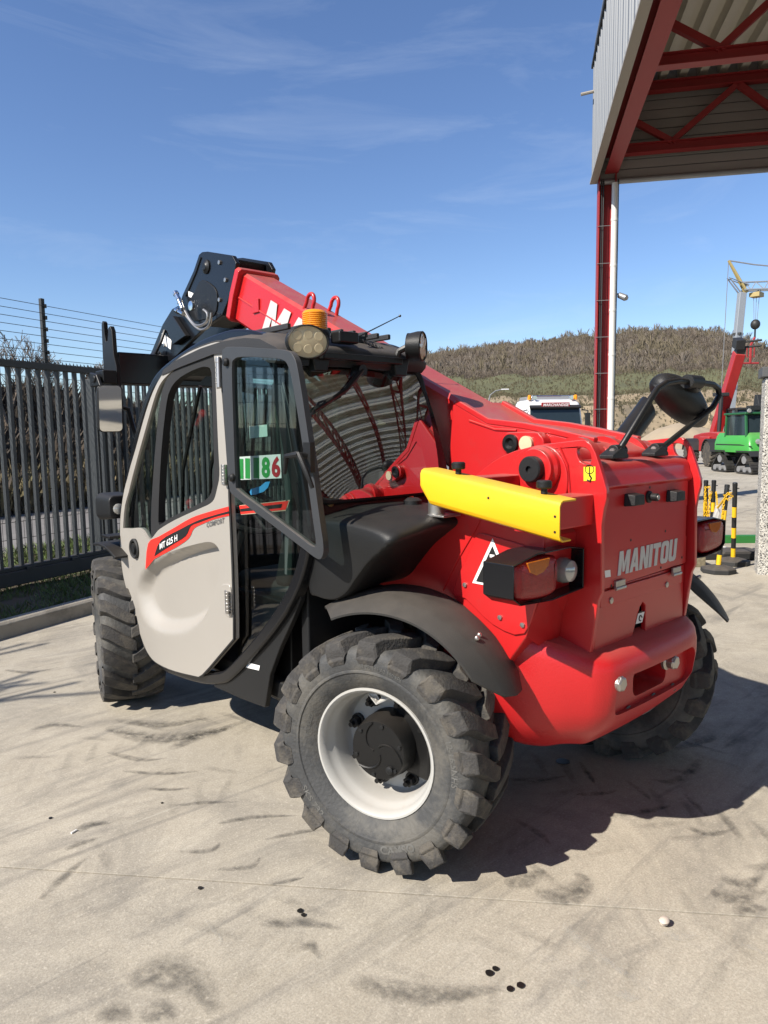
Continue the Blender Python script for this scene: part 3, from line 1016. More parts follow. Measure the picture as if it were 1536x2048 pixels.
_mx = _n.new('ShaderNodeMixShader'); _mx.inputs['Fac'].default_value = 0.45
_n['Principled BSDF'].inputs['Base Color'].default_value = (0.55, 0.55, 0.52, 1)
_l.new(_n['Principled BSDF'].outputs['BSDF'], _mx.inputs[1]); _l.new(_tr.outputs['BSDF'], _mx.inputs[2])
_l.new(_mx.outputs['Shader'], _n['Material Output'].inputs['Surface'])
canopy = empty('canopy', cp(0, 0)); cpi = Matrix.Translation(-cp(0, 0))
tag(canopy, 'large open steel canopy with grey cladding and red trusses overhead at right', 'canopy')
def cbox(mb, u0, u1, v0, v1, z0, z1):
    v = [cp(a, b, c) for c in (z0, z1) for a, b in ((u0, v0), (u1, v0), (u1, v1), (u0, v1))]
    mb.add(v, ((0,3,2,1),(4,5,6,7),(0,1,5,4),(1,2,6,5),(2,3,7,6),(3,0,4,7)))
    return mb
VB, UR = -33.0, 34.0
# fascia sheets: vertical ribs outside, each sheet a piece of its own
v = 0.0
while v > VB:
    mb = MB()
    w = 0.52
    prof = [(0, 0), (0.03, 0), (0.045, -0.022), (0.09, -0.022), (0.105, 0), (0.25, 0), (0.265, -0.022), (0.31, -0.022), (0.325, 0), (w-0.004, 0)]
    ring = [cp(q[1], v-q[0]) for q in prof]
    n = len(ring)
    mb.add([p+Vector((0,0,6.24)) for p in ring]+[p+Vector((0,0,8.26)) for p in ring], [(k, k+1, k+1+n, k+n) for k in range(n-1)])
    mb.build('cladding_sheet', m_clad, canopy, smooth=0, recalc=False, T=cpi)
    v -= w
cbox(MB(), 0.03, 0.06, VB, 0.0, 6.26, 8.24).build('fascia_lining', m_cladin, canopy, smooth=0, T=cpi)
cbox(MB(), -0.045, 0.09, VB, 0.05, 6.19, 6.237).build('fascia_flashing', m_trim, canopy, smooth=0, bevel=0.004, T=cpi)
cbox(MB(), -0.05, 0.07, VB, 0.06, 8.262, 8.33).build('eaves_flashing', m_gated, canopy, smooth=0, bevel=0.004, T=cpi)
# end wall: horizontal planks of cladding seen from inside
z = 6.24
while z < 8.25:
    mb = MB()
    h = 0.168
    cbox(mb, 0.10, UR, 0.0, 0.03, z, z+h-0.016)
    mb.build('lining_plank', m_cladin, canopy, smooth=0, bevel=0.004, T=cpi)
    z += h
cbox(MB(), 0.02, UR, 0.034, 0.06, 6.24, 8.26).build('end_cladding', m_clad, canopy, smooth=0, T=cpi)
MB().tube([cp(0.1, -0.03, 6.19), cp(UR, -0.03, 6.19)], 0.055, 12).build('edge_tube', m_zinc, canopy, recalc=False, T=cpi)
# corrugated roof sheet, ribs running front to back; each bay of sheet is one piece
pit = 0.34
u = 0.1
k_ = 0
while u < UR:
    mb = MB(); ring = []
    nr = 4 if u < 5.0 else 2
    for c in range(nr):
        for du, dz in ((0, 0), (0.135, 0), (0.165, 0.19), (0.31, 0.19)):
            ring.append((u+c*pit+du, dz))
    ring.append((u+nr*pit, 0)); k_ += 1
    n = len(ring)
    rt = lambda q, v_: cp(q[0], v_, 7.86+q[1]+0.012*q[0]+0.016*(-v_))
    mb.add([rt(q, VB) for q in ring]+[rt(q, -0.06) for q in ring], [(k, k+1, k+1+n, k+n) for k in range(n-1)])
    lit_ = u >= 5.0 and k_ % 2 == 0  # every other far sheet is added translucent, giving bright stripes in the reflection
    mb.build('added_bright_sheet' if lit_ else 'roof_sheet', m_addedsheet if lit_ else m_ceil, canopy, smooth=0, recalc=False, T=cpi)
    u += nr*pit
cbox(MB(), 0.0, 5.4, VB, 0.03, 8.62, 8.66).build('roof_skin', m_clad, canopy, smooth=0, T=cpi)
def ibeam(mb, a, b, h, w, t=0.014, up=Vector((0, 0, 1))):
    """I-section from a to b: two flanges and a web."""
    a, b = Vector(a), Vector(b)
    d = (b-a).normalized(); up = (up-d*up.dot(d)).normalized(); sd = d.cross(up)
    for z0, z1, ww in ((-h/2, -h/2+t, w), (h/2-t, h/2, w), (-h/2+t, h/2-t, t)):
        q = [a+sd*sx*ww/2+up*zz for zz in (z0, z1) for sx in (-1, 1)]+[b+sd*sx*ww/2+up*zz for zz in (z0, z1) for sx in (-1, 1)]
        mb.add(q, [(0,1,3,2),(4,6,7,5),(0,4,5,1),(2,3,7,6),(0,2,6,4),(1,5,7,3)])
    return mb
ibeam(MB(), cp(0.33, VB, 6.46), cp(0.33, -0.1, 6.46), 0.30, 0.24).build('edge_beam', m_steelred, canopy, smooth=0, T=cpi)
ibeam(MB(), cp(0.33, VB, 7.72), cp(0.33, -0.1, 7.72), 0.20, 0.16).build('upper_edge_beam', m_steelred, canopy, smooth=0, T=cpi)
for v in (-0.22, -3.4, -6.9, -10.4, -13.9, -17.4, -20.9, -24.4, -27.9, -31.4):
    zt = 7.70+0.016*(-v)
    ibeam(MB(), cp(0.46, v, 6.66), cp(UR, v, 6.66), 0.17, 0.17).build('lower_chord', m_steelred, canopy, smooth=0, T=cpi)
    ibeam(MB(), cp(0.40, v, zt), cp(UR, v, zt+.03), 0.17, 0.17).build('upper_chord', m_steelred, canopy, smooth=0, T=cpi)
    u = 0.46; up_ = True
    off = 0.0
    x = 1.36
    pts = [(0.46, 7.30), (1.36, 6.74)]
    while x < UR-1.2:
        pts.append((x+1.08, 7.62)); pts.append((x+2.16, 6.74)); x += 2.16
    for (a, b) in zip(pts[:-1], pts[1:]):
        MB().tube([cp(a[0], v, a[1]), cp(b[0], v, b[1]+(0.016*(-v) if b[1] > 7 else 0))], 0, rect=(0.10, 0.10), up=tuple(CV)).build('diagonal', m_steelred, canopy, smooth=0, bevel=0.004, T=cpi)
# column with its cables, down pipe and floodlight
def column(v0):
    cm = MB()
    a, b = cp(0.27, v0, 0), cp(0.27, v0, 6.31)
    for (u0, u1, v_0, v_1) in ((0.10, 0.122, -0.15, 0.15), (0.40, 0.422, -0.15, 0.15), (0.122, 0.40, 0.03, 0.045)):
        cbox(cm, u0, u1, v0+v_0, v0+v_1, -0.05, 6.31)
    cm.build('column', m_steelred, canopy, smooth=0, T=cpi)
    dp = MB()
    dp.cyl(cp(0.385, v0-0.22, 0), cp(0.385, v0-0.22, 6.1), 0.058, 16)
    dpo = dp.build('down_pipe', m_pipe, canopy, recalc=False, T=cpi)
    for z in [0.5+0.82*k for k in range(7)]:
        MB().cyl(cp(0.385, v0-0.22, z), cp(0.385, v0-0.22, z+0.045), 0.064, 16).build('pipe_collar', m_pipe, dpo, T=cpi)
    for uu in (0.16, 0.195, 0.46):
        MB().tube([cp(uu, v0-0.10, 0), cp(uu, v0-0.10, 6.2)], 0.013, 6).build('cable', m_gated, canopy, recalc=False, T=cpi)
    for z in [0.6+0.68*k for k in range(8)]:
        MB().tube([cp(0.09, v0-0.165, z), cp(0.43, v0-0.165, z)], 0.006, 5).build('cable_clip', m_zinc, canopy, recalc=False, T=cpi)
column(0.0); column(-17.4)
fl = MB(); fl.lathe([(0.03, 0), (0.055, 0.02), (0.062, 0.16), (0.03, 0.2)], cp(0.49, -0.12, 4.10), (CU*0.8-CV*0.3+Vector((0, 0, -.45))), 12)
flo = fl.build('floodlight', m_zinc, None); flo.parent = canopy; flo.data.transform(cpi)
MB().tube([cp(0.40, -0.12, 4.14), cp(0.52, -0.12, 4.10)], 0.014, 6).build('floodlight_arm', m_zinc, canopy, T=cpi)
MB().tube([cp(-0.02, -0.2, 7.75), cp(-0.25, -0.2, 7.72)], 0.03, 8).build('overflow_spout', m_trim, canopy, T=cpi)

# ---- rough-cast wall at the right edge
def pebble_material():
    mt = bpy.data.materials.new('pebbledash'); mt.use_nodes = True
    N, L = mt.node_tree.nodes, mt.node_tree.links
    b = N['Principled BSDF']; ge = N.new('ShaderNodeNewGeometry')
    vo = N.new('ShaderNodeTexVoronoi'); vo.inputs['Scale'].default_value = 95
    L.new(ge.outputs['Position'], vo.inputs['Vector'])
    cr = N.new('ShaderNodeValToRGB')
    cr.color_ramp.interpolation = 'CONSTANT'
    els = cr.color_ramp.elements
    els[0].position = 0; els[0].color = (0.50, 0.48, 0.43, 1)
    els[1].position = 0.35; els[1].color = (0.38, 0.365, 0.33, 1)
    for p_, c_ in ((0.52, (0.56, 0.54, 0.49, 1)), (0.72, (0.07, 0.068, 0.065, 1)), (0.88, (0.22, 0.21, 0.20, 1))):
        e = els.new(p_); e.color = c_
    sx = N.new('ShaderNodeSeparateColor'); L.new(vo.outputs['Color'], sx.inputs['Color'])
    L.new(sx.outputs['Red'], cr.inputs['Fac'])
    L.new(cr.outputs['Color'], b.inputs['Base Color'])
    b.inputs['Roughness'].default_value = 0.9
    bp = N.new('ShaderNodeBump'); bp.inputs['Strength'].default_value = 0.8; bp.inputs['Distance'].default_value = 0.012; bp.invert = True
    L.new(vo.outputs['Distance'], bp.inputs['Height']); L.new(bp.outputs['Normal'], b.inputs['Normal'])
    return mt
m_peb = pebble_material()
wl = empty('roughcast_wall', (5.52, 1.12, 0))
wd = (RV*0.93 - DV*0.37); wn_ = Vector((wd.y, -wd.x, 0))*-1
def wp(a, b, z):
    p = Vector((5.5, 1.14, 0)) + wd*a + wn_*b
    return (p.x, p.y, z)
def wbox(mb, a0, a1, b0, b1, z0, z1):
    v = [wp(a, b, c) for c in (z0, z1) for a, b in ((a0, b0), (a1, b0), (a1, b1), (a0, b1))]
    return mb.add(v, ((0,3,2,1),(4,5,6,7),(0,1,5,4),(1,2,6,5),(2,3,7,6),(3,0,4,7)))
wli = Matrix.Translation((-5.52, -1.12, 0))
wbox(MB(), 0.0, 2.6, 0.0, 0.30, -0.05, 2.06).build('wall', m_peb, wl, smooth=0, bevel=0.015, T=wli)
m_cap = M('dark_coping', (0.075, 0.078, 0.08), 0.6, var=0.15)
wbox(MB(), -0.035, 2.62, -0.03, 0.33, 2.062, 2.165).build('coping', m_cap, wl, smooth=0, bevel=0.008, T=wli)
tag(wl, 'white pebbledash wall end with dark coping at the right picture edge', 'wall')

# ---- far hill, quarry face and woods
m_hill = M('hill_soil', (0.15, 0.12, 0.085), 0.95, var=0.35, scale=0.03, stain=((0.105, 0.10, 0.045), 0.48, 0.02, 0.8), bump=0.4, bscale=0.6)
m_cliff = M('quarry_face', (0.26, 0.20, 0.125), 0.95, var=0.4, scale=0.12, stain=((0.10, 0.085, 0.06), 0.50, 0.09, 0.8), bump=0.6, bscale=0.5)
m_slope = M('grass_slope', (0.105, 0.105, 0.045), 0.95, var=0.3, scale=0.05, stain=((0.065, 0.065, 0.035), 0.5, 0.06, 0.7))
def ridge(az):
    """Ridge rise (tan of elevation) over azimuth from the view axis in degrees."""
    tab = ((-60, .02), (-30, .03), (-12, .045), (-4, .078), (3.7, .104), (9.3, .115), (17, .119), (20, .123), (23, .121), (25.5, .111), (28.4, .092), (34, .07), (50, .05), (80, .04))
    for (a0, t0), (a1, t1) in zip(tab[:-1], tab[1:]):
        if a0 <= az <= a1:
            f = (az-a0)/(a1-a0); f = f*f*(3-2*f)
            return t0+(t1-t0)*f
    return .03
def hill_z(az, d):
    rz = ridge(az)*395
    def sm(a, b): 
        t = max(0, min(1, (d-a)/(b-a))); return t*t*(3-2*t)
    wob = 5*noise.noise(Vector((az*0.25, 0, 2)))
    k = min(1, ridge(az)/.10)
    z = 6.0*k*sm(118+wob, 127+wob) + 3.0*k*sm(140+wob, 152+wob) + 8.5*k*sm(152, 215) + max(0, rz-17.5*k)*sm(205, 395)**0.9
    z += (d > 130)*1.6*noise.noise(Vector((az*0.9, d*0.05, 7)))*min(1, (d-130)/60)
    if d > 395:
        z -= (d-395)*0.35
    return z-0.06
hm = MB(); NA = 150
ds = [95, 105, 113, 118, 121, 124, 127, 131, 136, 141, 146, 152, 160, 172, 186, 200, 212, 224, 240, 258, 276, 294, 312, 330, 348, 364, 378, 390, 398, 410, 440]
vv = []
for i in range(NA+1):
    az = -58+130*i/NA
    for d in ds:
        p = fr(math.sin(R(az))*d, math.cos(R(az))*d); p.z = hill_z(az, d)
        vv.append(p)
nd = len(ds)
ff = [(i*nd+j, (i+1)*nd+j, (i+1)*nd+j+1, i*nd+j+1) for i in range(NA) for j in range(nd-1)]
hm.add(vv, ff)
hill = hm.build('hill', [m_hill, m_cliff, m_slope], recalc=False, smooth=60)
tag(hill, kind='structure')
for p in hill.data.polygons:
    j = p.index % (nd-1)
    p.material_index = 1 if 2 <= j <= 6 or 9 <= j <= 10 else (2 if 6 < j <= 16 else 0)
m_wood2 = M('grey_wood', (0.175, 0.145, 0.115), 0.95, var=0.3, scale=0.05)
m_wood3 = M('tan_wood', (0.16, 0.132, 0.085), 0.95, var=0.3, scale=0.05)
m_wood = M('winter_wood', (0.13, 0.103, 0.078), 0.95, var=0.5, scale=0.05, stain=((0.14, 0.11, 0.07), 0.5, 0.03, 0.7))
m_scrub = M('scrub', (0.12, 0.105, 0.06), 0.95, var=0.5, scale=0.2, stain=((0.15, 0.12, 0.075), 0.52, 0.1, 0.7))
fo, fo2, fo3, sc_ = MB(), MB(), MB(), MB()
def twiggy(mb, p, h, w, n, wide=0.08):
    """A leafless tree or bush: a stem and blades of twigs fanning out to an uneven crown."""
    for k in range(n):
        a = rnd.uniform(0, 6.28); sp_ = rnd.uniform(0.1, 1.0)*w
        b = p + Vector((0, 0, h*rnd.uniform(0.10, 0.5)))
        tip = p + Vector((math.cos(a)*sp_, math.sin(a)*sp_, h*rnd.uniform(0.5, 1.0)))
        s_ = RV*(0.03+wide*w*rnd.random())
        mid = b.lerp(tip, 0.7) + Vector((0, 0, h*0.06))
        mb.add([b, mid+s_, tip, mid-s_], [(0,1,2,3)])
    s_ = RV*(0.03+0.012*h)
    mb.add([p-s_, p+s_, p+Vector((0,0,h*0.8))], [(0,1,2)])
for k in range(26000):
    az = rnd.uniform(-3, 33); d = math.sqrt(rnd.uniform(206**2, 402**2))
    p = fr(math.sin(R(az))*d, math.cos(R(az))*d); p.z = hill_z(az, d)-0.3
    cl = noise.noise(Vector((p.x*0.035, p.y*0.035, 4))); c2 = noise.noise(Vector((p.x*0.11, p.y*0.11, 9)))
    h = (rnd.uniform(1.0, 3.4) if rnd.random() < 0.94 else rnd.uniform(3.5, 6.0))*(0.9+0.6*cl)
    q = cl + 0.5*c2 + rnd.uniform(-0.35, 0.35)
    twiggy(fo if q < -0.05 else (fo2 if q < 0.28 else fo3), p, max(0.9, h), h*rnd.uniform(0.30, 0.55), 12, 0.06)
for k in range(13000):
    az = rnd.uniform(-3, 33); d = rnd.uniform(100, 206)
    if 127 < d < 140 and rnd.random() < 0.5: continue
    if d > 165 and rnd.random() < 0.45: continue
    p = fr(math.sin(R(az))*d, math.cos(R(az))*d); p.z = hill_z(az, d)-0.1
    h = rnd.uniform(0.3, 1.2)
    twiggy(sc_, p, h, h*0.5, 8)
tag(fo.build('hill_forest', m_wood, smooth=0, recalc=False), 'dark brown bare winter woods on the far hill', 'forest', kind='stuff')
tag(fo2.build('grey_woods', m_wood2, smooth=0, recalc=False), 'greyer bare trees mixed through the far hill woods', 'forest', kind='stuff')
tag(fo3.build('tan_woods', m_wood3, smooth=0, recalc=False), 'tan coloured bare thickets in patches on the far hill', 'forest', kind='stuff')
tag(sc_.build('hill_scrub', m_scrub, smooth=0, recalc=False), 'low brown scrub on the quarry face and grassy slope', 'scrub', kind='stuff')

# ================================================================== TELEHANDLER
tele = empty('telehandler', (0, 0, 0))
tag(tele, 'red telescopic handler with silver door parked in the middle of the yard', 'telehandler')
def P_(mb, name, mat, **k):
    return mb.build(name, mat, k.pop('parent', tele), **k)

# ---------------------------------------------------------------- wheels
TR, TW = 0.424, 0.155          # tyre radius at the lugs, half width
def make_wheel():
    """Local frame: axle along x, +x = outer side."""
    root = empty('wheel')
    prof = []
    half = [(0.224, 0.100), (0.240, 0.126), (0.285, 0.150), (0.325, 0.160), (0.358, 0.158), (0.374, 0.150), (0.384, 0.132), (0.388, 0.09), (0.390, 0.0)]
    prof = [(r_, h_) for r_, h_ in half] + [(r_, -h_) for r_, h_ in half[-2::-1]]
    t = MB()
    t.lathe(prof + [(0.222, -0.09), (0.222, 0.09)], (0, 0, 0), (1, 0, 0), 72, closed=True)
    # raised ring on the sidewall
    for sd in (1, -1):
        t.lathe([(0.294, sd*0.1500), (0.299, sd*0.1575), (0.305, sd*0.1580), (0.309, sd*0.1565), (0.302, sd*0.145)], (0, 0, 0), (1, 0, 0), 72, closed=True)
    tyre = t.build('tyre', m_tyre, root, smooth=40, recalc=True)
    lug = MB()
    NL = 18
    for sd in (1, -1):
        for k in range(NL):
            a0 = 2*PI*(k + (0 if sd > 0 else 0.5))/NL
            # stations from the shoulder wall over the edge to the middle: (lateral, base r, top r, angle offset, half width)
            st = [(0.160, 0.330, 0.348, -0.01, 0.024), (0.168, 0.352, 0.386, 0.000, 0.030), (0.161, 0.365, 0.413, 0.008, 0.034),
                  (0.130, 0.372, 0.421, 0.040, 0.034), (0.085, 0.376, 0.424, 0.120, 0.034), (0.035, 0.379, 0.424, 0.205, 0.031), (-0.012, 0.380, 0.421, 0.255, 0.024)]
            rings = []
            for (la, rb, rt, da, hw) in st:
                a = a0 - sd*0 + da
                rg = []
                for (rr, ww) in ((rb, hw*1.28), (rt, hw), (rt, -hw), (rb, -hw*1.28)):
                    aa = a + ww/rr
                    rg.append(Vector((sd*la, rr*math.sin(aa), rr*math.cos(aa))))
                rings.append(rg)
            # the first station leans against the sidewall
            lug.loft(rings)
    lug.build('tread_lugs', m_tyretread, root, smooth=30, bevel=0.004, seg=2)
    rim = MB()
    rp = [(0.232, 0.114), (0.236, 0.120), (0.234, 0.126), (0.227, 0.126), (0.219, 0.118), (0.213, 0.100), (0.209, 0.082), (0.201, 0.072), (0.197, 0.055),
          (0.193, 0.035), (0.192, 0.005), (0.191, -0.02), (0.186, -0.028), (0.11, -0.028), (0.11, -0.04), (0.195, -0.04), (0.212, -0.02), (0.222, 0.09)]
    rim.lathe(rp, (0, 0, 0), (1, 0, 0), 64, closed=True)
    rim.lathe([(0.11, -0.10), (0.23, -0.10), (0.235, -0.12), (0.11, -0.12)], (0, 0, 0), (1, 0, 0), 48, closed=True)
    ro = rim.build('rim', m_rim, root, smooth=40)
    hb = MB()
    hb.lathe([(0.116, -0.06), (0.116, 0.035), (0.112, 0.045), (0.108, 0.085), (0.104, 0.093), (0.03, 0.096), (0.0, 0.096)], (0, 0, 0), (1, 0, 0), 40)
    for k in range(3):                    # swirling ridges of the planetary cover
        a0 = 2*PI*k/3+0.4
        pts = []
        for i in range(9):
            f = i/8
            r_ = 0.015+0.086*f; a = a0+1.5*f
            pts.append((0.096, r_*math.sin(a), r_*math.cos(a)))
        hb.tube(pts, [0.004]*9, 6)
    hub = hb.build('hub', m_black, root, smooth=40)
    for k in range(6):
        a = 2*PI*k/6+0.2
        MB().lathe([(0.008, 0.092), (0.008, 0.099), (0, 0.100)], (0, 0.092*math.sin(a), 0.092*math.cos(a)), (1, 0, 0), 6).build('hub_bolt', m_plast, hub)
    MB().lathe([(0.014, 0.094), (0.014, 0.104), (0.009, 0.106), (0, 0.106)], (0, 0.05, -0.06), (1, 0, 0), 12).build('drain_cap', m_plast, hub)
    nt = None
    for k in range(8):
        a = 2*PI*(k+0.35)/8
        y, z = 0.156*math.sin(a), 0.156*math.cos(a)
        if nt is None:
            mb = MB()
            mb.lathe([(0.026, -0.028), (0.026, -0.016), (0.018, -0.014), (0.0, -0.014)], (0, 0, 0), (1, 0, 0), 14)
            mb.lathe([(0.020, -0.02), (0.020, 0.012), (0.015, 0.016), (0.0, 0.016)], (0, 0, 0), (1, 0, 0), 6)
            mb.lathe([(0.009, 0.01), (0.009, 0.034), (0.0, 0.034)], (0, 0, 0), (1, 0, 0), 10)
            nt = mb.build('wheel_nut', m_black, root); nt.location = (0, y, z)
        else:
            c = nt.copy(); col.objects.link(c); c.parent = root; c.location = (0, y, z)
    gu = MB()                             # valve guard
    gu.tube([(0.03, 0.02, 0.19), (0.075, 0.03, 0.195), (0.085, 0.0, 0.172), (0.075, -0.03, 0.195), (0.03, -0.02, 0.19)], 0, rect=(0.03, 0.006), up=(0, 0, 1))
    gu.tube([(0.02, 0, 0.197), (0.055, 0, 0.18)], 0.006, 8)
    gu.build('valve_guard', m_rim, root, smooth=0)
    # moulded lettering on the outer sidewall
    def arc(word, r_, a_mid, h_, w_, bold=0.02, flip=False):
        v, f, w = text_mesh(word, bold)
        kx = w_/w
        mb = MB(); vv = []
        for q in v:
            x = q[0]*kx - w_/2
            if flip:
                rr = r_ + h_*(1-q[1]); a = a_mid - x/r_
            else:
                rr = r_ + q[1]*h_; a = a_mid + x/r_
            # sidewall height at this radius
            e = 0.1612
            for (r0, h0), (r1, h1) in zip(half[:-1], half[1:]):
                if r0 <= rr <= r1: e = h0+(h1-h0)*(rr-r0)/(r1-r0)+0.0016
            vv.append((e, rr*math.sin(a), rr*math.cos(a)))
        mb.add(vv, f)
        mb.build('sidewall_lettering', m_tyremark, root, smooth=0, recalc=False)
    arc('CAMSO', 0.311, R(160), 0.030, 0.135, 0.035, flip=True)
    arc('12-16.5NHS', 0.313, R(82), 0.024, 0.15)
    arc('SKS 732', 0.313, R(228), 0.022, 0.12, flip=True)
    arc('12 PR 145 A2 550 kPa', 0.318, R(10), 0.014, 0.16, 0)
    arc('TUBELESS', 0.262, R(285), 0.013, 0.075, 0.01)
    return root
WH = make_wheel()
ST = R(18.5)
def place(w, x, y, steer, side, zrot):
    w.parent = tele
    # side -1: outer side faces -x
    w.rotation_mode = 'XYZ'
    w.rotation_euler = (zrot, 0, steer + (PI if side < 0 else 0))
    w.location = (x, y, TR - 0.002)
for i, (x, y, st, sd, zr) in enumerate(((-0.705, 0.120, ST, -1, 0.0), (0.69, 0.0, ST, 1, 0.3), (-0.760, 2.375, -ST*0.9, -1, 1.1), (0.785, 2.30, -ST, 1, 0.7))):
    w = WH if i == 0 else copy_tree(WH)
    place(w, x, y, st, sd, zr)
for y in (0.03, 2.30):
    ax = MB()
    ax.cyl((-0.62, y, 0.43), (0.62, y, 0.43), 0.075, 16)
    ax.lathe([(0.1, -0.16), (0.17, -0.05), (0.17, 0.05), (0.1, 0.16)], (0, y, 0.43), (1, 0, 0), 20)
    for sx in (-1, 1):
        ax.box((sx*0.62-0.07, y-0.09, 0.32), (sx*0.62+0.07, y+0.09, 0.56))
    P_(ax, 'axle', m_black, bevel=0.01)

# ---------------------------------------------------------------- chassis
ch = MB()
for x in (-0.30, 0.26):
    ch.box((x, -0.10, 0.46), (x+0.04, 2.55, 0.80))
ch.box((-0.30, 0.6, 0.44), (0.30, 2.5, 0.47))
ch.box((-0.72, 0.66, 0.38), (-0.26, 2.0, 0.43))
P_(ch, 'chassis_frame', m_black, bevel=0.006)
eng = MB()
eng.box((0.32, 0.55, 0.50), (0.88, 1.85, 1.18))
P_(eng, 'engine_hood', m_red, bevel=0.06, seg=4)
ff_ = MB()
ff_.box((-0.10, 0.50, 0.62), (0.30, 1.9, 0.95))
P_(ff_, 'hydraulic_block', m_black, bevel=0.01)
lc = MB(); lc.tube([(0.11, 0.55, 1.02), (0.11, 1.65, 2.00)], 0.05, 16)
P_(lc, 'lift_cylinder', m_black)

# frame side plate behind the cab, and its raised inspection panel
sp_ = MB()
sp_.prism([(0.427,0.935),(0.253,1.117),(0.085,1.273),(-0.021,1.324),(-0.315,1.279),(-0.413,1.201),(-0.400,1.013),(-0.343,0.864),(-0.257,0.743),(-0.124,0.837),(0.043,0.926),(0.256,0.930)], 'x', -0.52, -0.335)
P_(sp_, 'side_plate', m_red, bevel=0.006)
pn = MB()
pn.prism(smooth_loop([(-0.143,1.188),(-0.187,1.189),(-0.342,1.168),(-0.408,1.146),(-0.398,1.032),(-0.340,0.877),(-0.209,0.882),(-0.086,0.952),(-0.026,0.970),(-0.121,1.156)], 3), 'x', -0.528, -0.518)
P_(pn, 'inspection_panel', m_red, bevel=0.004)
for x in (0.335,):
    MB().prism([(0.45, 0.55), (0.45, 1.2), (-0.40, 1.25), (-0.44, 0.8), (-0.2, 0.6)], 'x', x, x+0.07).build('side_plate', m_red, tele, bevel=0.006)
tq = [(-0.355,1.260),(-0.413,1.201),(-0.400,1.013),(-0.343,0.864)]
te = [(-0.334,1.226),(-0.367,1.135),(-0.365,0.963),(-0.340,0.762)]
tr_ = MB(); tr_.add([(-0.519, a, b) for a, b in tq]+[(-0.350, a, b) for a, b in te]+[(-0.45, a, b) for a, b in tq]+[(-0.33, a, b) for a, b in te], [(0,1,5,4),(1,2,6,5),(2,3,7,6),(8,12,13,9),(9,13,14,10),(10,14,15,11),(0,4,12,8),(3,11,15,7),(4,5,13,12),(5,6,14,13),(6,7,15,14)])
P_(tr_, 'corner_plate', m_red, bevel=0.002)
bd = MB(); bd.box((-0.33, -0.30, 0.55), (0.33, 0.40, 1.12)); P_(bd, 'rear_frame', m_black, bevel=0.01)

# outer rear plates that carry the boom pivot
plate = [(-0.474,0.803),(-0.498,0.985),(-0.510,1.012),(-0.505,1.232),(-0.512,1.281),(-0.521,1.317),(-0.521,1.345),(-0.508,1.385),(-0.494,1.424),(-0.478,1.464),(-0.461,1.491),(-0.444,1.502),(-0.420,1.504),(-0.312,1.493),(-0.228,1.482),(-0.155,1.466),(-0.098,1.446),(-0.058,1.426),(-0.018,1.401),(0.025,1.372),(0.055,1.328),(0.062,1.261),(0.001,1.199),(-0.184,1.151),(-0.281,1.073),(-0.295,0.752)]
slot = smooth_loop([(-0.411,1.475),(-0.426,1.480),(-0.445,1.476),(-0.459,1.462),(-0.464,1.440),(-0.458,1.427),(-0.446,1.425),(-0.427,1.432),(-0.414,1.449)], 2)
for x0, x1 in ((-0.345, -0.325), (0.325, 0.345)):
    MB().prism(plate, 'x', x0, x1, [slot]).build('pivot_plate', m_red, tele, bevel=0.004)
py, pz = [(-0.281,1.408)][0]
for sx in (-1, 1):
    rb = MB()
    ring = smooth_loop([(py+0.115*math.cos(a)*(1.25 if math.cos(a) > 0 else 0.9), pz-0.035+0.115*math.sin(a)*(1.0 if math.sin(a) > 0 else 1.5)) for a in [2*PI*k/12 for k in range(12)]], 3)
    rb.prism(ring, 'x', sx*0.344, sx*0.358)
    P_(rb, 'pivot_reinforcement', m_red, bevel=0.004)
    MB().lathe([(0.078, 0.356), (0.078, 0.372), (0.068, 0.385), (0.068, 0.40), (0.0, 0.40)], (0, py, pz), (sx, 0, 0), 32).build('pivot_boss', m_red, tele, bevel=0.003)
    cap = MB(); cap.lathe([(0.044, 0.395), (0.044, 0.425), (0.04, 0.43), (0.012, 0.43), (0.012, 0.42), (0.0, 0.42)], (0, py, pz), (sx, 0, 0), 28)
    P_(cap, 'pivot_pin', m_plast)
tb = MB(); tb.cyl((-0.325, py, pz), (0.325, py, pz), 0.085, 28)
for x in (-0.16, 0.02, 0.18):
    tb.cyl((x, py, pz), (x+0.03, py, pz), 0.105, 28)
P_(tb, 'pivot_tube', m_red, smooth=40)

# lifting-point sticker on the plate
st_ = MB(); q = [(-0.438,1.417),(-0.481,1.419),(-0.482,1.374),(-0.439,1.371)]
st_.add([(-0.347, a, b) for a, b in q], [(0,1,2,3)])
sk = st_.build('lifting_sticker', m_yellowprint, tele, smooth=0)
cy_, cz_ = sum(a for a, b in q)/4, sum(b for a, b in q)/4
hk = MB()
hk.tube([(-0.3475, cy_+0.016*math.cos(a), cz_+0.014+0.014*math.sin(a)) for a in [2*PI*k/14 for k in range(14)]], 0.0015, 4, closed=True)
hk.tube([(-0.3475, cy_, cz_+0.022), (-0.3475, cy_, cz_-0.004)], 0.002, 4)
hk.tube([(-0.3475, cy_, cz_-0.004), (-0.3475, cy_-0.008, cz_-0.014), (-0.3475, cy_-0.003, cz_-0.024), (-0.3475, cy_+0.008, cz_-0.02)], 0.003, 5)
hk.build('hook_symbol', m_blackprint, sk)

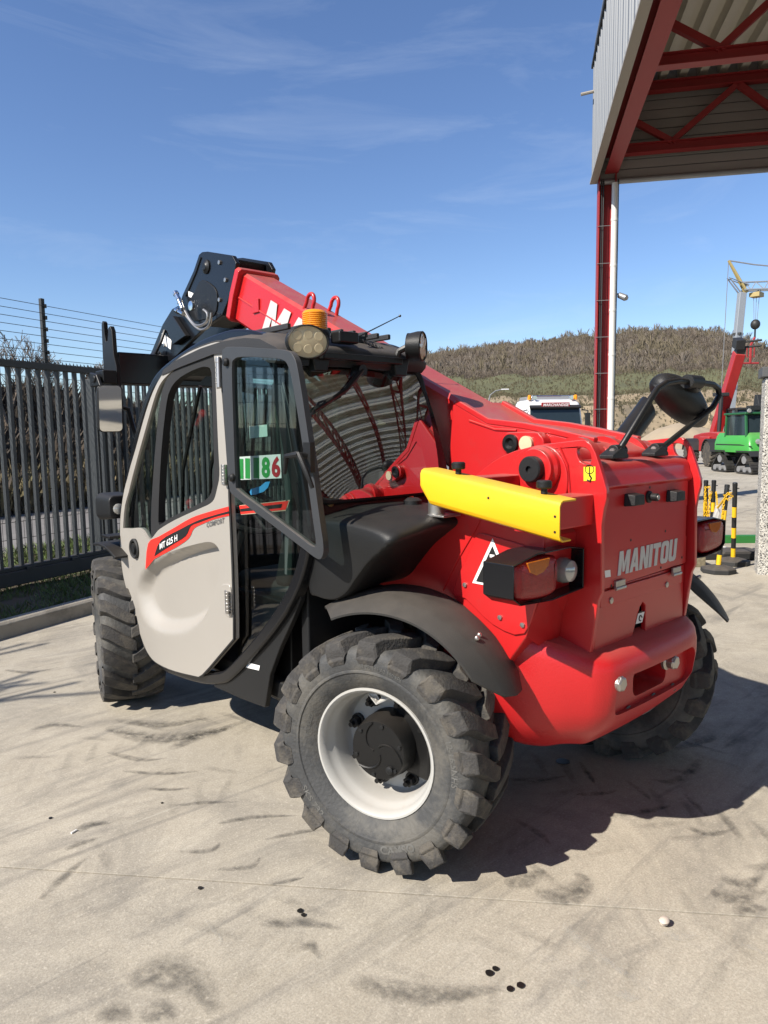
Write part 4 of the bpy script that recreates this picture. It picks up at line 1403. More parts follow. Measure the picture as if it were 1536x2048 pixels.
# hood between the plates
hd = MB()
hd.prism(smooth_loop([(-0.480, 1.335), (-0.480, 1.385), (-0.470, 1.415), (-0.45, 1.43), (-0.40, 1.435), (-0.33, 1.43), (-0.30, 1.40), (-0.30, 1.335)], 3), 'x', -0.323, 0.323)
hood = P_(hd, 'hood', m_red, bevel=0.004)
ld = MB()
LY = -0.472
lid = [(-0.293,1.363),(-0.287,1.373),(0.249,1.374),(0.279,1.362),(0.295,1.188),(0.299,1.001),(0.016,1.005),(-0.265,1.004),(-0.279,1.141),(-0.288,1.307)]
xs0 = min(a for a, b in lid); 
LX0, LX1 = -0.312, 0.305
ld.prism([(LX0, 1.345), (LX0+0.012, 1.365), (LX1-0.02, 1.365), (LX1, 1.345), (LX1, 1.245), (LX1-0.006, 1.24), (LX1-0.006, 1.13), (LX1, 1.125), (LX1, 1.02), (LX0+0.01, 1.008), (LX0+0.01, 1.20), (LX0, 1.205)], 'y', LY-0.012, LY+0.02)
lido = P_(ld, 'rear_lid', m_red, bevel=0.005, seg=3)
lp_ = MB()
lp_.prism([(-0.318, 0.80), (-0.318, 1.005), (0.318, 1.012), (0.318, 0.80), (0.035, 0.79), (0.025, 0.80), (0.02, 0.90), (0.0, 0.915), (-0.02, 0.90), (-0.07, 0.80), (-0.085, 0.785)], 'y', LY+0.0, LY+0.02)
lpo = P_(lp_, 'lower_rear_panel', m_red, bevel=0.004)
st2 = MB(); st2.box((-0.30, LY-0.008, 0.945), (0.285, LY-0.001, 1.000)); st2.build('cross_strip', m_red, lpo, bevel=0.003)
dk = MB(); dk.box((-0.32, LY+0.03, 0.75), (0.32, LY+0.05, 1.36)); P_(dk, 'engine_bay_back', m_black)
for x, z in [(-0.235,0.962),(0.159,0.956)]:
    b_ = MB(); b_.lathe([(0.011, 0), (0.011, 0.008), (0.0, 0.009)], (x, LY-0.004, z), (0, -1, 0), 10)
    b_.build('bolt', m_steel, lpo)
# lid fittings: two grips, a lock and hinges
for (x, z) in [(-0.134,1.298),(0.166,1.291)]:
    k_ = MB()
    a = [(x-0.040, 0, z-0.022), (x+0.040, 0, z-0.022), (x+0.036, 0, z+0.022), (x-0.036, 0, z+0.022)]
    k_.loft([[Vector((p[0], LY-0.012, p[2])) for p in a], [Vector((x+(p[0]-x)*0.86, LY-0.052, z+(p[2]-z)*0.8)) for p in a]])
    k_.build('grip', m_plast, lido, bevel=0.004)
(x, z), = [(-0.003,1.298)]
k_ = MB(); k_.lathe([(0.022, 0.0), (0.022, 0.006), (0.014, 0.010), (0.014, 0.035), (0.0, 0.036)], (x, LY-0.012, z), (0, -1, 0), 14)
k_.build('lock', m_plast, lido)
MB().cyl((x, LY-0.048, z), (x, LY-0.051, z), 0.009, 12).build('lock_barrel', m_steel, lido)
for (x, z) in [(-0.195,1.014),(0.216,1.003)]:
    k_ = MB(); k_.box((x-0.030, LY-0.022, z-0.012), (x+0.030, LY-0.012, z+0.014)); k_.cyl((x-0.032, LY-0.02, z-0.012), (x+0.032, LY-0.02, z-0.012), 0.007, 8)
    k_.build('hinge', m_steel, lido, bevel=0.002)
(nx0, nz0), (nx1, nz1), (nx2, nz2) = [(-0.204,1.041),(0.213,1.030),(-0.191,1.123)]
maker_name('MANITOU', (nx0, LY-0.0125, nz0+0.002), (1, 0, 0), (0, 0, 1), (0, -1, 0), nz2-nz0, (nx1-nx0), m_grey_letter, lido, shear=0.14)
for nm, pts in (('plate_label', [(-0.285,1.072),(-0.250,1.070),(-0.246,1.046),(-0.281,1.048)]), ('warning_label', [(-0.036,0.879),(0.011,0.878),(-0.005,0.842),(-0.052,0.844)])):
    mb = MB(); mb.add([(a, LY-0.0125 if nm == 'plate_label' else LY-0.0015, b) for a, b in pts], [(0,1,2,3)]); mb.build(nm, m_white, lpo if nm != 'plate_label' else lido, smooth=0)
(wx, wz), = [(-0.020,0.860)]
MB().tube([(wx+0.010*math.cos(a), LY-0.003, wz+0.010*math.sin(a)) for a in [2*PI*k/10 for k in range(9)]], 0.002, 4).build('label_mark', m_blackprint, lpo)
MB().box((wx-0.012, LY-0.003, wz+0.020), (wx+0.014, LY-0.002, wz+0.025)).build('label_mark', m_blackprint, lpo)

# cast counterweight with recess
def ring_cw(z, pts, zt=None):
    out = []
    full = list(pts) + [(-x, y) for x, y in pts[::-1] if abs(x) > 1e-6]
    return [Vector((x, y, z + (zt or 0)*(y+0.5))) for x, y in smooth_loop(full, 2)]
def cws(k, yc, yr):
    """Half outline of the casting: k scales the width, yc / yr place the corner and the rear face."""
    return [(-0.525*k, 0.05), (-0.53*k, -0.15), (-0.505*k, -0.215), (-0.44*k, (yc-0.215)/2-0.02), (-0.365*k, yc+0.005), (-0.335*k, yc-0.022), (-0.29*k, (yc-0.022)*0.3+yr*0.7), (-0.15*k, yr), (0, yr-0.002)]
secs = [(0.372, cws(0.42, -0.20, -0.23)), (0.390, cws(0.62, -0.27, -0.31)), (0.445, cws(0.83, -0.38, -0.42)), (0.53, cws(0.94, -0.455, -0.505)),
        (0.60, cws(0.985, -0.485, -0.54)), (0.68, cws(1.0, -0.495, -0.55)), (0.738, cws(1.0, -0.495, -0.55)), (0.778, cws(0.99, -0.488, -0.543)), (0.797, cws(0.955, -0.465, -0.515))]
cw = MB(); cw.loft([ring_cw(z, p, 0.26 if z > 0.7 else (0.12 if z > 0.6 else 0)) for z, p in secs])
cwo = P_(cw, 'counterweight', m_redcast, smooth=50)
cut = MB()
cut.prism(round_rect(-0.285, 0.575, 0.285, 0.712, 0.045, 5), 'y', -0.70, -0.508)
cut2 = MB(); cut2.prism(round_rect(-0.125, 0.60, 0.115, 0.695, 0.03, 4), 'y', -0.70, -0.40)
cuts = [cut.build('cutter', m_redcast, None), cut2.build('cutter', m_redcast, None)]
for c_ in cuts:
    bo = cwo.modifiers.new('recess', 'BOOLEAN'); bo.operation = 'DIFFERENCE'; bo.object = c_; bo.solver = 'EXACT'
dg = bpy.context.evaluated_depsgraph_get()
me2 = bpy.data.meshes.new_from_object(cwo.evaluated_get(dg))
cwo.modifiers.clear(); cwo.data = me2
me2.set_sharp_from_angle(angle=R(38))
for c_ in cuts:
    bpy.data.objects.remove(c_)
bv = cwo.modifiers.new('bevel', 'BEVEL'); bv.width = 0.010; bv.segments = 3; bv.limit_method = 'ANGLE'; bv.angle_limit = R(45)
for x, z in [(-0.273,0.697),(0.104,0.684)]:
    b_ = MB()
    b_.lathe([(0.034, 0.0), (0.034, 0.010), (0.029, 0.012), (0.026, 0.016), (0.026, 0.036), (0.022, 0.040), (0.0, 0.041)], (x, -0.510, z), (0, -1, 0), 24)
    bo_ = b_.build('washer', m_steel, cwo)
    b2 = MB(); b2.lathe([(0.027, 0.012), (0.027, 0.04), (0.022, 0.046), (0.0, 0.046)], (x, -0.510, z), (0, -1, 0), 6); b2.build('bolt', m_steel, cwo, bevel=0.002)

# yellow guard channel with its thumb screws and brackets
ya, yb_ = (0.015, 1.415), (-0.545, 1.336)       # upper outer edge front / rear
ug = MB()
T_ = 0.006
def chan(y, zt, hh):
    xo = -0.66
    prof = []
    for (dx, dz) in ((0.085, 0), (0.018, 0), (0.006, -0.006), (0, -0.018), (0, -hh+0.018), (0.006, -hh+0.006), (0.018, -hh), (0.06, -hh)):
        prof.append((xo+dx, dz))
    inn = [(xo+0.06, -hh+T_), (xo+0.02, -hh+T_), (xo+0.010, -hh+0.012), (xo+T_, -hh+0.022), (xo+T_, -0.022), (xo+0.010, -0.012), (xo+0.02, -T_), (xo+0.085, -T_)]
    return [Vector((a, y, zt+b)) for a, b in prof+inn]
ug.loft([chan(0.000, 1.415, 0.075), chan(-0.04, 1.410, 0.120), chan(-0.56, 1.336, 0.122)])
P_(ug, 'guard_channel', m_yellow, smooth=50, bevel=0.0015, seg=1)
for y, z in ((-0.135, 1.397), (-0.475, 1.349)):
    k_ = MB(); k_.cyl((-0.615, y, z), (-0.615, y, z+0.018), 0.010, 12)
    for i in range(12):
        pass
    k_.lathe([(0.020, 0.016), (0.023, 0.020), (0.023, 0.036), (0.019, 0.040), (0.0, 0.040)], (-0.615, y, z), (0, 0, 1), 18)
    P_(k_, 'thumb_screw', m_plast, smooth=30)
for y0, y1, zt in ((-0.19, -0.10, 1.385), (-0.475, -0.385, 1.330)):
    k_ = MB(); k_.box((-0.645, y0, zt-0.10), (-0.34, y1, zt)); P_(k_, 'guard_bracket', m_red, bevel=0.006)

# tail lights in black box brackets
def tail_light(sx):
    x0, x1 = 0.36, 0.735
    k_ = MB()
    out = [(x0, 1.02), (x0, 1.155), (x0+0.08, 1.168), (x1-0.12, 1.168), (x1, 1.145), (x1, 1.045), (x1-0.04, 1.018), (x1-0.2, 1.008)]
    inn = offset_poly(out, 0.006)
    out = [(sx*a, b) for a, b in out]; inn = [(sx*a, b) for a, b in inn]
    k_.prism(out, 'y', -0.455, -0.34, [inn])
    k_.prism(offset_poly(inn, 0.001), 'y', -0.400, -0.394)
    bo = P_(k_, 'light_bracket', m_blackg, bevel=0.003)
    ln = smooth_loop([(sx*a, b) for a, b in ((0.722, 1.10), (0.710, 1.045), (0.668, 1.028), (0.568, 1.022), (0.512, 1.035), (0.502, 1.08), (0.506, 1.135), (0.535, 1.152), (0.638, 1.156), (0.710, 1.146))], 3)
    l0 = MB(); l0.loft([[Vector((a, -0.405, b)) for a, b in ln], [Vector((a, -0.443, b)) for a, b in ln],
                        [Vector((a, -0.455, b)) for a, b in offset_poly(ln, 0.012)], [Vector((a, -0.458, b)) for a, b in offset_poly(ln, 0.03)]])
    lo = l0.build('lens', m_redlens, bo, smooth=45)
    am = [(sx*a, b) for a, b in ((0.675, 1.146), (0.56, 1.148), (0.568, 1.125), (0.593, 1.108), (0.628, 1.102), (0.66, 1.115))]
    l1 = MB(); l1.prism(am, 'y', -0.454, -0.4615); l1.build('indicator_lens', m_amberlens, bo, bevel=0.002)
    rl = MB(); rl.lathe([(0.040, 0), (0.042, 0.03), (0.034, 0.052), (0.016, 0.062), (0.0, 0.064)], (sx*0.425, -0.397, 1.085), (0, -1, 0), 24)
    rl.build('reversing_lamp', m_clearlens, bo)
tail_light(-1); tail_light(1)

# warning triangle on the side plate
tri = [(-0.210,1.176),(-0.248,1.145),(-0.243,1.032),(-0.122,1.015)]
ty, tz = tri[0]
(by, bz), = [(-0.122,1.015)]
hw = abs(by-ty); 
tw_ = MB(); tw_.add([(-0.5295, ty+hw*1.02, bz), (-0.5295, ty-hw*1.02, bz), (-0.5295, ty, tz+0.004)], [(0,1,2)])
to = tw_.build('warning_triangle', m_white, tele, smooth=0, recalc=False)
MB().add([(-0.5305, ty+hw*0.82, bz+0.008), (-0.5305, ty-hw*0.82, bz+0.008), (-0.5305, ty, tz-0.022)], [(0,1,2)]).build('triangle_field', m_blackprint, to, smooth=0, recalc=False)
for f_, w_ in ((0.62, .020), (0.52, .030), (0.42, .036)):
    z_ = bz+(tz-bz)*f_
    MB().box((-0.5320, ty-w_/2, z_), (-0.5310, ty+w_/2, z_+0.010)).build('triangle_text', m_white, to, smooth=0)
MB().box((-0.5320, ty-0.02, bz+0.012), (-0.5310, ty+0.025, bz+0.05)).build('triangle_pictogram', m_white, to, smooth=0)

# ---------------------------------------------------------------- rear mudguards
def mudguard(side):
    c = Vector((-0.735, 0.085, TR)) if side < 0 else Vector((0.69, 0.0, TR))
    axv = Vector((side*math.cos(ST), side*math.sin(ST), 0))
    fwdv = Vector((-math.sin(ST), math.cos(ST), 0))
    us = [-1, -0.6, -0.2, 0.2, 0.55, 0.62, 0.85, 0.95, 1.0]
    n = 26
    def pt(u, f, th):
        a0 = R(43 - 11*(u+1)); a1 = R(-61 + 0.5*(u+1))
        # rounded rear end, pointed front end
        a1 += R(13)*max(0, abs(u-0.1)-0.2)**2*2
        a0 -= R(10)*max(0, -u-0.2)**2
        a = a0+(a1-a0)*f
        if side > 0: a = -a*0.95 - R(6) if False else a
        rr = 0.552 + 0.010*math.sin(PI*f) - 0.045*max(0, f-0.55)**1.4 - (0.0 if u < 0.55 else 0.010) - 0.09*max(0, u-0.45)**1.3 - 0.012*max(0, -u-0.5) - th
        d = fwdv*math.sin(a) + Vector((0, 0, 1))*math.cos(a)
        return c + axv*(-0.030+u*0.130) + d*rr
    mb = MB(); vv = []
    for th in (0, 0.007):
        for i in range(n+1):
            for u in us:
                vv.append(pt(u, i/n, th))
    k = len(us); o = (n+1)*k; ff = []
    for i in range(n):
        for j in range(k-1):
            q = (i*k+j, (i+1)*k+j, (i+1)*k+j+1, i*k+j+1)
            ff.append(q); ff.append(tuple(x+o for x in q[::-1]))
    for i in range(n):
        for j in (0, k-1):
            ff.append((i*k+j, (i+1)*k+j, (i+1)*k+j+o, i*k+j+o))
    for j in range(k-1):
        for i in (0, n):
            ff.append((i*k+j, i*k+j+1, i*k+j+1+o, i*k+j+o))
    mb.add(vv, ff)
    mo = P_(mb, 'mudguard', m_fender, smooth=35)
    for u in (0.15, 0.38):
        MB().ball(pt(u, 0.74, -0.002), 0.009, 10).build('rivet', m_steel, mo)
mudguard(-1); mudguard(1)

sm = [(-0.182,1.293),(-0.127,1.200),(-0.045,1.085),(0.026,0.966)]
MB().tube([(-0.5215, a, b) for a, b in sm], 0.004, 6).build('weld_bead', m_red, tele)
sm = [(-0.346,1.479),(-0.376,1.422),(-0.387,1.331),(-0.384,1.272)]
MB().tube([(-0.348, a, b) for a, b in sm], 0.005, 6).build('weld_bead', m_red, tele)
for q in [(-0.363,1.141),(-0.243,0.915),(-0.336,0.907),(-0.087,1.003)]:
    MB().lathe([(0.009, 0), (0.009, 0.006), (0, 0.007)], (-0.528, q[0], q[1]), (-1, 0, 0), 6).build('panel_screw', m_steel, tele)
for q in [(-0.241,1.014),(0.130,1.162),(0.005,1.331),(-0.119,1.156),(0.103,1.029),(0.269,1.046)]:
    MB().lathe([(0.005, 0), (0.005, 0.001), (0, 0.001)], (q[0], LY-0.0122, q[1]), (0, -1, 0), 8).build('rivet_hole', m_blackprint, lido)
# end holes and edge chips of the yellow channel
for y, z in ((-0.545, 1.29), (-0.545, 1.245), (-0.30, 1.33)):
    MB().lathe([(0.004, 0), (0.004, 0.001), (0, 0.001)], (-0.6603, y, z), (-1, 0, 0), 8).build('drain_hole', m_blackprint, tele)
# nicks along the counterweight rim
for k in range(9):
    x = -0.20+0.05*k+0.02*math.sin(k*3.7); z = 0.565+0.012*math.sin(k*2.1)
    MB().ball((x, -0.513, z), 0.007+0.004*math.sin(k)**2, 8, (1.6, 0.25, 0.7)).build('paint_chip', m_tyremark, cwo)

# ---------------------------------------------------------------- cab
def XS(y, z):
    """Outer skin of the cab's left side: gently barrelled, drawn in towards the front."""
    return -0.895 + 0.03*((z-1.05)/0.85)**2 + (0.035*min(1, (y-1.5)/0.5)**2 if y > 1.5 else 0)
def skin(off):
    return lambda a, b: (XS(a, b)+off, a, b)
fr_out = smooth_loop([(1.751,0.336),(1.512,0.347),(1.272,0.377),(1.108,0.417),(0.992,0.468),(0.772,0.632),(0.589,0.789),(0.459,0.930),(0.382,1.063),(0.356,1.176),(0.368,1.284),(0.410,1.435),(0.465,1.598),(0.523,1.734),(0.581,1.838),(0.646,1.905),(0.727,1.942),(0.842,1.964),(0.963,1.970),(1.190,1.951),(1.464,1.893),(1.643,1.832),(1.770,1.734),(1.889,1.600),(2.033,1.417),(2.131,1.225),(2.179,1.055),(2.185,0.886),(2.143,0.735),(2.060,0.579),(1.945,0.406)], 4)
fr_in = offset_poly(fr_out, 0.055)
cf = sheet(fr_out, [fr_in], skin(0.02), 0.05, 0.06)
frame = P_(cf, 'cab_frame', m_blackg, smooth=40, bevel=0.012, seg=3)
# right-hand cab side frame, mirror of the left one
XR = -0.10
cf2 = MB(); cf2.prism(fr_out, 'x', XR-0.05, XR, [fr_in])
P_(cf2, 'cab_side_frame', m_blackg, smooth=40, bevel=0.01)
MB().add([(XR-0.022, a, b) for a, b in offset_poly(fr_in, -0.004)], [tuple(range(len(fr_in)))]).build('right_side_glass', m_glass, tele, smooth=0, recalc=False)

# roof
roof_prof = [(0.515, 1.800), (0.490, 1.825), (0.485, 1.852), (0.50, 1.872), (0.54, 1.890), (0.64, 1.925), (0.75, 1.945), (0.92, 1.950), (1.12, 1.936), (1.32, 1.905), (1.48, 1.86), (1.50, 1.83), (1.3, 1.86), (1.0, 1.895), (0.7, 1.87), (0.56, 1.81)]
rf = MB(); rings = []
for i in range(17):
    f = i/16; x = -0.875+0.775*f
    e = min(1, math.sin(PI*f)**0.35)
    rings.append([Vector((x, y+(0.03*(1-e) if y < 0.6 else 0), 1.80+(z-1.80)*(0.80+0.20*e)+(0.012*e if z > 1.9 else 0))) for y, z in roof_prof])
rf.loft(rings)
m_roof = M('roof_plastic', (0.022, 0.022, 0.023), 0.6, var=0.2, bump=0.2, bscale=200, dust=(DUSTC, 0.22))
roof = P_(rf, 'roof', m_roof, smooth=50)
for k in range(9):
    x = -0.76+0.066*k
    MB().box((x, 0.62, 1.945), (x+0.018, 1.1, 1.968)).build('roof_rib', m_roof, roof, bevel=0.004)

# rear window, its frame and the panel below
rw = MB()
out = [(-0.862, 1.16), (-0.875, 1.45), (-0.862, 1.70), (-0.835, 1.80), (-0.78, 1.855), (-0.22, 1.855), (-0.15, 1.80), (-0.115, 1.70), (-0.075, 1.45), (-0.06, 1.16)]
inn = round_rect(-0.80, 1.315, -0.145, 1.795, 0.05, 4)
rw.prism(out, 'y', 0.0, 0.06, [inn])
RY = lambda z: 0.385 + 0.32*(z-1.30)
rw.v = [(x, y+RY(z)+0.008, z) for x, y, z in rw.v]
P_(rw, 'rear_frame_panel', m_black, bevel=0.012, seg=3)
rg = MB(); NX, NZ = 16, 12
vv = []
for i in range(NX+1):
    for j in range(NZ+1):
        a, b = i/NX, j/NZ
        x = -0.825+0.705*a; z = 1.29+0.53*b
        y = RY(z) - 0.030*(1-(2*a-1)**2) - 0.022*(1-(2*b-1)**2)*(1-0.3*(2*a-1)**2) + 0.003*math.sin(5*a+3*b)
        vv.append((x, y, z))
rg.add(vv, [(i*(NZ+1)+j, (i+1)*(NZ+1)+j, (i+1)*(NZ+1)+j+1, i*(NZ+1)+j+1) for i in range(NX) for j in range(NZ)])
rwin = P_(rg, 'rear_window', m_glassr, smooth=80, recalc=False)
sl = MB(); sl.tube([(x, RY(z), z) for x, z in smooth_loop(round_rect(-0.828, 1.287, -0.118, 1.823, 0.06, 4), 1)], 0.014, 8, closed=True)
sl.build('window_seal', m_rub, rwin)
wi = MB()
wa, wb, wc = [(-0.782,1.623),(-0.617,1.705),(-0.513,1.787)]
wi.tube([(wa[0], 0.43, wa[1]), (wb[0], 0.445, wb[1]), (wc[0], 0.47, wc[1])], [0.006, 0.010, 0.012], 8)
wi.tube([(wa[0]-0.03, 0.43, wa[1]-0.035), (wa[0]+0.03, 0.44, wa[1]+0.03), (wb[0], 0.45, wb[1]-0.012)], 0.005, 6)
wi.cyl((wc[0], 0.52, wc[1]), (wc[0], 0.46, wc[1]), 0.022, 12)
wi.build('wiper', m_black, rwin)
for x, z in [(-0.203,1.685)]:
    MB().lathe([(0.016, 0), (0.016, 0.008), (0.010, 0.014), (0, 0.014)], (x, RY(z)-0.012, z), (0, -1, 0), 16).build('glass_fixing', m_steel, rwin)
for x, z in [(-0.753,1.280),(-0.336,1.272)]:
    MB().lathe([(0.015, 0), (0.015, 0.010), (0.008, 0.013), (0, 0.013)], (x, RY(z)+0.010, z), (0, -1, 0), 16).build('panel_bolt', M('brass', (0.5, 0.38, 0.18), 0.35, 0.8), tele)
for x in (-0.70, -0.28):
    MB().prism([(x-0.05, 1.85), (x+0.05, 1.85), (x+0.03, 1.775), (x-0.03, 1.775)], 'y', 0.485, 0.53).build('window_hinge', m_black, tele, bevel=0.006)

# windscreen and floor
fs = MB()
fs.add([(-0.84, 1.66, 1.76), (-0.13, 1.66, 1.76), (-0.13, 1.93, 1.20), (-0.84, 1.93, 1.20)], [(0,1,2,3)])
P_(fs, 'windscreen', m_glass, smooth=0, recalc=False)
fs2 = MB(); fs2.add([(-0.84, 1.93, 1.20), (-0.13, 1.93, 1.20), (-0.13, 1.90, 0.80), (-0.84, 1.90, 0.80)], [(0,1,2,3)])
P_(fs2, 'lower_windscreen', m_glass, smooth=0, recalc=False)
fl_ = MB(); fl_.box((-0.80, 0.62, 0.44), (-0.12, 1.70, 0.52)); fl_.box((-0.76, 1.72, 0.5), (-0.12, 1.80, 0.82)); fl_.box((-0.80, 0.48, 0.60), (-0.12, 0.53, 1.2)); fl_.box((-0.20, 0.52, 0.5), (-0.14, 1.85, 0.95))
P_(fl_, 'cab_floor', m_plast, bevel=0.01)
# rounded belly of the cab under the door
tub = MB(); tub.prism([(q[0], q[1]) for q in offset_poly(fr_out, 0.03) if q[1] < 1.0], 'x', -0.82, -0.14)
# seat, wheel, console
se = MB()
se.box((-0.72, 0.72, 0.78), (-0.30, 1.18, 0.92)); se.box((-0.60, 0.8, 0.52), (-0.42, 1.1, 0.78))
P_(se, 'seat_cushion', m_seat, bevel=0.05, seg=4)
sb = MB()
sb.loft([[Vector((x, 0.72+dy+0.02, 0.88)) for x, dy in ((-.72, 0), (-.30, 0), (-.30, .12), (-.72, .12))],
         [Vector((x, 0.66+dy, 1.18)) for x, dy in ((-.71, 0), (-.31, 0), (-.31, .12), (-.71, .12))],
         [Vector((x, 0.60+dy, 1.46)) for x, dy in ((-.66, 0), (-.36, 0), (-.36, .09), (-.66, .09))]])
P_(sb, 'seat_back', m_seat, bevel=0.04, seg=4)
sw = MB()
c_ = Vector((-0.50, 1.36, 1.16)); n_ = Vector((0, -0.55, 0.85)).normalized(); e1 = Vector((1, 0, 0)); e2 = n_.cross(e1)
sw.tube([c_+(e1*math.cos(a)+e2*math.sin(a))*0.17 for a in [2*PI*k/28 for k in range(28)]], 0.016, 8, closed=True)
for a in (0.5, 2.6, 4.7):
    sw.tube([c_, c_+(e1*math.cos(a)+e2*math.sin(a))*0.17], 0.010, 6)
sw.tube([c_, c_-n_*0.35+Vector((0, 0.1, -0.2))], 0.035, 10)
P_(sw, 'steering_wheel', m_plast)
ds_ = MB(); ds_.box((-0.78, 1.52, 0.82), (-0.20, 1.86, 1.10)); P_(ds_, 'dashboard', m_plast, bevel=0.04, seg=3)
co = MB(); co.box((-0.28, 0.62, 0.82), (-0.15, 1.45, 1.02)); P_(co, 'side_console', m_plast, bevel=0.03)
js = MB(); js.tube([(-0.22, 1.3, 1.02), (-0.24, 1.32, 1.18)], [0.012, 0.02], 10); js.ball((-0.24, 1.32, 1.2), 0.028, 12); P_(js, 'joystick', m_redprint)
gr = MB()
for dx in (0, 0.10):
    gr.tube([(-0.20+dx*0.2, 0.46, 1.30), (-0.42, 0.60, 1.60), (-0.55-dx, 0.66, 1.78)], 0.012, 8)
P_(gr, 'grab_rail', m_steel)
# front guard bars seen through the cab
for k in range(4):
    x = -0.72+0.17*k
    MB().tube([(x, 2.02, 1.0), (x, 1.98, 1.35), (x, 1.74, 1.80)], 0.011, 6).build('windscreen_guard_bar', m_black, tele)

# fixed glass behind the door
gl_out = [q for q in offset_poly(fr_in, -0.006) if q[0] < 0.93]
sg = sheet(gl_out, [], skin(0.045), 0.06)
sgo = P_(sg, 'side_glass', m_glassd, smooth=60, recalc=False)
# sticker with the fleet number on that glass
num = [(0.859,1.449),(0.557,1.463),(0.551,1.372),(0.850,1.354)]
m_ = MB(); m_.add([skin(0.036)(*q) for q in num], [(0,1,2,3)]); ns = m_.build('number_sticker', m_white, sgo, smooth=0, recalc=False)
(ny0, nz0), (ny1, nz1), (ny2, nz2) = num[3], num[2], num[0]
tot = ny0-ny1; hh = nz2-nz0
for i, (c_, mt_) in enumerate((('1', m_greenprint), ('1', m_greenprint), ('1', m_greenprint), ('8', m_greenprint), ('6', m_darkredprint))):
    f0 = (-0.02, 0.13, 0.34, 0.54, 0.78)[i]; wd_ = (0.10, 0.12, 0.14, 0.20, 0.20)[i]
    def fn(a, b, f0=f0):
        y = ny0-(f0*tot+a); z = nz0+hh*0.06+(nz1-nz0)*f0+b
        return (XS(y, z)+0.0345, y, z)
    lettering('digit', c_, (0,0,0), (1,0,0), (0,0,1), hh*0.86, wd_*tot, mt_, ns, bold=0.04, fn=fn)
m_pale = M('pale_sticker', (0.45, 0.60, 0.54), 0.5)
m_ = MB(); m_.add([skin(0.036)(*q) for q in [(0.780,1.572),(0.651,1.577),(0.647,1.531),(0.777,1.524)]], [(0,1,2,3)]); m_.build('notice_sticker', m_pale, sgo, smooth=0, recalc=False)
m_blue = M('blue_sticker', (0.05, 0.30, 0.62), 0.4)
m_ = MB(); m_.add([skin(0.036)(*q) for q in [(0.781,1.308),(0.769,1.321),(0.701,1.334),(0.664,1.353),(0.631,1.356),(0.646,1.332),(0.676,1.315),(0.735,1.300),(0.773,1.296)]], [tuple(range(9))]); m_.build('blue_sticker', m_blue, sgo, smooth=0, recalc=False)
# striped decal running on over the rear glass
m_tan = M('tan_outline', (0.45, 0.36, 0.26), 0.5)
for nm, mt_, off, q in (('stripe_outline', m_tan, 0.038, [(0.866,1.248),(0.499,1.292),(0.524,1.249),(0.856,1.209)]), ('stripe_red', m_redprint, 0.0365, [(0.866,1.246),(0.506,1.288),(0.527,1.253),(0.855,1.212)]), ('stripe_black', m_blackprint, 0.035, [(0.858,1.234),(0.547,1.274),(0.557,1.258),(0.855,1.222)])):
    m_ = MB(); m_.add([skin(off)(*p) for p in q], [(0,1,2,3)]); m_.build(nm, mt_, sgo, smooth=0, recalc=False)
# pillar inside the glass and rear shelf
MB().tube([(-0.83, 0.60, 1.88), (-0.835, 0.55, 1.6), (-0.835, 0.52, 1.3), (-0.83, 0.55, 1.0)], 0.022, 10).build('inner_pillar', M('dark_green_grey', (0.05, 0.07, 0.065), 0.3, 0.3), tele)

# door skin with the window opening and the pressed-in oval
door_out = smooth_loop([(0.936,1.922),(1.003,1.927),(1.111,1.922),(1.249,1.907),(1.370,1.880),(1.483,1.839),(1.576,1.779),(1.660,1.700),(1.749,1.597),(1.852,1.477),(1.977,1.357),(2.060,1.250),(2.122,1.115),(2.143,1.016),(2.154,0.903),(2.141,0.778),(2.085,0.651),(2.015,0.539),(1.918,0.432),(1.826,0.385),(1.713,0.373),(1.503,0.386),(1.254,0.420)], 3, closed=False)
door_out += [(1.216,0.440),(1.146,0.490),(0.903,0.677),(0.893,0.762),(0.887,0.856),(0.882,1.000),(0.884,1.143),(0.889,1.271),(0.893,1.404),(0.907,1.519),(0.932,1.683),(0.941,1.725),(0.937,1.859)]
hole = smooth_loop([(1.013,1.883),(1.127,1.878),(1.281,1.864),(1.410,1.833),(1.509,1.794),(1.575,1.737),(1.641,1.653),(1.729,1.542),(1.858,1.395),(1.956,1.290),(2.054,1.174),(2.097,1.045)], 3, closed=False)
hole += smooth_loop([(1.983,1.053),(1.848,1.069),(1.773,1.056),(1.713,1.023),(1.658,1.037),(1.605,1.067),(1.555,1.092),(1.388,1.149),(1.153,1.216),(1.060,1.242),(1.011,1.267),(0.983,1.313),(0.960,1.373),(0.966,1.471),(0.982,1.673),(0.999,1.838)], 3, closed=False)
bo_ = smooth_loop([(1.960,0.744),(1.833,0.845),(1.682,0.918),(1.512,0.973),(1.349,1.018),(1.164,1.061),(1.067,1.078),(1.006,1.071),(0.975,1.035),(0.990,0.953),(1.045,0.850),(1.130,0.745),(1.225,0.674),(1.354,0.612),(1.521,0.568),(1.701,0.551),(1.853,0.565),(1.939,0.621)], 3)
bi_ = smooth_loop([(1.821,0.754),(1.695,0.844),(1.519,0.919),(1.353,0.978),(1.167,1.029),(1.038,1.052),(0.983,1.043),(0.999,0.952),(1.062,0.852),(1.184,0.759),(1.363,0.684),(1.565,0.636),(1.703,0.635),(1.791,0.685)], 3)
def door_fn(a, b):
    x = XS(a, b)
    if inside((a, b), bo_):
        do = dist_poly((a, b), bo_)
        di = 0 if inside((a, b), bi_) else dist_poly((a, b), bi_)
        if do < 1e-5: return (x, a, b)
        t = do/(do+di) if do+di > 0 else 0
        t = t*t*(3-2*t)
        x += 0.055*t
    # slight dish of the hinge pads
    return (x, a, b)
dr = sheet(door_out, [hole], door_fn, 0.014, 0.03, [bo_, bi_])
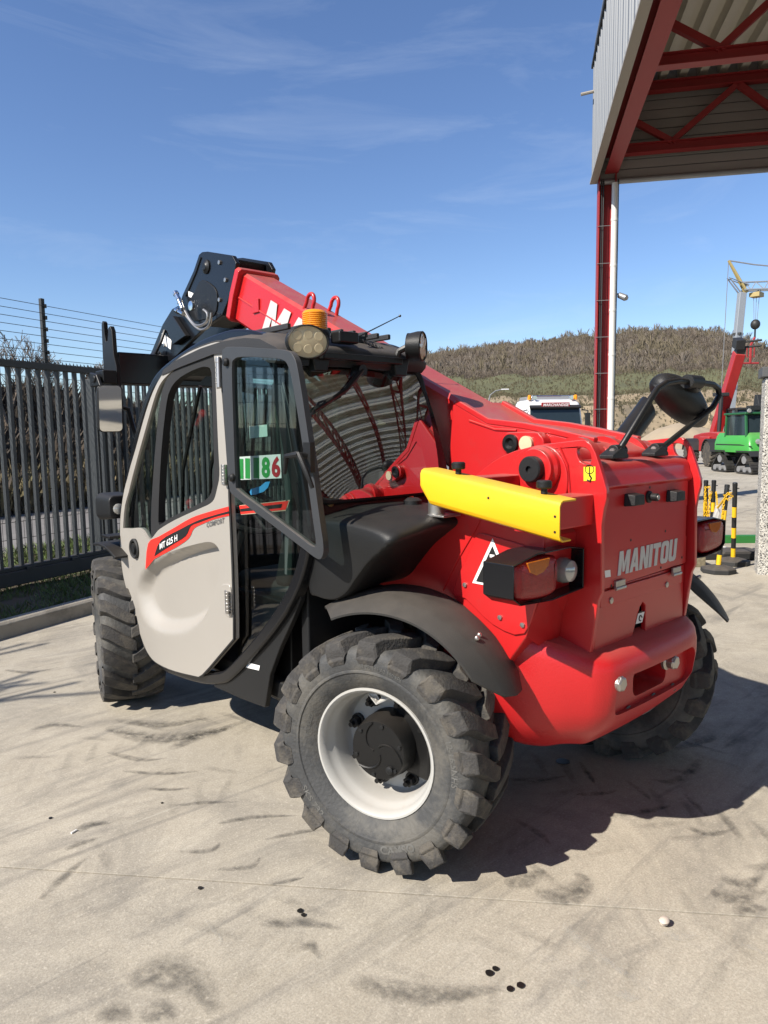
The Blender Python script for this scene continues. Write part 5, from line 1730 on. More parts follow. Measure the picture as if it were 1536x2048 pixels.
door = P_(dr, 'door', m_silver, smooth=28)
# dark seal edge round the door
ed = MB(); ed.tube([(XS(a, b)+0.006, a, b) for a, b in door_out], 0.007, 6, closed=True); ed.build('door_seal', m_rub, door)
# quarter glass and the black frame of the opening
qg = [(1.625,1.050),(1.687,1.019),(1.773,1.051),(1.848,1.066),(1.984,1.047),(2.112,1.039),(2.059,1.188),(1.956,1.290),(1.858,1.395),(1.729,1.542),(1.641,1.653),(1.575,1.737),(1.514,1.794),(1.471,1.766),(1.535,1.593),(1.609,1.352),(1.667,1.126)]
q_ = MB(); q_.add([skin(0.012)(*p) for p in qg], [tuple(range(len(qg)))]); q_.build('quarter_glass', m_glassd, door, smooth=0, recalc=False)
wo = smooth_loop([(1.666,1.031),(1.605,1.067),(1.555,1.092),(1.388,1.149),(1.153,1.216),(1.060,1.242),(1.011,1.267),(0.983,1.313),(0.960,1.373),(0.966,1.471),(0.982,1.673),(0.999,1.838),(1.022,1.879),(1.127,1.876),(1.281,1.861),(1.409,1.829),(1.482,1.783),(1.524,1.710),(1.570,1.546),(1.623,1.327),(1.667,1.126)], 2)
wi_ = smooth_loop([(1.564,1.110),(1.466,1.147),(1.308,1.194),(1.137,1.244),(1.059,1.275),(1.026,1.317),(1.010,1.392),(1.012,1.519),(1.021,1.687),(1.032,1.803),(1.067,1.829),(1.139,1.832),(1.260,1.816),(1.368,1.787),(1.439,1.734),(1.475,1.638),(1.516,1.474),(1.547,1.306),(1.571,1.159)], 2)
wf = sheet(wo, [wi_], skin(0.002), 0.03, 0.035)
wf.build('window_frame', m_rub, door, smooth=40)
# striped decal
def decal(name, mat, q, off, step=0.03):
    d = sheet(q, [], skin(off), step)
    return d.build(name, mat, door, smooth=60, recalc=False)
red_q = smooth_loop([(1.769,0.862),(1.709,1.004),(1.565,1.054),(1.391,1.113),(1.222,1.171),(1.062,1.209),(0.886,1.245)], 3, closed=False) + smooth_loop([(0.884,1.207),(1.007,1.183),(1.111,1.155),(1.201,1.125),(1.254,1.075),(1.401,1.015),(1.641,0.933)], 3, closed=False)
blk_q = smooth_loop([(1.632,0.949),(1.544,1.036),(1.325,1.112),(1.156,1.165),(1.006,1.200),(0.883,1.226)], 3, closed=False) + smooth_loop([(0.884,1.216),(1.006,1.192),(1.133,1.160),(1.224,1.134),(1.277,1.084),(1.425,1.027),(1.619,0.953)], 3, closed=False)
decal('red_stripe', m_redprint, red_q, -0.0025)
decal('black_stripe', m_blackprint, blk_q, -0.0045)
(ty0, tz0), (ty1, tz1), (ty2, tz2) = [(1.555,0.991),(1.360,1.055),(1.551,1.021)]
dy, dz = ty1-ty0, tz1-tz0; ln_ = math.hypot(dy, dz)
def fn_door(a, b):
    y = ty0+a*dy/ln_; z = tz0+a*dz/ln_+b
    return (XS(y, z)-0.0065, y, z)
lettering('model_lettering', 'MT 625 H', (0,0,0), (1,0,0), (0,0,1), 0.030, ln_, m_white, door, bold=0.02, shear=0.1, fn=fn_door)
(cy0, cz0), (cy1, cz1) = [(1.080,1.140),(0.927,1.173)]
def fn_c(a, b):
    L_ = math.hypot(cy1-cy0, cz1-cz0); y = cy0+a*(cy1-cy0)/L_; z = cz0+a*(cz1-cz0)/L_+b
    return (XS(y, z)-0.003, y, z)
lettering('trim_lettering', 'COMFORT', (0,0,0), (1,0,0), (0,0,1), 0.022, math.hypot(cy1-cy0, cz1-cz0), M('grey_print', (0.10, 0.10, 0.10), 0.4), door, bold=0.015, shear=0.2, fn=fn_c)
# latch cup
(ly, lz), = [(1.911,0.954)]
lk = MB()
xl = XS(ly, lz)
lk.lathe([(0.052, 0.0), (0.054, 0.012), (0.048, 0.018), (0.040, 0.014), (0.038, 0.004), (0.0, 0.004)], (xl, ly, lz), (-1, 0, 0), 32)
lk.build('latch_cup', m_rub, door)
MB().lathe([(0.030, 0.004), (0.028, 0.014), (0, 0.016)], (xl, ly+0.010, lz), (-1, 0.12, 0), 24).build('latch_button', m_plast, door)
for pts in ([(0.945,1.858),(0.933,1.732)], [(0.896,1.418),(0.895,1.335)], [(0.900,0.886),(0.906,0.790)]):
    (a0, b0), (a1, b1) = pts
    hg = MB()
    hg.cyl((XS(a0, b0)-0.014, a0, b0), (XS(a1, b1)-0.014, a1, b1), 0.011, 12)
    hg.box((XS(a0, b0)-0.010, a0-0.004, min(b0, b1)), (XS(a0, b0)-0.002, a0+0.035, max(b0, b1)))
    for k in range(1, 6):
        f = k/6; z = b0+(b1-b0)*f
        hg.cyl((XS(a0, z)-0.014, a0, z-0.002), (XS(a0, z)-0.014, a0, z+0.002), 0.013, 12)
    hg.build('hinge', m_steel, door, bevel=0.002)
hp = smooth_loop([(0.975,0.897),(0.901,0.914),(0.889,0.871),(0.899,0.778),(0.962,0.780),(0.996,0.821)], 3)
sheet(hp, [], skin(-0.006), 0.03, 0.010).build('hinge_pad', m_silver, door, smooth=40, bevel=0.004)

# door window swung right back against the cab side
XP = -0.945
po = smooth_loop([(0.785,1.845),(0.768,1.870),(0.704,1.871),(0.496,1.845),(0.353,1.824),(0.306,1.801),(0.277,1.736),(0.225,1.491),(0.179,1.249),(0.163,1.166),(0.170,1.128),(0.199,1.116),(0.284,1.144),(0.500,1.220),(0.730,1.300),(0.766,1.330),(0.777,1.401),(0.783,1.578),(0.790,1.734)], 3)
pi = smooth_loop([(0.714,1.786),(0.696,1.822),(0.635,1.827),(0.466,1.809),(0.372,1.794),(0.337,1.767),(0.311,1.696),(0.263,1.483),(0.216,1.238),(0.205,1.170),(0.225,1.156),(0.312,1.186),(0.532,1.264),(0.699,1.323),(0.718,1.363),(0.718,1.576)], 3)
pf = MB(); pf.prism(po, 'x', XP-0.012, XP+0.012, [pi])
m_pframe = M('window_frame_grey', (0.035, 0.037, 0.040), 0.45, var=0.2, dust=(DUSTC, 0.2))
pane = P_(pf, 'swung_back_window', m_pframe, bevel=0.006, seg=2)
MB().add([(XP, a, b) for a, b in offset_poly(pi, -0.005)], [tuple(range(len(pi)))]).build('pane', m_glassp, pane, smooth=0, recalc=False)
hd_ = MB()
h0, h1, h2, h3 = [(0.287,1.463),(0.229,1.470),(0.186,1.409),(0.218,1.459)]
hd_.tube([(-0.955, h3[0], h3[1]), (-1.0, h1[0], h1[1]), (-1.0, h2[0], h2[1]), (-0.985, h2[0]-0.01, h2[1]-0.05)], [0.012, 0.012, 0.010, 0.007], 8)
hd_.tube([(-1.0, h1[0], h1[1]), (-1.01, h0[0], h0[1]), (-1.005, h0[0]+0.02, h0[1]-0.06)], [0.012, 0.010, 0.006], 8)
hd_.box((-0.975, h3[0]-0.02, h3[1]-0.05), (-0.957, h3[0]+0.02, h3[1]+0.05))
hd_.build('window_handle', m_plast, pane, smooth=40)
for q in [(0.756,1.817),(0.743,1.373)]:
    MB().lathe([(0.016, 0), (0.016, 0.012), (0.010, 0.02), (0, 0.02)], (XP-0.010, q[0]-0.01, q[1]), (-1, 0, 0), 14).build('window_knob', m_plast, pane)

# black sill and panel below/behind the door
bp_ = MB()
pnl = [(1.186,0.386),(0.975,0.502),(0.761,0.672),(0.606,0.817),(0.496,0.955),(0.455,1.009),(0.462,0.912),(0.520,0.823),(0.613,0.694),(0.693,0.561),(0.740,0.408),(0.940,0.393)]
bp_.prism(pnl, 'x', -0.845, -0.82); ut = P_(bp_, 'under_cab_panel', m_plast, bevel=0.005)
ub = MB(); ub.box((-0.76, 0.66, 0.42), (-0.30, 1.1, 0.85)); ub.box((-0.62, 0.62, 0.40), (-0.33, 0.78, 1.10)); P_(ub, 'under_cab_box', m_black, bevel=0.01)
m_ = MB(); m_.add([(-0.8475, a, b) for a, b in [(0.912,0.569),(0.764,0.584),(0.773,0.561),(0.906,0.546)]], [(0,1,2,3)]); m_.build('makers_tag', m_white, ut, smooth=0)
m_ = MB(); m_.add([(-0.8485, a, b) for a, b in [(0.906,0.569),(0.853,0.574),(0.858,0.560),(0.903,0.552)]], [(0,1,2,3)]); m_.build('tag_print', m_blue, ut, smooth=0)

# black plastic reservoir behind the cab
rs = MB()
rp_ = smooth_loop([(0.43, 0.99), (0.43, 1.24), (0.36, 1.262), (0.18, 1.268), (0.04, 1.258), (-0.03, 1.24), (-0.045, 1.215), (0.0, 1.18), (0.07, 1.13), (0.14, 1.06), (0.20, 1.00), (0.28, 0.965), (0.38, 0.962)], 4)
cen = (0.22, 1.14)
rings = []
for x, k in ((-0.842, 0.86), (-0.838, 0.93), (-0.825, 0.975), (-0.80, 1.0), (-0.62, 1.0), (-0.44, 1.0), (-0.42, 0.96)):
    rings.append([Vector((x, cen[0]+(a-cen[0])*k, cen[1]+(b-cen[1])*k - 0.03*max(0, -x-0.62)/0.2)) for a, b in rp_])
rs.loft(rings)
res = P_(rs, 'reservoir', m_plast, smooth=45)
MB().lathe([(0.035, 0), (0.035, 0.02), (0.02, 0.03), (0, 0.03)], (-0.50, 0.20, 1.262), (0, 0, 1), 16).build('filler_cap', m_plast, res)
kl = MB(); kl.cyl((-0.58, 0.0, 1.245), (-0.58, 0.0, 1.31), 0.03, 14); kl.box((-0.62, -0.07, 1.245), (-0.53, 0.05, 1.253)); P_(kl, 'hose_clamp', m_steel, bevel=0.003)
MB().cyl((-0.78, 0.30, 0.90), (-0.78, 0.30, 0.99), 0.016, 10).build('drain_plug', m_steel, tele)

# lamps, beacon and aerial on the roof
def worklight(c, d, name='work_light'):
    c, d = Vector(c), Vector(d).normalized()
    mb = MB()
    up = Vector((0, 0, 1)); e1 = d.cross(up).normalized(); e2 = e1.cross(d)
    def ov(k, h):
        return [c+d*h+e1*(0.082*k*math.cos(a))+e2*(0.062*k*math.sin(a)) for a in [2*PI*i/28 for i in range(28)]]
    mb.loft([ov(.45, -0.055), ov(.85, -0.045), ov(.98, -0.01), ov(1.0, 0.012), ov(.93, 0.016), ov(.90, 0.008)])
    o = mb.build(name, m_plast, tele, smooth=45)
    l = MB(); l.loft([ov(.90, 0.004), ov(.90, 0.009), ov(.5, 0.013)]); l.build('lens', m_worklens, o, smooth=60)
    for ax_, ay_ in ((-.5, .35), (0, .42), (.5, .35), (-.5, -.35), (0, -.42), (.5, -.35)):
        p = c+d*0.013+e1*0.082*ax_+e2*0.062*ay_
        MB().lathe([(0.017, 0), (0.016, 0.0008), (0, 0.0006)], p, d, 14).build('led_cup', m_worklens, o)
    for k in range(5):
        q = c-d*(0.02+0.008*k)
        MB().lathe([(0.055, 0), (0.055, 0.003)], q, d, 16).build('cooling_fin', m_plast, o)
    b = MB(); b.tube([c-d*0.05, c-d*0.09+Vector((0, 0, -0.02)), c-d*0.11+Vector((0, 0, -0.07))], 0.014, 8); b.box(tuple(c-d*0.11+Vector((-0.03, -0.03, -0.085))), tuple(c-d*0.11+Vector((0.03, 0.03, -0.065))))
    b.build('lamp_bracket', m_black, o)
    return o
(lx, lz_), = [(-0.814,1.870)]
worklight((lx, 0.42, lz_), (-0.30, -1, -0.10))
(rx, rz_), = [(-0.234,1.895)]
worklight((rx, 0.42, rz_), (0.55, -0.85, -0.05))
(bx, bz_), = [(-0.657,1.929)]
be = MB(); be.lathe([(0.058, -0.02), (0.060, 0.01), (0.050, 0.016)], (bx, 0.58, bz_), (0, 0, 1), 28); beo = P_(be, 'beacon', m_plast)
b2 = MB(); pr = [(0.046, 0.012)]
for k in range(9):
    pr += [(0.050, 0.016+0.0075*k), (0.050, 0.0195+0.0075*k), (0.0465, 0.0215+0.0075*k)]
pr += [(0.044, 0.087), (0.03, 0.092), (0, 0.093)]
b2.lathe(pr, (bx, 0.58, bz_), (0, 0, 1), 28); b2.build('amber_dome', m_amber, beo, smooth=50)
an = MB()
a0, a1 = [(-0.403,1.942),(-0.157,2.053)]
an.tube([(a0[0], 0.62, a0[1]), (a1[0], 0.62, a1[1])], [0.003, 0.002], 6); an.ball((a1[0], 0.62, a1[1]), 0.006, 8); an.box((a0[0]-0.03, 0.59, a0[1]-0.06), (a0[0]+0.02, 0.65, a0[1]))
P_(an, 'aerial', m_black)
cc = MB(); p0, p1 = [(-0.435,1.916),(-0.313,1.887)]
pts = []
for k in range(41):
    f = k/40; a = f*2*PI*7
    pts.append((p0[0]+(p1[0]-p0[0])*f+0.006*math.cos(a), 0.55+0.008*math.sin(a), p0[1]+(p1[1]-p0[1])*f+0.010*math.sin(a)))
cc.tube(pts, 0.0025, 5); P_(cc, 'coiled_cable', m_black)
rb_ = MB(); q = [(-0.711,1.832),(-0.350,1.854)]; rb_.box((q[0][0], 0.455, q[0][1]-0.012), (q[1][0]+0.05, 0.49, q[0][1]+0.014)); P_(rb_, 'lamp_bar', m_black, bevel=0.004)
bx2 = MB(); (qx, qz), = [(-0.571,1.919)]; bx2.box((qx-0.05, 0.47, qz-0.03), (qx+0.05, 0.53, qz+0.015)); P_(bx2, 'junction_box', m_black, bevel=0.008)

# front left wing mirror, headlamp and steps
mi = MB(); c = [(-0.915,1.824),(-0.787,1.565)]
x0, z0 = c[0]; x1, z1 = c[1]
TM = lambda a, b=None: -0.36*(a-x0) - (0.07*(b-z1) if b is not None else 0)
mi.loft([[Vector((a, 2.235+TM(a, b), b)) for a, b in round_rect(x0, z1, x1, z0, 0.025, 4)], [Vector((a, 2.30+TM(a, b), b)) for a, b in round_rect(x0+0.015, z1+0.02, x1-0.015, z0-0.02, 0.03, 4)]])
mo = P_(mi, 'wing_mirror', m_plast, bevel=0.008, seg=3)
mgl = MB(); mgl.prism(round_rect(x0+0.007, z1+0.007, x1-0.012, z0-0.007, 0.02, 4), 'y', 2.226, 2.233); mgl.v = [(p[0], p[1]+TM(p[0], p[2]), p[2]) for p in mgl.v]; mgl.build('mirror_glass', m_mirror, mo, smooth=0)
ma = MB(); ma.tube([(x1-0.04, 2.29, z1+0.16), (x1+0.06, 2.26, z1+0.13), (x1+0.075, 2.24, z1+0.02), (x1+0.09, 2.2, z1-0.06)], 0.014, 8)
ma.box((x1+0.05, 2.17, z1-0.10), (x1+0.13, 2.23, z1-0.03)); ma.build('mirror_arm', m_black, mo, smooth=40)
hl = MB(); c = [(-0.915,1.219),(-0.825,1.073)]
hl.loft([[Vector((a, 2.16, b)) for a, b in round_rect(c[0][0]+0.01, c[1][1]+0.02, c[1][0]+0.06, c[0][1], 0.03, 4)], [Vector((a, 2.34, b)) for a, b in round_rect(c[0][0], c[1][1], c[1][0]+0.08, c[0][1]+0.01, 0.04, 4)]])
ho = P_(hl, 'headlamp', m_plast, bevel=0.01, seg=3)
MB().lathe([(0.03, 0), (0.03, 0.012), (0.02, 0.018), (0, 0.02)], (c[0][0]+0.06, 2.16, (c[0][1]+c[1][1])/2), (0, -1, 0), 14).build('indicator_lens', m_clearlens, ho)
hs = MB(); hs.box((-0.92, 2.14, 0.985), (-0.68, 2.26, 1.0)); P_(hs, 'headlamp_shelf', m_black, bevel=0.003)
mg = MB(); rings = []
for k in range(5):
    a = R(-26+9*k)
    ctr = Vector((-0.80, 2.28, 0.43)); d = Vector((0, math.sin(a), math.cos(a)))
    rings.append([ctr+d*0.52+Vector((-0.13, 0, 0)), ctr+d*0.53+Vector((0.15, 0, 0)), ctr+d*0.515+Vector((0.15, 0, 0)), ctr+d*0.505+Vector((-0.13, 0, 0))])
mg.loft(rings); P_(mg, 'front_mudguard', m_plast, smooth=40, bevel=0.004)

# ---------------------------------------------------------------- boom
# top edge line z = 2.54 + .485 (y - 2.18)
def bt(y): return 2.535 + 0.485*(y-2.18)
BX0, BX1 = -0.005, 0.225
sl_ = math.atan(0.485); dirb = Vector((0, math.cos(sl_), math.sin(sl_))); nb_ = Vector((0, -math.sin(sl_), math.cos(sl_)))
def bsec(y, hgt, x0=BX0, x1=BX1, lift=0.0):
    top = Vector((0, y, bt(y)+lift))
    q = []
    for (x, h, dx, dh) in ((x0, 0, 0.018, 0.0), (x0, 0, 0.0, 0.018), (x0, -hgt*0.5, -0.006, 0), (x0, -hgt, 0, -0.018), (x0, -hgt, 0.018, 0.0),
                           (x1, -hgt, -0.018, 0.0), (x1, -hgt, 0, -0.018), (x1, -hgt*0.5, 0.006, 0), (x1, 0, 0, 0.018), (x1, 0, -0.018, 0.0)):
        hh_ = h + (dh if h == 0 and dh > 0 and False else 0)
        if h == 0 and dh: hh_ = -dh
        if h == -hgt and dh: hh_ = -hgt + abs(dh)
        q.append(top + Vector((x+dx, 0, 0)) + nb_*hh_)
    return q
bm_ = MB(); bm_.loft([bsec(0.30, 0.30), bsec(0.9, 0.30), bsec(2.20, 0.30)])
boom = P_(bm_, 'boom', m_red, smooth=25)
# the weld strip along the side
ws = MB(); ws.tube([Vector((BX0-0.008, y, bt(y))) - nb_*0.15 for y in (0.5, 1.2, 2.15)], 0.006, 6); ws.build('weld_seam', m_red, boom)
clr = MB(); a_ = bsec(2.155, 0.33, BX0-0.035, BX1+0.035, 0.022); b_ = bsec(2.20, 0.33, BX0-0.035, BX1+0.035, 0.022)
clr.loft([a_, b_]); clr.build('boom_collar', m_red, boom, bevel=0.006)
lg = MB(); yy = 2.02
MB().box((BX0-0.016, yy-0.035, bt(yy)-0.19), (BX0-0.004, yy+0.035, bt(yy)-0.11)).build('boom_lug', m_red, boom, bevel=0.004)
for x in (0.015, 0.185):
    y = 1.535
    lp = MB(); base = Vector((x, y, bt(y)))
    pts = [base + dirb*0.034*math.cos(a) + nb_*(0.048+0.04*math.sin(a)) for a in [R(-20+220*k/16) for k in range(17)]]
    lp.tube([base+dirb*0.04-nb_*0.01]+pts+[base-dirb*0.04-nb_*0.01], 0.011, 10)
    lp.build('lifting_eye', m_red, boom, smooth=50)
# maker's name along the boom side
maker_name('MANITOU', Vector((BX0-0.0085, 1.86, bt(1.86))) - nb_*0.255, -dirb, nb_, (-1, 0, 0), 0.20, 1.30, m_grey_letter, boom, shear=0.14, depth=0.002)

# rear end of the boom: tapered cheeks down to the pivot, flat top cover
hp0 = [(0.40, bt(0.40)+0.003), (0.20, 1.574), (0.02, 1.552), (-0.12, 1.527), (-0.30, 1.490), (-0.385, 1.455), (-0.40, 1.41), (-0.2, 1.30), (0.1, 1.22), (0.36, 1.26), (0.43, 1.36)]
MB().prism(hp0, 'x', -0.060, 0.280).build('boom_heel', m_red, boom, bevel=0.012, seg=3)
for x in (-0.048, 0.268):
    pth = [(x, 0.38, bt(0.38)+0.006), (x, 0.20, 1.580), (x, 0.02, 1.558), (x, -0.12, 1.533), (x, -0.30, 1.496)]
    MB().tube(pth, 0, rect=(0.030, 0.026)).build('boom_top_rail', m_red, boom, bevel=0.006)
wq = [(-0.018,1.579),(0.136,1.543),(0.269,1.503),(0.283,1.460)]
MB().tube([(-0.062, 0.30, 1.585), (-0.062, 0.16, 1.545), (-0.062, 0.05, 1.540)], 0.005, 6).build('weld_bead', m_red, boom)
# compensation cylinder eye beside the boom
ce = MB()
(cy1_, cz1_), (cy2_, cz2_) = [(0.043,1.489),(-0.020,1.488)]
ce.prism(smooth_loop([(cy1_+0.055*math.cos(a)+(0 if math.cos(a) > 0 else -0.10), cz1_+0.045*math.sin(a)) for a in [2*PI*k/14 for k in range(14)]], 2), 'x', -0.105, -0.058)
ceo = P_(ce, 'cylinder_bracket', m_red, bevel=0.006)
MB().lathe([(0.036, 0), (0.036, 0.012), (0.022, 0.014), (0.012, 0.004), (0, 0.004)], (-0.105, cy1_, cz1_), (-1, 0, 0), 24).build('pin_socket', m_black, ceo)
MB().lathe([(0.030, 0), (0.030, 0.014), (0.0, 0.016)], (-0.105, cy2_-0.015, cz2_), (-1, 0, 0), 24).build('grease_cap', m_worklens, ceo)

# black boom head and quick-hitch carriage
hd_o = [(2.660,2.726),(2.618,2.734),(2.552,2.724),(2.237,2.639),(2.194,2.587),(2.263,2.452),(2.305,2.383),(2.393,2.297),(2.620,2.252),(2.883,2.165),(3.122,2.078),(3.342,2.089),(3.491,2.146),(3.433,2.192),(3.246,2.348),(3.085,2.435),(2.975,2.447),(2.917,2.506),(2.745,2.636)]
for x0, x1 in ((-0.035, -0.005), (0.225, 0.255)):
    MB().prism(hd_o, 'x', x0, x1).build('head_plate', m_blackg, tele, bevel=0.006)
stf = smooth_loop([(2.623,2.556),(2.463,2.483),(2.431,2.401),(2.477,2.313),(2.645,2.303),(2.784,2.321),(2.824,2.425),(2.717,2.507)], 3)
MB().prism(stf, 'x', -0.042, -0.034).build('head_stiffener', m_black, tele, bevel=0.003)
MB().tube([(-0.037, a, b) for a, b in [(2.628,2.700),(2.705,2.618),(2.860,2.490)]], 0.006, 6).build('weld_bead', m_black, tele)
for q in [(2.388,2.624),(2.322,2.506),(2.406,2.397),(3.080,2.358),(3.217,2.199)]:
    MB().lathe([(0.014, 0), (0.014, 0.010), (0, 0.012)], (-0.036, q[0], q[1]), (-1, 0, 0), 6).build('head_bolt', m_steel, tele)
cr_ = [(2.600,2.718),(2.262,2.629),(2.339,2.418),(2.449,2.316),(2.694,2.271),(2.876,2.466),(2.732,2.624)]
MB().prism(cr_, 'x', -0.004, 0.224).build('boom_head', m_black, tele, bevel=0.01)
inn_b = MB(); inn_b.loft([bsec(2.15, 0.27, 0.02, 0.20, -0.02), bsec(2.45, 0.27, 0.02, 0.20, -0.02)]); P_(inn_b, 'inner_boom', m_black)
for q in [(2.564,2.629)]:
    MB().lathe([(0.045, 0), (0.045, 0.008), (0.028, 0.014), (0.02, 0.02), (0, 0.02)], (-0.035, q[0], q[1]), (-1, 0, 0), 24).build('head_pin', m_black, tele)
for pts in ([(2.826,2.518),(2.743,2.488),(2.753,2.454),(2.822,2.481)], [(3.252,2.288),(3.106,2.222),(3.128,2.158),(3.284,2.224)]):
    MB().add([(-0.0375, a, b) for a, b in pts], [(0,1,2,3)]).build('head_label', m_white, tele, smooth=0)
gb_ = MB(); q = [(3.148,2.338),(2.995,2.373),(2.817,2.217),(3.015,2.177)]
gb_.prism(q, 'x', -0.075, -0.036); P_(gb_, 'tilt_cover', m_blackg, bevel=0.006)
ho_ = MB()
h = lambda px: px
for pts in ([(2.922,2.520),(2.890,2.465),(2.824,2.390),(2.738,2.306),(2.651,2.263),(2.535,2.271),(2.511,2.322),(2.561,2.354)], [(2.909,2.392),(2.803,2.345),(2.702,2.274),(2.602,2.230),(2.493,2.248),(2.461,2.322)]):
    ho_.tube([(-0.07, a, b) for a, b in smooth_loop(pts, 3, closed=False)], 0.009, 8)
P_(ho_, 'hydraulic_hoses', m_steel)
cq = MB()
for pts in ([(2.917,2.515),(2.870,2.461)], [(2.863,2.454),(2.825,2.395)], [(2.910,2.398),(2.810,2.358)]):
    (a0, b0), (a1, b1) = pts; cq.cyl((-0.085, a0, b0), (-0.085, a1, b1), 0.017, 12); cq.cyl((-0.085, a0, b0), (-0.085, a0*0.7+a1*0.3, b0*0.7+b1*0.3), 0.021, 12)
MB().lathe([(0.03, 0), (0.03, 0.02), (0.0, 0.024)], (-0.085, *[(2.674,2.392)][0]), (-1, 0, 0), 18).build('coupler_cap', m_chrome, tele)
P_(cq, 'hydraulic_couplers', m_chrome)
cg = MB(); k0 = Vector((-0.10, 3.30, 2.10))
for i in range(4):
    cg.tube([k0+Vector((0.01*i, (0.06+0.012*i)*math.cos(a), -0.02+(0.055+0.008*i)*math.sin(a))) for a in [2*PI*k/16 for k in range(16)]], 0.011, 6, closed=True)
cg.tube([k0+Vector((0, -0.05, 0.03)), k0+Vector((0.02, -0.12, 0.12)), k0+Vector((0.06, -0.10, 0.2))], 0.011, 6)
P_(cg, 'hose_coil', m_black)
cb = MB(); cb.box((-0.40, 3.18, 1.905), (0.62, 3.30, 2.125)); P_(cb, 'carriage_beam', m_blackg, bevel=0.012)
hp_ = [(3.12, 1.80), (3.12, 2.02), (3.155, 2.10), (3.165, 2.26), (3.19, 2.295), (3.225, 2.285), (3.235, 2.24), (3.25, 2.20), (3.28, 2.20), (3.295, 2.25), (3.30, 2.33), (3.32, 2.345), (3.34, 2.32), (3.35, 2.10), (3.33, 1.78)]
for x0 in (-0.44, 0.60):
    MB().prism(hp_, 'x', x0, x0+0.03).build('hook_plate', m_black, tele, bevel=0.004)
fk = MB(); fk.box((-0.54, 3.10, 1.90), (-0.445, 3.24, 1.99)); fk.prism([(3.06, 1.88), (3.24, 1.88), (3.24, 1.98), (3.12, 1.96)], 'x', -0.58, -0.555); fk.cyl((-0.59, 3.15, 1.93), (-0.44, 3.15, 1.93), 0.025, 12)
P_(fk, 'hitch_lock', m_black, bevel=0.008)
lk2 = MB(); lk2.prism([(2.9, 2.05), (3.3, 1.90), (3.3, 2.12), (3.0, 2.2)], 'x', 0.0, 0.22); P_(lk2, 'tilt_link', m_black, bevel=0.01)

# ---------------------------------------------------------------- rear mirror on its hoop
mt_ = MB()
f0, f1 = Vector((-0.125, -0.430, 1.455)), Vector((0.165, -0.430, 1.455))
hoop_q = [(-0.040,1.636),(0.011,1.675),(0.072,1.697),(0.158,1.708),(0.341,1.709),(0.454,1.706),(0.505,1.692),(0.513,1.663),(0.457,1.617)]
pts = [f0] + [Vector((a, -0.50, b)) for a, b in hoop_q] + [f1]
mt_.tube(pts, 0.0115, 10)
hoop = P_(mt_, 'mirror_hoop', m_black, smooth=60)
for p, c_ in ((f0, m_plast), (f1, m_plast)):
    mb = MB(); mb.prism([(p.x-0.07, 1.437), (p.x+0.035, 1.437), (p.x+0.035, 1.450), (p.x-0.01, 1.475), (p.x-0.07, 1.45)], 'y', p.y-0.025, p.y+0.03)
    mb.cyl((p.x-0.03, p.y, p.z+0.008), (p.x+0.035, p.y-0.0, p.z+0.008), 0.022, 16)
    fo_ = mb.build('mirror_foot', c_, hoop, bevel=0.004)
    MB().cyl((p.x-0.036, p.y, p.z+0.008), (p.x-0.029, p.y, p.z+0.008), 0.010, 10).build('foot_bolt', m_steel, hoop)
mh = MB()
(h0x, h0z), (h1x, h1z) = [(0.218,1.698),(0.538,1.575)]
hA, hB = Vector((h0x, -0.41, h0z)), Vector((h1x, -0.40, h1z))
c_ = (hA+hB)/2; dl = (hB-hA).normalized(); nu = Vector((0.45, -0.35, 0.80)); nu = (nu-dl*nu.dot(dl)).normalized(); sd_ = dl.cross(nu)
hl_ = (hB-hA).length/2 + 0.035
rings = []
for k in range(17):
    f = k/16; a = -hl_+2*hl_*f
    r_ = max(0.15, min(1, math.sin(PI*(0.02+0.96*f))**0.42))*(1.0 if f < 0.5 else 1.0-0.12*(f-0.5))
    rings.append([c_ + dl*a + nu*(r_*(0.085 if math.cos(t) > 0 else 0.06)*math.cos(t)) + sd_*(0.085*r_*math.sin(t)) for t in [2*PI*i/24 for i in range(24)]])
mh.loft(rings); mh.build('mirror_head', m_plast, hoop, smooth=60)
nk = MB(); cq_ = [(0.282,1.709)][0]; nk.tube([c_+nu*0.06+dl*0.02, Vector((cq_[0], -0.497, cq_[1]-0.004))], [0.040, 0.026], 12); nk.tube([(cq_[0]-0.05, -0.50, cq_[1]), (cq_[0]+0.05, -0.50, cq_[1])], 0.026, 12); nk.build('mirror_clamp', m_plast, hoop)

ex = MB(); (e0x, e0z), (e1x, e1z) = [(0.412,1.425),(0.711,1.636)]
eA, eB = Vector((e0x, -0.10, e0z)), Vector((e1x, -0.10, e1z)); ed_ = (eB-eA).normalized()
e1_ = ed_.orthogonal().normalized(); e2_ = ed_.cross(e1_)
def exr(p, r, cut): return [p+e1_*r*math.cos(t)+e2_*r*math.sin(t)+ed_*cut*math.cos(t+0.6) for t in [2*PI*k/24 for k in range(24)]]
ex.loft([exr(eA-ed_*0.1, 0.050, 0), exr(eA+ed_*0.02, 0.050, 0), exr(eB, 0.050, 0.035), exr(eB, 0.045, 0.035), exr(eA, 0.045, 0)])
P_(ex, 'exhaust_stack', m_black, smooth=40)

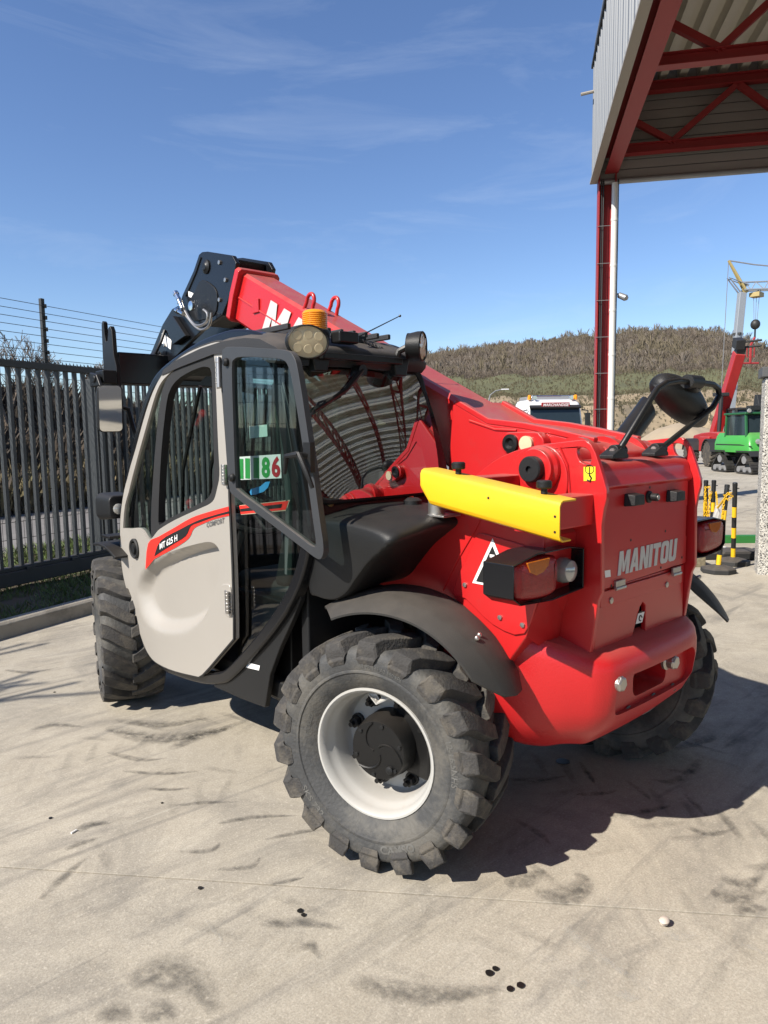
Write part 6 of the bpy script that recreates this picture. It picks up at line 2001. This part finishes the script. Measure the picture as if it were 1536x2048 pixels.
# ================================================================== OTHER THINGS IN THE YARD
m_hazy = M('hazard_yellow', (0.72, 0.43, 0.012), 0.4, var=0.05)
m_hazk = M('hazard_black', (0.014, 0.014, 0.014), 0.4, var=0.1)
m_rubber = M('recycled_rubber', (0.018, 0.018, 0.018), 0.7, var=0.3, scale=20, dust=(DUSTC, 0.2))
def bollard(base, top, h, label, with_base=True, zb=0.07, brot=0.2):
    b = Vector(base); root = empty('barrier_post', b)
    top = Vector(top)
    n = 7; seg = h/n
    d = (top-Vector((b.x, b.y, zb))).normalized()
    o = Vector((0, 0, zb))
    for k in range(n):
        p0, p1 = o+d*(seg*k+(0.0015 if k else 0)), o+d*(seg*(k+1)-0.0015)
        MB().cyl(p0, p1, 0.0255, 18).build('band', m_hazy if k % 2 == 0 and k < n-1 else m_hazk, root)
    MB().lathe([(0.027, 0), (0.027, 0.03), (0.021, 0.037), (0, 0.038)], o+d*h, d, 18).build('cap', m_hazk, root)
    hk = MB(); hk.tube([o+d*(h-0.03)+Vector((0.02, 0, 0)), o+d*(h-0.03)+RV*0.05], 0.005, 6); hk.build('chain_hook', m_hazk, root)
    if with_base:
        mb = MB()
        def oc(r, z): return [Vector((r*math.cos(a+brot), r*math.sin(a+brot), z)) for a in [2*PI*k/8 for k in range(8)]]
        mb.loft([oc(0.178, 0.002), oc(0.182, 0.006), oc(0.180, 0.045), oc(0.165, 0.055), oc(0.045, 0.085), oc(0.035, 0.085)])
        mb.build('base', m_rubber, root, smooth=0, bevel=0.003)
    return tag(root, label, 'barrier post', 'black and yellow chain barrier posts')
pA, pB = fr(3.60, 7.55), fr(3.98, 8.0)
bollard(pA, pA + RV*0.085 + DV*0.05 + Vector((0, 0, 0.9)), 0.845, 'black and yellow barrier post nearest the camera, leaning right from its octagonal base')
bollard(pB, pB - RV*0.06 - DV*0.10 + Vector((0, 0, 0.9)), 0.845, 'black and yellow barrier post beside the wall, leaning left onto its neighbour', brot=0.5)
pC, pD = fr(3.855, 8.45), fr(3.925, 8.43)
bollard(pC, pC + Vector((0, 0, 0.9)) - RV*0.01, 0.80, 'upright barrier post hung with yellow chain, just behind the tail light', with_base=False, zb=0.10)
bollard(pD, pD + Vector((0, 0, 0.9)) + RV*0.005, 0.80, 'upright barrier post right of its chain-hung twin, paper tag beside it', with_base=False, zb=0.10)
# flat black bases carrying the upright pair
for c_, w_, d_, lb in ((pC*0.5+pD*0.5+DV*0.05, 0.46, 0.42, 'flat black rubber base under the upright pair of barrier posts'),
                       (pB+RV*0.22+DV*0.42, 0.52, 0.36, 'low black rubber base against the pebbledash wall')):
    mb = MB()
    def rr_(k, z): return [Vector((0, 0, z))+RV*a+DV*b for a, b in round_rect(-w_/2*k, -d_/2*k, w_/2*k, d_/2*k, 0.05, 2)]
    mb.loft([rr_(1, 0.01), rr_(1, 0.075), rr_(0.9, 0.10), rr_(0.3, 0.105)])
    o = mb.build('rubber_base', m_rubber, None, smooth=0, bevel=0.004); o.location = c_
    tag(o, lb, 'rubber base')
# yellow plastic chain: wound round the tops, hanging down the back pair
chn = empty('plastic_chain', pC + Vector((0, 0, 0.5)))
tag(chn, 'yellow plastic chain looped round the barrier posts and hanging down', 'chain')
ci = pC + Vector((0, 0, 0.5))
def chain(path, link=0.036):
    P = [Vector(p) for p in path]
    tot = sum((b-a).length for a, b in zip(P[:-1], P[1:]))
    n = max(2, int(tot/(link*0.72)))
    def at(s):
        for a, b in zip(P[:-1], P[1:]):
            l = (b-a).length
            if s <= l: return a.lerp(b, s/l), (b-a).normalized()
            s -= l
        return P[-1], (P[-1]-P[-2]).normalized()
    for k in range(n):
        c, d = at(tot*(k+0.5)/n)
        s1 = d.orthogonal().normalized(); s2 = d.cross(s1)
        sd = (s1 if k % 2 else s2)
        mb = MB()
        mb.tube([c-ci+d*(link*0.5*math.cos(t))+sd*(0.011*math.sin(t)) for t in [2*PI*i/10 for i in range(10)]], 0.0034, 5, closed=True)
        mb.build('link', m_hazy, chn)
z9 = lambda p, z: Vector((p.x, p.y, z))
toc = -DV*0.034
chain([z9(pC+toc-RV*0.03, 0.86), z9(pC+toc-RV*0.035, 0.6), z9(pC+toc-RV*0.03, 0.32), z9(pC+toc-RV*0.005, 0.22), z9(pC+toc+RV*0.02, 0.32), z9(pC+toc+RV*0.025, 0.6), z9(pC+toc+RV*0.02, 0.86), z9(pC+toc-RV*0.03, 0.84)])
chain([z9(pC+toc-RV*0.03, 0.80), z9(pC+toc-RV*0.0, 0.45), z9(pC+toc+RV*0.04, 0.80)])
tA = pA + RV*0.078 + DV*0.045
chain([z9(pD+toc+RV*0.02, 0.80), z9(pD*0.6+tA*0.4, 0.64), z9(tA+toc-RV*0.03, 0.80), z9(tA+toc, 0.85), z9(tA+toc+RV*0.05, 0.82), z9(tA+toc+RV*0.0, 0.78), z9(tA+toc-RV*0.04, 0.83), z9(tA+toc+RV*0.04, 0.86)])
chain([z9(tA+toc-RV*0.035, 0.80), z9(tA+toc-RV*0.06, 0.5), z9(tA+toc-RV*0.07, 0.34)])
tg = MB()
tc_ = z9(pD*0.62+tA*0.38, 0)
q = [tc_-RV*0.02+Vector((0, 0, 0.66)), tc_+RV*0.05+Vector((0, 0, 0.69)), tc_+RV*0.01+DV*0.02+Vector((0, 0, 0.47)), tc_-RV*0.06+DV*0.01+Vector((0, 0, 0.46))]
tg.add([p for p in q]+[p+DV*0.002 for p in q], [(0,1,2,3),(7,6,5,4),(0,4,5,1),(1,5,6,2),(2,6,7,3),(3,7,4,0)])
tgo = tg.build('paper_tag', m_white, None, smooth=0)
tag(tgo, 'white paper tag tied to the yellow chain between the barrier posts', 'tag')
# bits lying behind the posts
m_blk = M('rough_block', (0.20, 0.17, 0.11), 0.95, var=0.5, scale=30, bump=0.9, bscale=40)
mb = MB(); mb.loft([[Vector((0, 0, z))+RV*a+DV*b for a, b in ((-w, -.1), (w, -.1), (w, .1), (-w, .1))] for w, z in ((.075, .0), (.075, .10), (.06, .17))])
o = mb.build('concrete_block', m_blk, None, bevel=0.008); o.location = (5.42, 1.86, 0)
o.location = fr((1398-768)/1420*7.95, 7.95); tag(o, 'rough brown concrete block on the ground behind the right tail light', 'block')
m_grn = M('green_steel', (0.025, 0.16, 0.035), 0.4, var=0.1)
mb = MB(); mb.prism([(-0.06, 0), (0.06, 0), (0.06, 0.10), (0.02, 0.10), (0.0, 0.06), (-0.02, 0.10), (-0.06, 0.10)], 'x', 0, 1.2)
o = mb.build('green_beam', m_grn, None, bevel=0.004); o.location = fr(4.05, 9.6); o.rotation_euler = (0, 0, math.atan2(RV.y, RV.x)-0.05)
tag(o, 'green steel beam lying on the ground behind the barrier posts', 'beam')
mb = MB(); mb.tube([Vector((0, 0, 0.03))+RV*(0.16*math.cos(a)*(1+0.1*k))+DV*(0.16*math.sin(a))+Vector((0, 0, 0.02*k)) for k in range(2) for a in [2*PI*i/14 for i in range(14)]], 0.02, 8)
o = mb.build('hose', m_pipe, None); o.location = fr(4.12, 8.75); tag(o, 'short coil of white hose on the ground by the wall', 'hose')
# litter on the concrete
m_peb2 = M('whitish_stone', (0.55, 0.47, 0.40), 0.7, var=0.15, scale=60, stain=((0.40, 0.25, 0.20), 0.55, 50, 0.5))
mb = MB(); mb.ball((0, 0, 0.019), 0.017, 12, (1.15, 0.9, 0.55)); mb.ball((0.004, 0.003, 0.008), 0.013, 10, (1, 1, 0.7))
o = mb.build('pebble', m_peb2, None); o.location = (*[(-0.369,-0.762)][0], 0.0); tag(o, 'small whitish pebble on the sunlit concrete at lower right', 'pebble')
mb = MB(); mb.cyl((0, 0, 0.004), (0.022, 0.008, 0.004), 0.004, 10)
o = mb.build('cigarette_end', m_white, None); o.location = (*[(-1.542,1.058)][0], 0.0); tag(o, 'white cigarette end on the concrete at lower left', 'cigarette end')

# ---------------------------------------------------------------- far machines
m_truck = M('white_lorry_paint', (0.66, 0.66, 0.64), 0.35, var=0.03, coat=0.3)
m_farblk = M('far_black', (0.02, 0.02, 0.02), 0.55, var=0.2)
m_fargrey = M('far_grey', (0.20, 0.20, 0.20), 0.5, var=0.1)
# lorry cab, facing the camera
lor = empty('lorry', fr(7.42, 30.6), math.atan2(-DV.y, -DV.x)+PI/2+0.12)
tag(lor, 'white lorry with amber beacons and sign, seen over the boom', 'lorry')
def cabring(y, k=1.0):
    return None
mb = MB()                         # local: x across, -y towards viewer, z up
rings = []
for (z, w, f_) in ((0.75, 1.23, 0.0), (1.55, 1.24, 0.0), (1.75, 1.235, 0.02), (2.55, 1.20, 0.20), (2.78, 1.17, 0.30), (2.92, 1.08, 0.50), (2.97, 0.9, 0.75)):
    rings.append([Vector((x, y, z)) for x, y in round_rect(-w, f_, w, 2.1, 0.16, 4)])
mb.loft(rings); mb.build('cab_shell', m_truck, lor, smooth=40)
def scr(z0, z1, w0, w1, y0, y1, mat, name):
    m_ = MB(); m_.add([(-w0, y0, z0), (w0, y0, z0), (w1, y1, z1), (-w1, y1, z1)], [(0,1,2,3)]); return m_.build(name, mat, lor, smooth=0, recalc=False)
scr(1.62, 2.60, 1.13, 1.09, -0.012, 0.195, m_farglass, 'windscreen')
m_ = MB(); m_.add([(-1.15, -0.03, 1.60), (1.15, -0.03, 1.60), (1.15, -0.012, 1.2), (-1.15, -0.012, 1.2)], [(0,1,2,3)]); m_.build('grille', m_farblk, lor, smooth=0)
m_ = MB(); m_.prism([(0.16, 2.56), (0.05, 2.54), (0.02, 2.60), (0.16, 2.70)], 'x', -1.14, 1.14); m_.build('sun_visor', m_farblk, lor, bevel=0.01)
m_ = MB(); m_.box((-0.62, 0.06, 2.60), (0.62, 0.14, 2.80)); so = m_.build('name_board', M('board_red', (0.30, 0.02, 0.02), 0.4), lor, bevel=0.01)
lettering('board_lettering', 'MARCHANDISE', (-0.56, 0.055, 2.64), (1, 0, 0), (0, 0, 1), 0.12, 1.12, m_white, so, bold=0.02, shear=0.2)
MB().tube([(-0.95, 0.55, 3.10), (0.95, 0.55, 3.10)], 0.025, 8).build('lamp_bar', m_chrome, lor)
for x in (-0.95, 0.95):
    MB().lathe([(0.085, 0), (0.085, 0.05), (0.075, 0.17), (0.04, 0.21), (0, 0.21)], (x*1.09, 0.45, 2.93), (0, 0, 1), 16).build('beacon', m_amber, lor)
    MB().box((x-0.03, 0.50, 2.92), (x+0.03, 0.60, 3.12)).build('bar_post', m_chrome, lor)
    MB().lathe([(0.03, 0), (0.04, 0.2), (0.09, 0.3), (0, 0.3)], (x*0.86, 0.65, 3.02), (0, -1, 0), 12).build('air_horn', m_chrome, lor)
for x in (-1, 1):
    m_ = MB(); m_.tube([(x*1.2, 0.2, 2.5), (x*1.45, 0.1, 2.45), (x*1.45, 0.1, 1.75)], 0.03, 6); m_.box((x*1.45-0.10, 0.05, 1.75), (x*1.45+0.10, 0.18, 2.35)); m_.build('wing_mirror', m_farblk, lor, bevel=0.02)
    for y in (0.9,):
        MB().lathe([(0.3, -0.13), (0.5, -0.14), (0.52, 0), (0.5, 0.14), (0.3, 0.15), (0, 0.1)], (x*1.05, y, 0.5), (x, 0, 0), 24).build('wheel', m_farblk, lor)
m_ = MB(); m_.prism([(0.9, 2.7), (0.9, 2.99), (1.1, 3.1), (2.0, 3.1), (2.1, 2.7)], 'x', -1.0, 1.22); m_.build('roof_deflector', m_fargrey, lor, bevel=0.05)
m_ = MB(); m_.box((-1.0, 2.2, 0.6), (1.0, 6.5, 1.1)); m_.build('chassis', m_farblk, lor)

# red handler with its boom raised
fw = MB()
fw.lathe([(0.30, 0.16), (0.36, 0.20), (0.47, 0.20), (0.51, 0.15), (0.52, 0), (0.51, -0.15), (0.47, -0.2), (0.30, -0.2)], (0, 0, 0), (1, 0, 0), 32)
for k in range(20):
    for sd in (1, -1):
        a = 2*PI*(k+(0.5 if sd > 0 else 0))/20
        rings = []
        for la, da in ((0.20, 0), (0.10, 0.1), (0.0, 0.2)):
            rings.append([Vector((sd*la, r*math.sin(a+da+w), r*math.cos(a+da+w))) for r, w in ((0.49, 0.07), (0.545, 0.055), (0.545, -0.055), (0.49, -0.07))])
        fw.loft(rings)
fwo_me = None
m_fartyre = M('far_tyre', (0.055, 0.048, 0.04), 0.85, var=0.4, scale=8, stain=((0.16, 0.13, 0.09), 0.5, 5, 0.7))
m_farred = M('far_red_paint', (0.36, 0.018, 0.018), 0.42, var=0.15, scale=2, dust=(DUSTC, 0.3))
h2 = empty('red_handler', fr(14.65, 29.5), math.atan2(-DV.y, -DV.x)+PI/2-0.12)
tag(h2, 'red telescopic handler with raised boom standing beyond the yard', 'telehandler')
tyre0 = None
for x, y in ((-1.0, 0.0), (1.0, 0.0), (-1.0, 2.7), (1.0, 2.7)):
    if tyre0 is None:
        tyre0 = fw.build('tyre', m_fartyre, h2, smooth=30); tyre0.location = (x, y, 0.54)
        d0 = MB(); d0.lathe([(0.30, 0.14), (0.29, 0.08), (0.15, 0.06), (0.12, 0.14), (0, 0.14)], (0, 0, 0), (1, 0, 0), 24); disc0 = d0.build('wheel_disc', m_rim, h2)
        disc0.location = (x, y, 0.54); disc0.rotation_euler = (0, 0, PI)
    else:
        for src in (tyre0, disc0):
            c = src.copy(); col.objects.link(c); c.parent = h2; c.location = (x, y, 0.54); c.rotation_euler = (0, 0, PI if x < 0 and src is disc0 else 0)
for x in (-1.0, 1.0):
    for y in (0.0, 2.7):
        m_ = MB(); rings = []
        for k in range(9):
            a = R(-80+20*k); d = Vector((0, math.sin(a), math.cos(a)))
            rings.append([Vector((x-0.24, y, 0.54))+d*0.60, Vector((x+0.24, y, 0.54))+d*0.60, Vector((x+0.24, y, 0.54))+d*0.63, Vector((x-0.24, y, 0.54))+d*0.63])
        m_.loft(rings); m_.build('mudguard', m_farblk, h2, smooth=0)
m_ = MB(); m_.prism([(-0.35, 0.75), (-0.3, 1.15), (0.1, 1.42), (1.0, 1.45), (2.2, 1.40), (3.2, 1.30), (3.4, 0.9), (3.0, 0.62), (0.0, 0.62)], 'x', -0.78, 0.78); m_.build('body', m_farred, h2, bevel=0.05)
m_ = MB(); m_.box((-0.92, 0.75, 0.60), (-0.79, 1.95, 1.25)); m_.build('side_hood', m_farred, h2, bevel=0.04)
m_ = MB(); m_.box((-0.90, 1.2, 0.35), (0.9, 1.6, 0.6)); m_.build('underframe', m_farblk, h2)
m_ = MB(); rings = [[Vector((x, y, z)) for x, y in round_rect(0.05, 0.2+k, 0.92, 1.6-k, 0.08, 2)] for z, k in ((1.2, 0), (1.9, 0.05), (2.35, 0.18))]; m_.loft(rings); m_.build('cab_glass', m_farglass, h2, smooth=40)
for x, y in ((0.06, 0.22), (0.9, 0.22), (0.06, 1.55), (0.9, 1.55)):
    MB().tube([(x, y, 1.1), (x*0.98, y+(0.12 if y < 1 else -0.12), 2.36)], 0.05, 6).build('cab_pillar', m_farblk, h2)
m_ = MB(); m_.box((0.02, 0.3, 2.34), (0.94, 1.5, 2.44)); m_.build('cab_roof', m_farblk, h2, bevel=0.03)
# boom: foot on the body, tip high
bA, bB = Vector((-0.15, 2.2, 1.35)), Vector((0.22, 0.75, 4.72))
m_ = MB(); m_.tube([bA, bB], 0, rect=(0.40, 0.50), up=(0, -1, 0)); m_.build('boom', m_farred, h2, smooth=0, bevel=0.03)
dv_ = (bB-bA).normalized()
m_ = MB(); m_.tube([bB, bB+dv_*0.28], 0, rect=(0.34, 0.40), up=(0, -1, 0)); m_.tube([bB+dv_*0.2+Vector((-0.1, 0, 0)), bB+dv_*0.55+Vector((-0.15, 0, 0.05))], 0, rect=(0.36, 0.5), up=(0, -1, 0))
for dz in (0.42, 0.20):
    m_.tube([bB+Vector((0, -0.1, dz)), bB+Vector((0.75, -0.35, dz+0.04))], 0.05, 6)
m_.build('boom_head', m_farblk, h2, smooth=0, bevel=0.02)
MB().tube([bA+Vector((0.45, 0.1, 0.1)), bA.lerp(bB, 0.42)+Vector((0.18, 0, 0))], 0.06, 8).build('lift_cylinder', m_fargrey, h2)
m_ = MB(); m_.box((0.35, 0.1, 1.40), (0.85, 0.5, 1.75)); m_.build('hose_rack', m_farblk, h2, bevel=0.04)
m_ = MB(); m_.box((-0.62, 0.9, 2.95), (-0.05, 1.3, 3.10)); m_.tube([(-0.4, 1.0, 1.4), (-0.35, 1.0, 3.0)], 0.09, 8); m_.build('rear_mast', m_farblk, h2, bevel=0.03)

# green tracked loader
m_green = M('green_paint', (0.05, 0.29, 0.045), 0.4, var=0.08, coat=0.2, dust=(DUSTC, 0.2))
gl_ = empty('green_loader', fr(13.05, 24.1), math.atan2(-DV.y, -DV.x)+PI/2+0.05)
tag(gl_, 'green compact loader on black rubber tracks beside the pebbledash wall', 'loader')
m_trk = M('track_rubber', (0.018, 0.017, 0.016), 0.8, var=0.4, scale=9, stain=((0.07, 0.06, 0.045), 0.52, 6, 0.6))
def track(x, y):
    m_ = MB(); rings = []
    prof = smooth_loop([(-0.42, 0.03), (-0.52, 0.12), (-0.46, 0.26), (-0.12, 0.62), (0.05, 0.70), (0.20, 0.62), (0.50, 0.28), (0.56, 0.14), (0.46, 0.03)], 3)
    out = prof; inn = offset_poly(prof, 0.05)
    m_.prism(out, 'x', x-0.16, x+0.16, [inn])
    k = len(out)
    for i in range(0, k):
        a, b = Vector(out[i]), Vector(out[(i+1) % k])
        for f in (0.0, 0.5):
            c = a.lerp(b, f); t = (b-a).normalized(); nn = Vector((t.y, -t.x))
            m_.box((-0.15, -0.018, 0.0), (0.15, 0.018, 0.035), Matrix.Translation((x, y, 0)) @ Matrix(((1, 0, 0, 0), (0, t.x, nn.x, c.x), (0, t.y, nn.y, c.y), (0, 0, 0, 1))))
    n0 = (len(out)+len(inn))*2
    m_.v = [(p[0], p[1]+y, p[2]) if i < n0 else p for i, p in enumerate(m_.v)]
    o = m_.build('track', m_trk, gl_, smooth=0)
    for (yy, zz, r) in ((-0.36, 0.16, 0.11), (0.0, 0.14, 0.10), (0.38, 0.16, 0.11), (0.05, 0.50, 0.15)):
        MB().cyl((x-0.13, y+yy, zz), (x+0.13, y+yy, zz), r, 16).build('track_roller', m_fargrey, o)
for x in (-0.52, 0.52):
    for y in (0.3, 1.9):
        track(x, y)
        m_ = MB(); m_.prism([(y-0.45, 0.62), (y-0.30, 0.80), (y+0.5, 0.80), (y+0.5, 0.76), (y-0.28, 0.76), (y-0.42, 0.60)], 'x', x-0.18, x+0.18); m_.build('mudguard', m_farblk, gl_)
m_ = MB(); rings = [[Vector((x, y, z)) for x, y in round_rect(-w, y0, w, 2.4, 0.12, 3)] for z, w, y0 in ((0.74, 0.66, 0.0), (1.05, 0.66, 0.06), (1.30, 0.58, 0.22), (1.42, 0.48, 0.42))]
m_.loft(rings); m_.build('hood', m_green, gl_, smooth=35)
m_ = MB(); m_.box((-0.30, -0.05, 0.30), (0.30, 1.0, 0.74)); m_.build('front_frame', m_farblk, gl_, bevel=0.02)
m_ = MB()
for k in range(5):
    m_.tube([(-0.1+0.05*k, -0.12, 0.42+0.07*k), (0.35+0.02*k, -0.18, 0.40+0.08*k)], 0.02, 6)
m_.build('hose_bundle', m_green, gl_)
m_ = MB(); m_.tube([(0.0, 0.2, 1.42), (0.05, -0.05, 1.50), (0.22, -0.12, 1.30), (0.22, -0.12, 0.9)], 0.045, 8); m_.build('air_hose', m_farblk, gl_)
for x, y in ((-0.40, -0.02),):
    MB().lathe([(0.08, 0), (0.09, 0.03), (0.0, 0.04)], (x, y+0.02, 1.12), (0, -1, 0), 16).build('headlamp', m_clearlens, gl_)
m_ = MB(); rings = [[Vector((x, y, z)) for x, y in round_rect(-w, y0, w, 1.75, 0.06, 2)] for z, w, y0 in ((1.32, 0.56, 0.42), (2.02, 0.54, 0.55))]; m_.loft(rings); m_.build('cab_glass', m_farglass, gl_, smooth=40)
for x, y in ((-0.56, 0.40), (0.56, 0.40), (-0.56, 1.75), (0.56, 1.75)):
    MB().tube([(x, y, 1.28), (x*0.97, y+(0.12 if y < 1 else 0), 2.06)], 0.05, 6).build('cab_pillar', M('dark_green', (0.015, 0.09, 0.03), 0.4), gl_)
m_ = MB(); m_.box((-0.62, 0.42, 2.04), (0.62, 1.85, 2.12)); m_.build('cab_roof', M('dark_green', (0.015, 0.09, 0.03), 0.4), gl_, bevel=0.03)
m_ = MB(); m_.prism([(1.0, 2.12), (1.25, 2.75), (1.4, 2.75), (1.5, 2.12)], 'x', 0.25, 0.42); m_.box((-0.1, 1.0, 2.2), (0.25, 1.3, 2.36)); m_.build('roof_rack', m_farblk, gl_, bevel=0.01)
m_ = MB(); m_.tube([(-0.02, -0.30, 0.18), (0.62, -0.30, 0.18)], 0.05, 8); m_.tube([(0.1, -0.3, 0.2), (0.1, -0.3, 1.2), (0.6, -0.3, 1.2)], 0.02, 6); m_.tube([(0.1, -0.3, 0.75), (0.6, -0.3, 0.75)], 0.02, 6); m_.build('front_guard', m_farblk, gl_)
for k in range(6):
    MB().box((-0.30, -0.012+0.035*k*0.1, 0.80+0.045*k), (0.34, 0.03+0.02*k*0.2, 0.822+0.045*k)).build('grille_bar', m_farblk, gl_, smooth=0)
MB().tube([(-0.62, -0.02, 0.95), (-0.66, 0.6, 1.0), (-0.66, 2.2, 1.0)], 0.02, 6).build('side_stripe', m_farblk, gl_)
for x in (-0.5, 0.5):
    MB().lathe([(0.06, 0), (0.075, 0.05), (0.06, 0.08), (0, 0.08)], (x, 0.44, 2.16), (0, -1, 0.1), 14).build('work_lamp', m_clearlens, gl_)
MB().tube([(0.45, -0.1, 0.5), (0.5, -0.5, 0.9), (0.45, 0.3, 1.7), (0.4, 1.2, 2.0)], 0.07, 8).build('lift_arm', m_farblk, gl_)

# tower crane
m_crane = M('crane_galvanised', (0.30, 0.32, 0.34), 0.5, 0.3, var=0.1)
m_craney = M('crane_yellow', (0.36, 0.28, 0.11), 0.5, var=0.1)
cb0 = Vector((59.6, 23.2, 0)); cr = empty('tower_crane', cb0); cri = Matrix.Translation(-cb0)
tag(cr, 'grey self-erecting tower crane with lattice jib in the distance', 'crane')
MB().tube([cb0+RV*(-0.45), cb0+RV*0.35+Vector((0, 0, 12.7))], 0, rect=(0.56, 0.56), up=tuple(DV)).build('mast', m_crane, cr, smooth=0, bevel=0.04, T=cri)
for z in (7.7, 9.3, 5.0):
    MB().box((-0.32, -0.32, z), (0.32, 0.32, z+0.18), Matrix.Translation(cb0+RV*(-0.45+0.063*z))).build('mast_collar', m_farblk, cr, T=cri)
for a in (-1.5, -0.6):
    MB().tube([cb0+RV*(a*1.25)+Vector((0, 0, 0)), cb0+RV*(-0.1)+Vector((0, 0, 5.6))], 0.13, 8).build('strut', m_crane, cr, T=cri)
MB().tube([cb0+RV*(-1.0)+Vector((0, 0, 2.3)), cb0+RV*(-0.75)+Vector((0, 0, 5.5))], 0.17, 8).build('ram', m_craney, cr, T=cri)
tp_ = cb0+RV*0.4+Vector((0, 0, 12.7)); pk = cb0+RV*(-0.85)+Vector((0, 0, 15.3))
for o_ in (-0.2, 0.2):
    MB().tube([tp_+DV*o_+RV*0.3, pk], 0.11, 6).build('peak_leg', m_craney, cr, T=cri)
    MB().tube([tp_+DV*o_+RV*(-0.0)+Vector((0, 0, -0.3)), tp_+DV*o_+RV*(-1.2)+Vector((0, 0, 1.2)), tp_+DV*o_+RV*0.4+Vector((0, 0, 0.6))], 0.08, 6).build('slew_frame', m_crane, cr, T=cri)
jd = RV
for o_, dz in ((-0.35, 0.2), (0.35, 0.2), (0, 0.85)):
    MB().tube([tp_+DV*o_+Vector((0, 0, dz)), tp_+jd*14+DV*o_+Vector((0, 0, dz+0.3))], 0.07, 6).build('jib_chord', m_crane, cr, T=cri)
for k in range(26):
    a = tp_+jd*(0.52*k)+DV*(-0.35 if k % 2 else 0)+Vector((0, 0, (0.2 if k % 2 else 0.85)+0.011*k)); b = tp_+jd*(0.52*(k+1))+DV*(0 if k % 2 else -0.35)+Vector((0, 0, (0.85 if k % 2 else 0.2)+0.011*k))
    MB().tube([a, b], 0.04, 5).build('jib_lacing', m_crane, cr, T=cri)
MB().tube([pk, pk+jd*2.1+Vector((0, 0, -0.35)), tp_+jd*12+Vector((0, 0, 1.1))], 0.06, 5).build('jib_tie', m_crane, cr, T=cri)
MB().tube([pk, cb0+RV*(-1.15)+Vector((0, 0, 1.0))], 0.03, 4).build('stay_rope', m_fargrey, cr, T=cri)
hkp = tp_+jd*1.15
m_ = MB(); m_.box((-0.5, -0.4, -0.35), (0.5, 0.4, 0.0), Matrix.Translation(hkp)); m_.build('trolley', m_craney, cr, smooth=0, T=cri)
for o_ in (-0.25, 0.0, 0.25):
    MB().tube([hkp+RV*o_, hkp+RV*(o_*0.5)+Vector((0, 0, -2.2))], 0.02, 4).build('hoist_rope', m_fargrey, cr, T=cri)
m_ = MB(); m_.ball(hkp+Vector((0, 0, -2.55)), 0.38, 14, (1, 1, 1.1)); m_.tube([hkp+Vector((0, 0, -2.9)), hkp+Vector((0, 0, -3.7))], 0.07, 6); m_.build('hook_block', m_farblk, cr, T=cri)
m_ = MB(); m_.tube([hkp+Vector((0, 0, -3.6)), hkp+RV*(-0.3)+Vector((0, 0, -4.2)), hkp+RV*(-0.3)+Vector((0, 0, -5.7))], 0.10, 6); m_.tube([hkp+RV*(-1.0)+Vector((0, 0, -5.7)), hkp+RV*0.4+Vector((0, 0, -5.7))], 0.08, 6); m_.tube([hkp+RV*(-0.6)+Vector((0, 0, -4.4)), hkp+RV*(-0.6)+Vector((0, 0, -5.2)), hkp+RV*(0.0)+Vector((0, 0, -5.2)), hkp+RV*(0.0)+Vector((0, 0, -4.4))], 0.05, 5)
m_.build('lifting_tackle', m_steelred, cr, T=cri)

# street lamp, fence along the quarry road, sand heap
lb_ = fr((978-768)/1420*62, 62); sl2 = empty('street_lamp', lb_)
MB().tube([(0, 0, 0), (0, 0, 4.2), tuple(RV*0.15+Vector((0, 0, 4.8))), tuple(RV*0.6+Vector((0, 0, 5.15))), tuple(RV*1.1+Vector((0, 0, 5.25)))], [0.09, 0.07, 0.06, 0.05, 0.05], 8).build('post', m_fargrey, sl2)
MB().box((-0.3, -0.12, -0.04), (0.35, 0.12, 0.05), Matrix.Translation(RV*1.4+Vector((0, 0, 5.27))) @ Matrix.Rotation(math.atan2(RV.y, RV.x), 4, 'Z')).build('lamp_head', m_white, sl2, bevel=0.02)
tag(sl2, 'curved grey street lamp in front of the green slope behind the boom', 'street lamp')
m_sand = M('sand', (0.30, 0.24, 0.165), 0.95, var=0.15, scale=1.5, bump=0.3, bscale=8)
mb = MB(); vv = []
for i in range(41):
    for j in range(25):
        a, b = -6+12*i/40, -3.5+7*j/24
        h = max(0, 2.1*math.exp(-((a/2.9)**2))+0.9*math.exp(-(((a-3.0)/1.8)**2)))*max(0, 1-(b/3.3)**2)**1.1+0.18*noise.noise(Vector((a*0.9, b*0.9, 0)))
        vv.append(Vector((0, 0, max(-0.1, h-0.08)))+RV*a+DV*b)
mb.add(vv, [(i*25+j, (i+1)*25+j, (i+1)*25+j+1, i*25+j+1) for i in range(40) for j in range(24)])
o = mb.build('sand_heap', m_sand, None, recalc=False, smooth=60); o.location = fr((1345-768)/1420*62, 62)
tag(o, 'heap of pale sand beyond the yard, left of the red handler', 'sand heap')
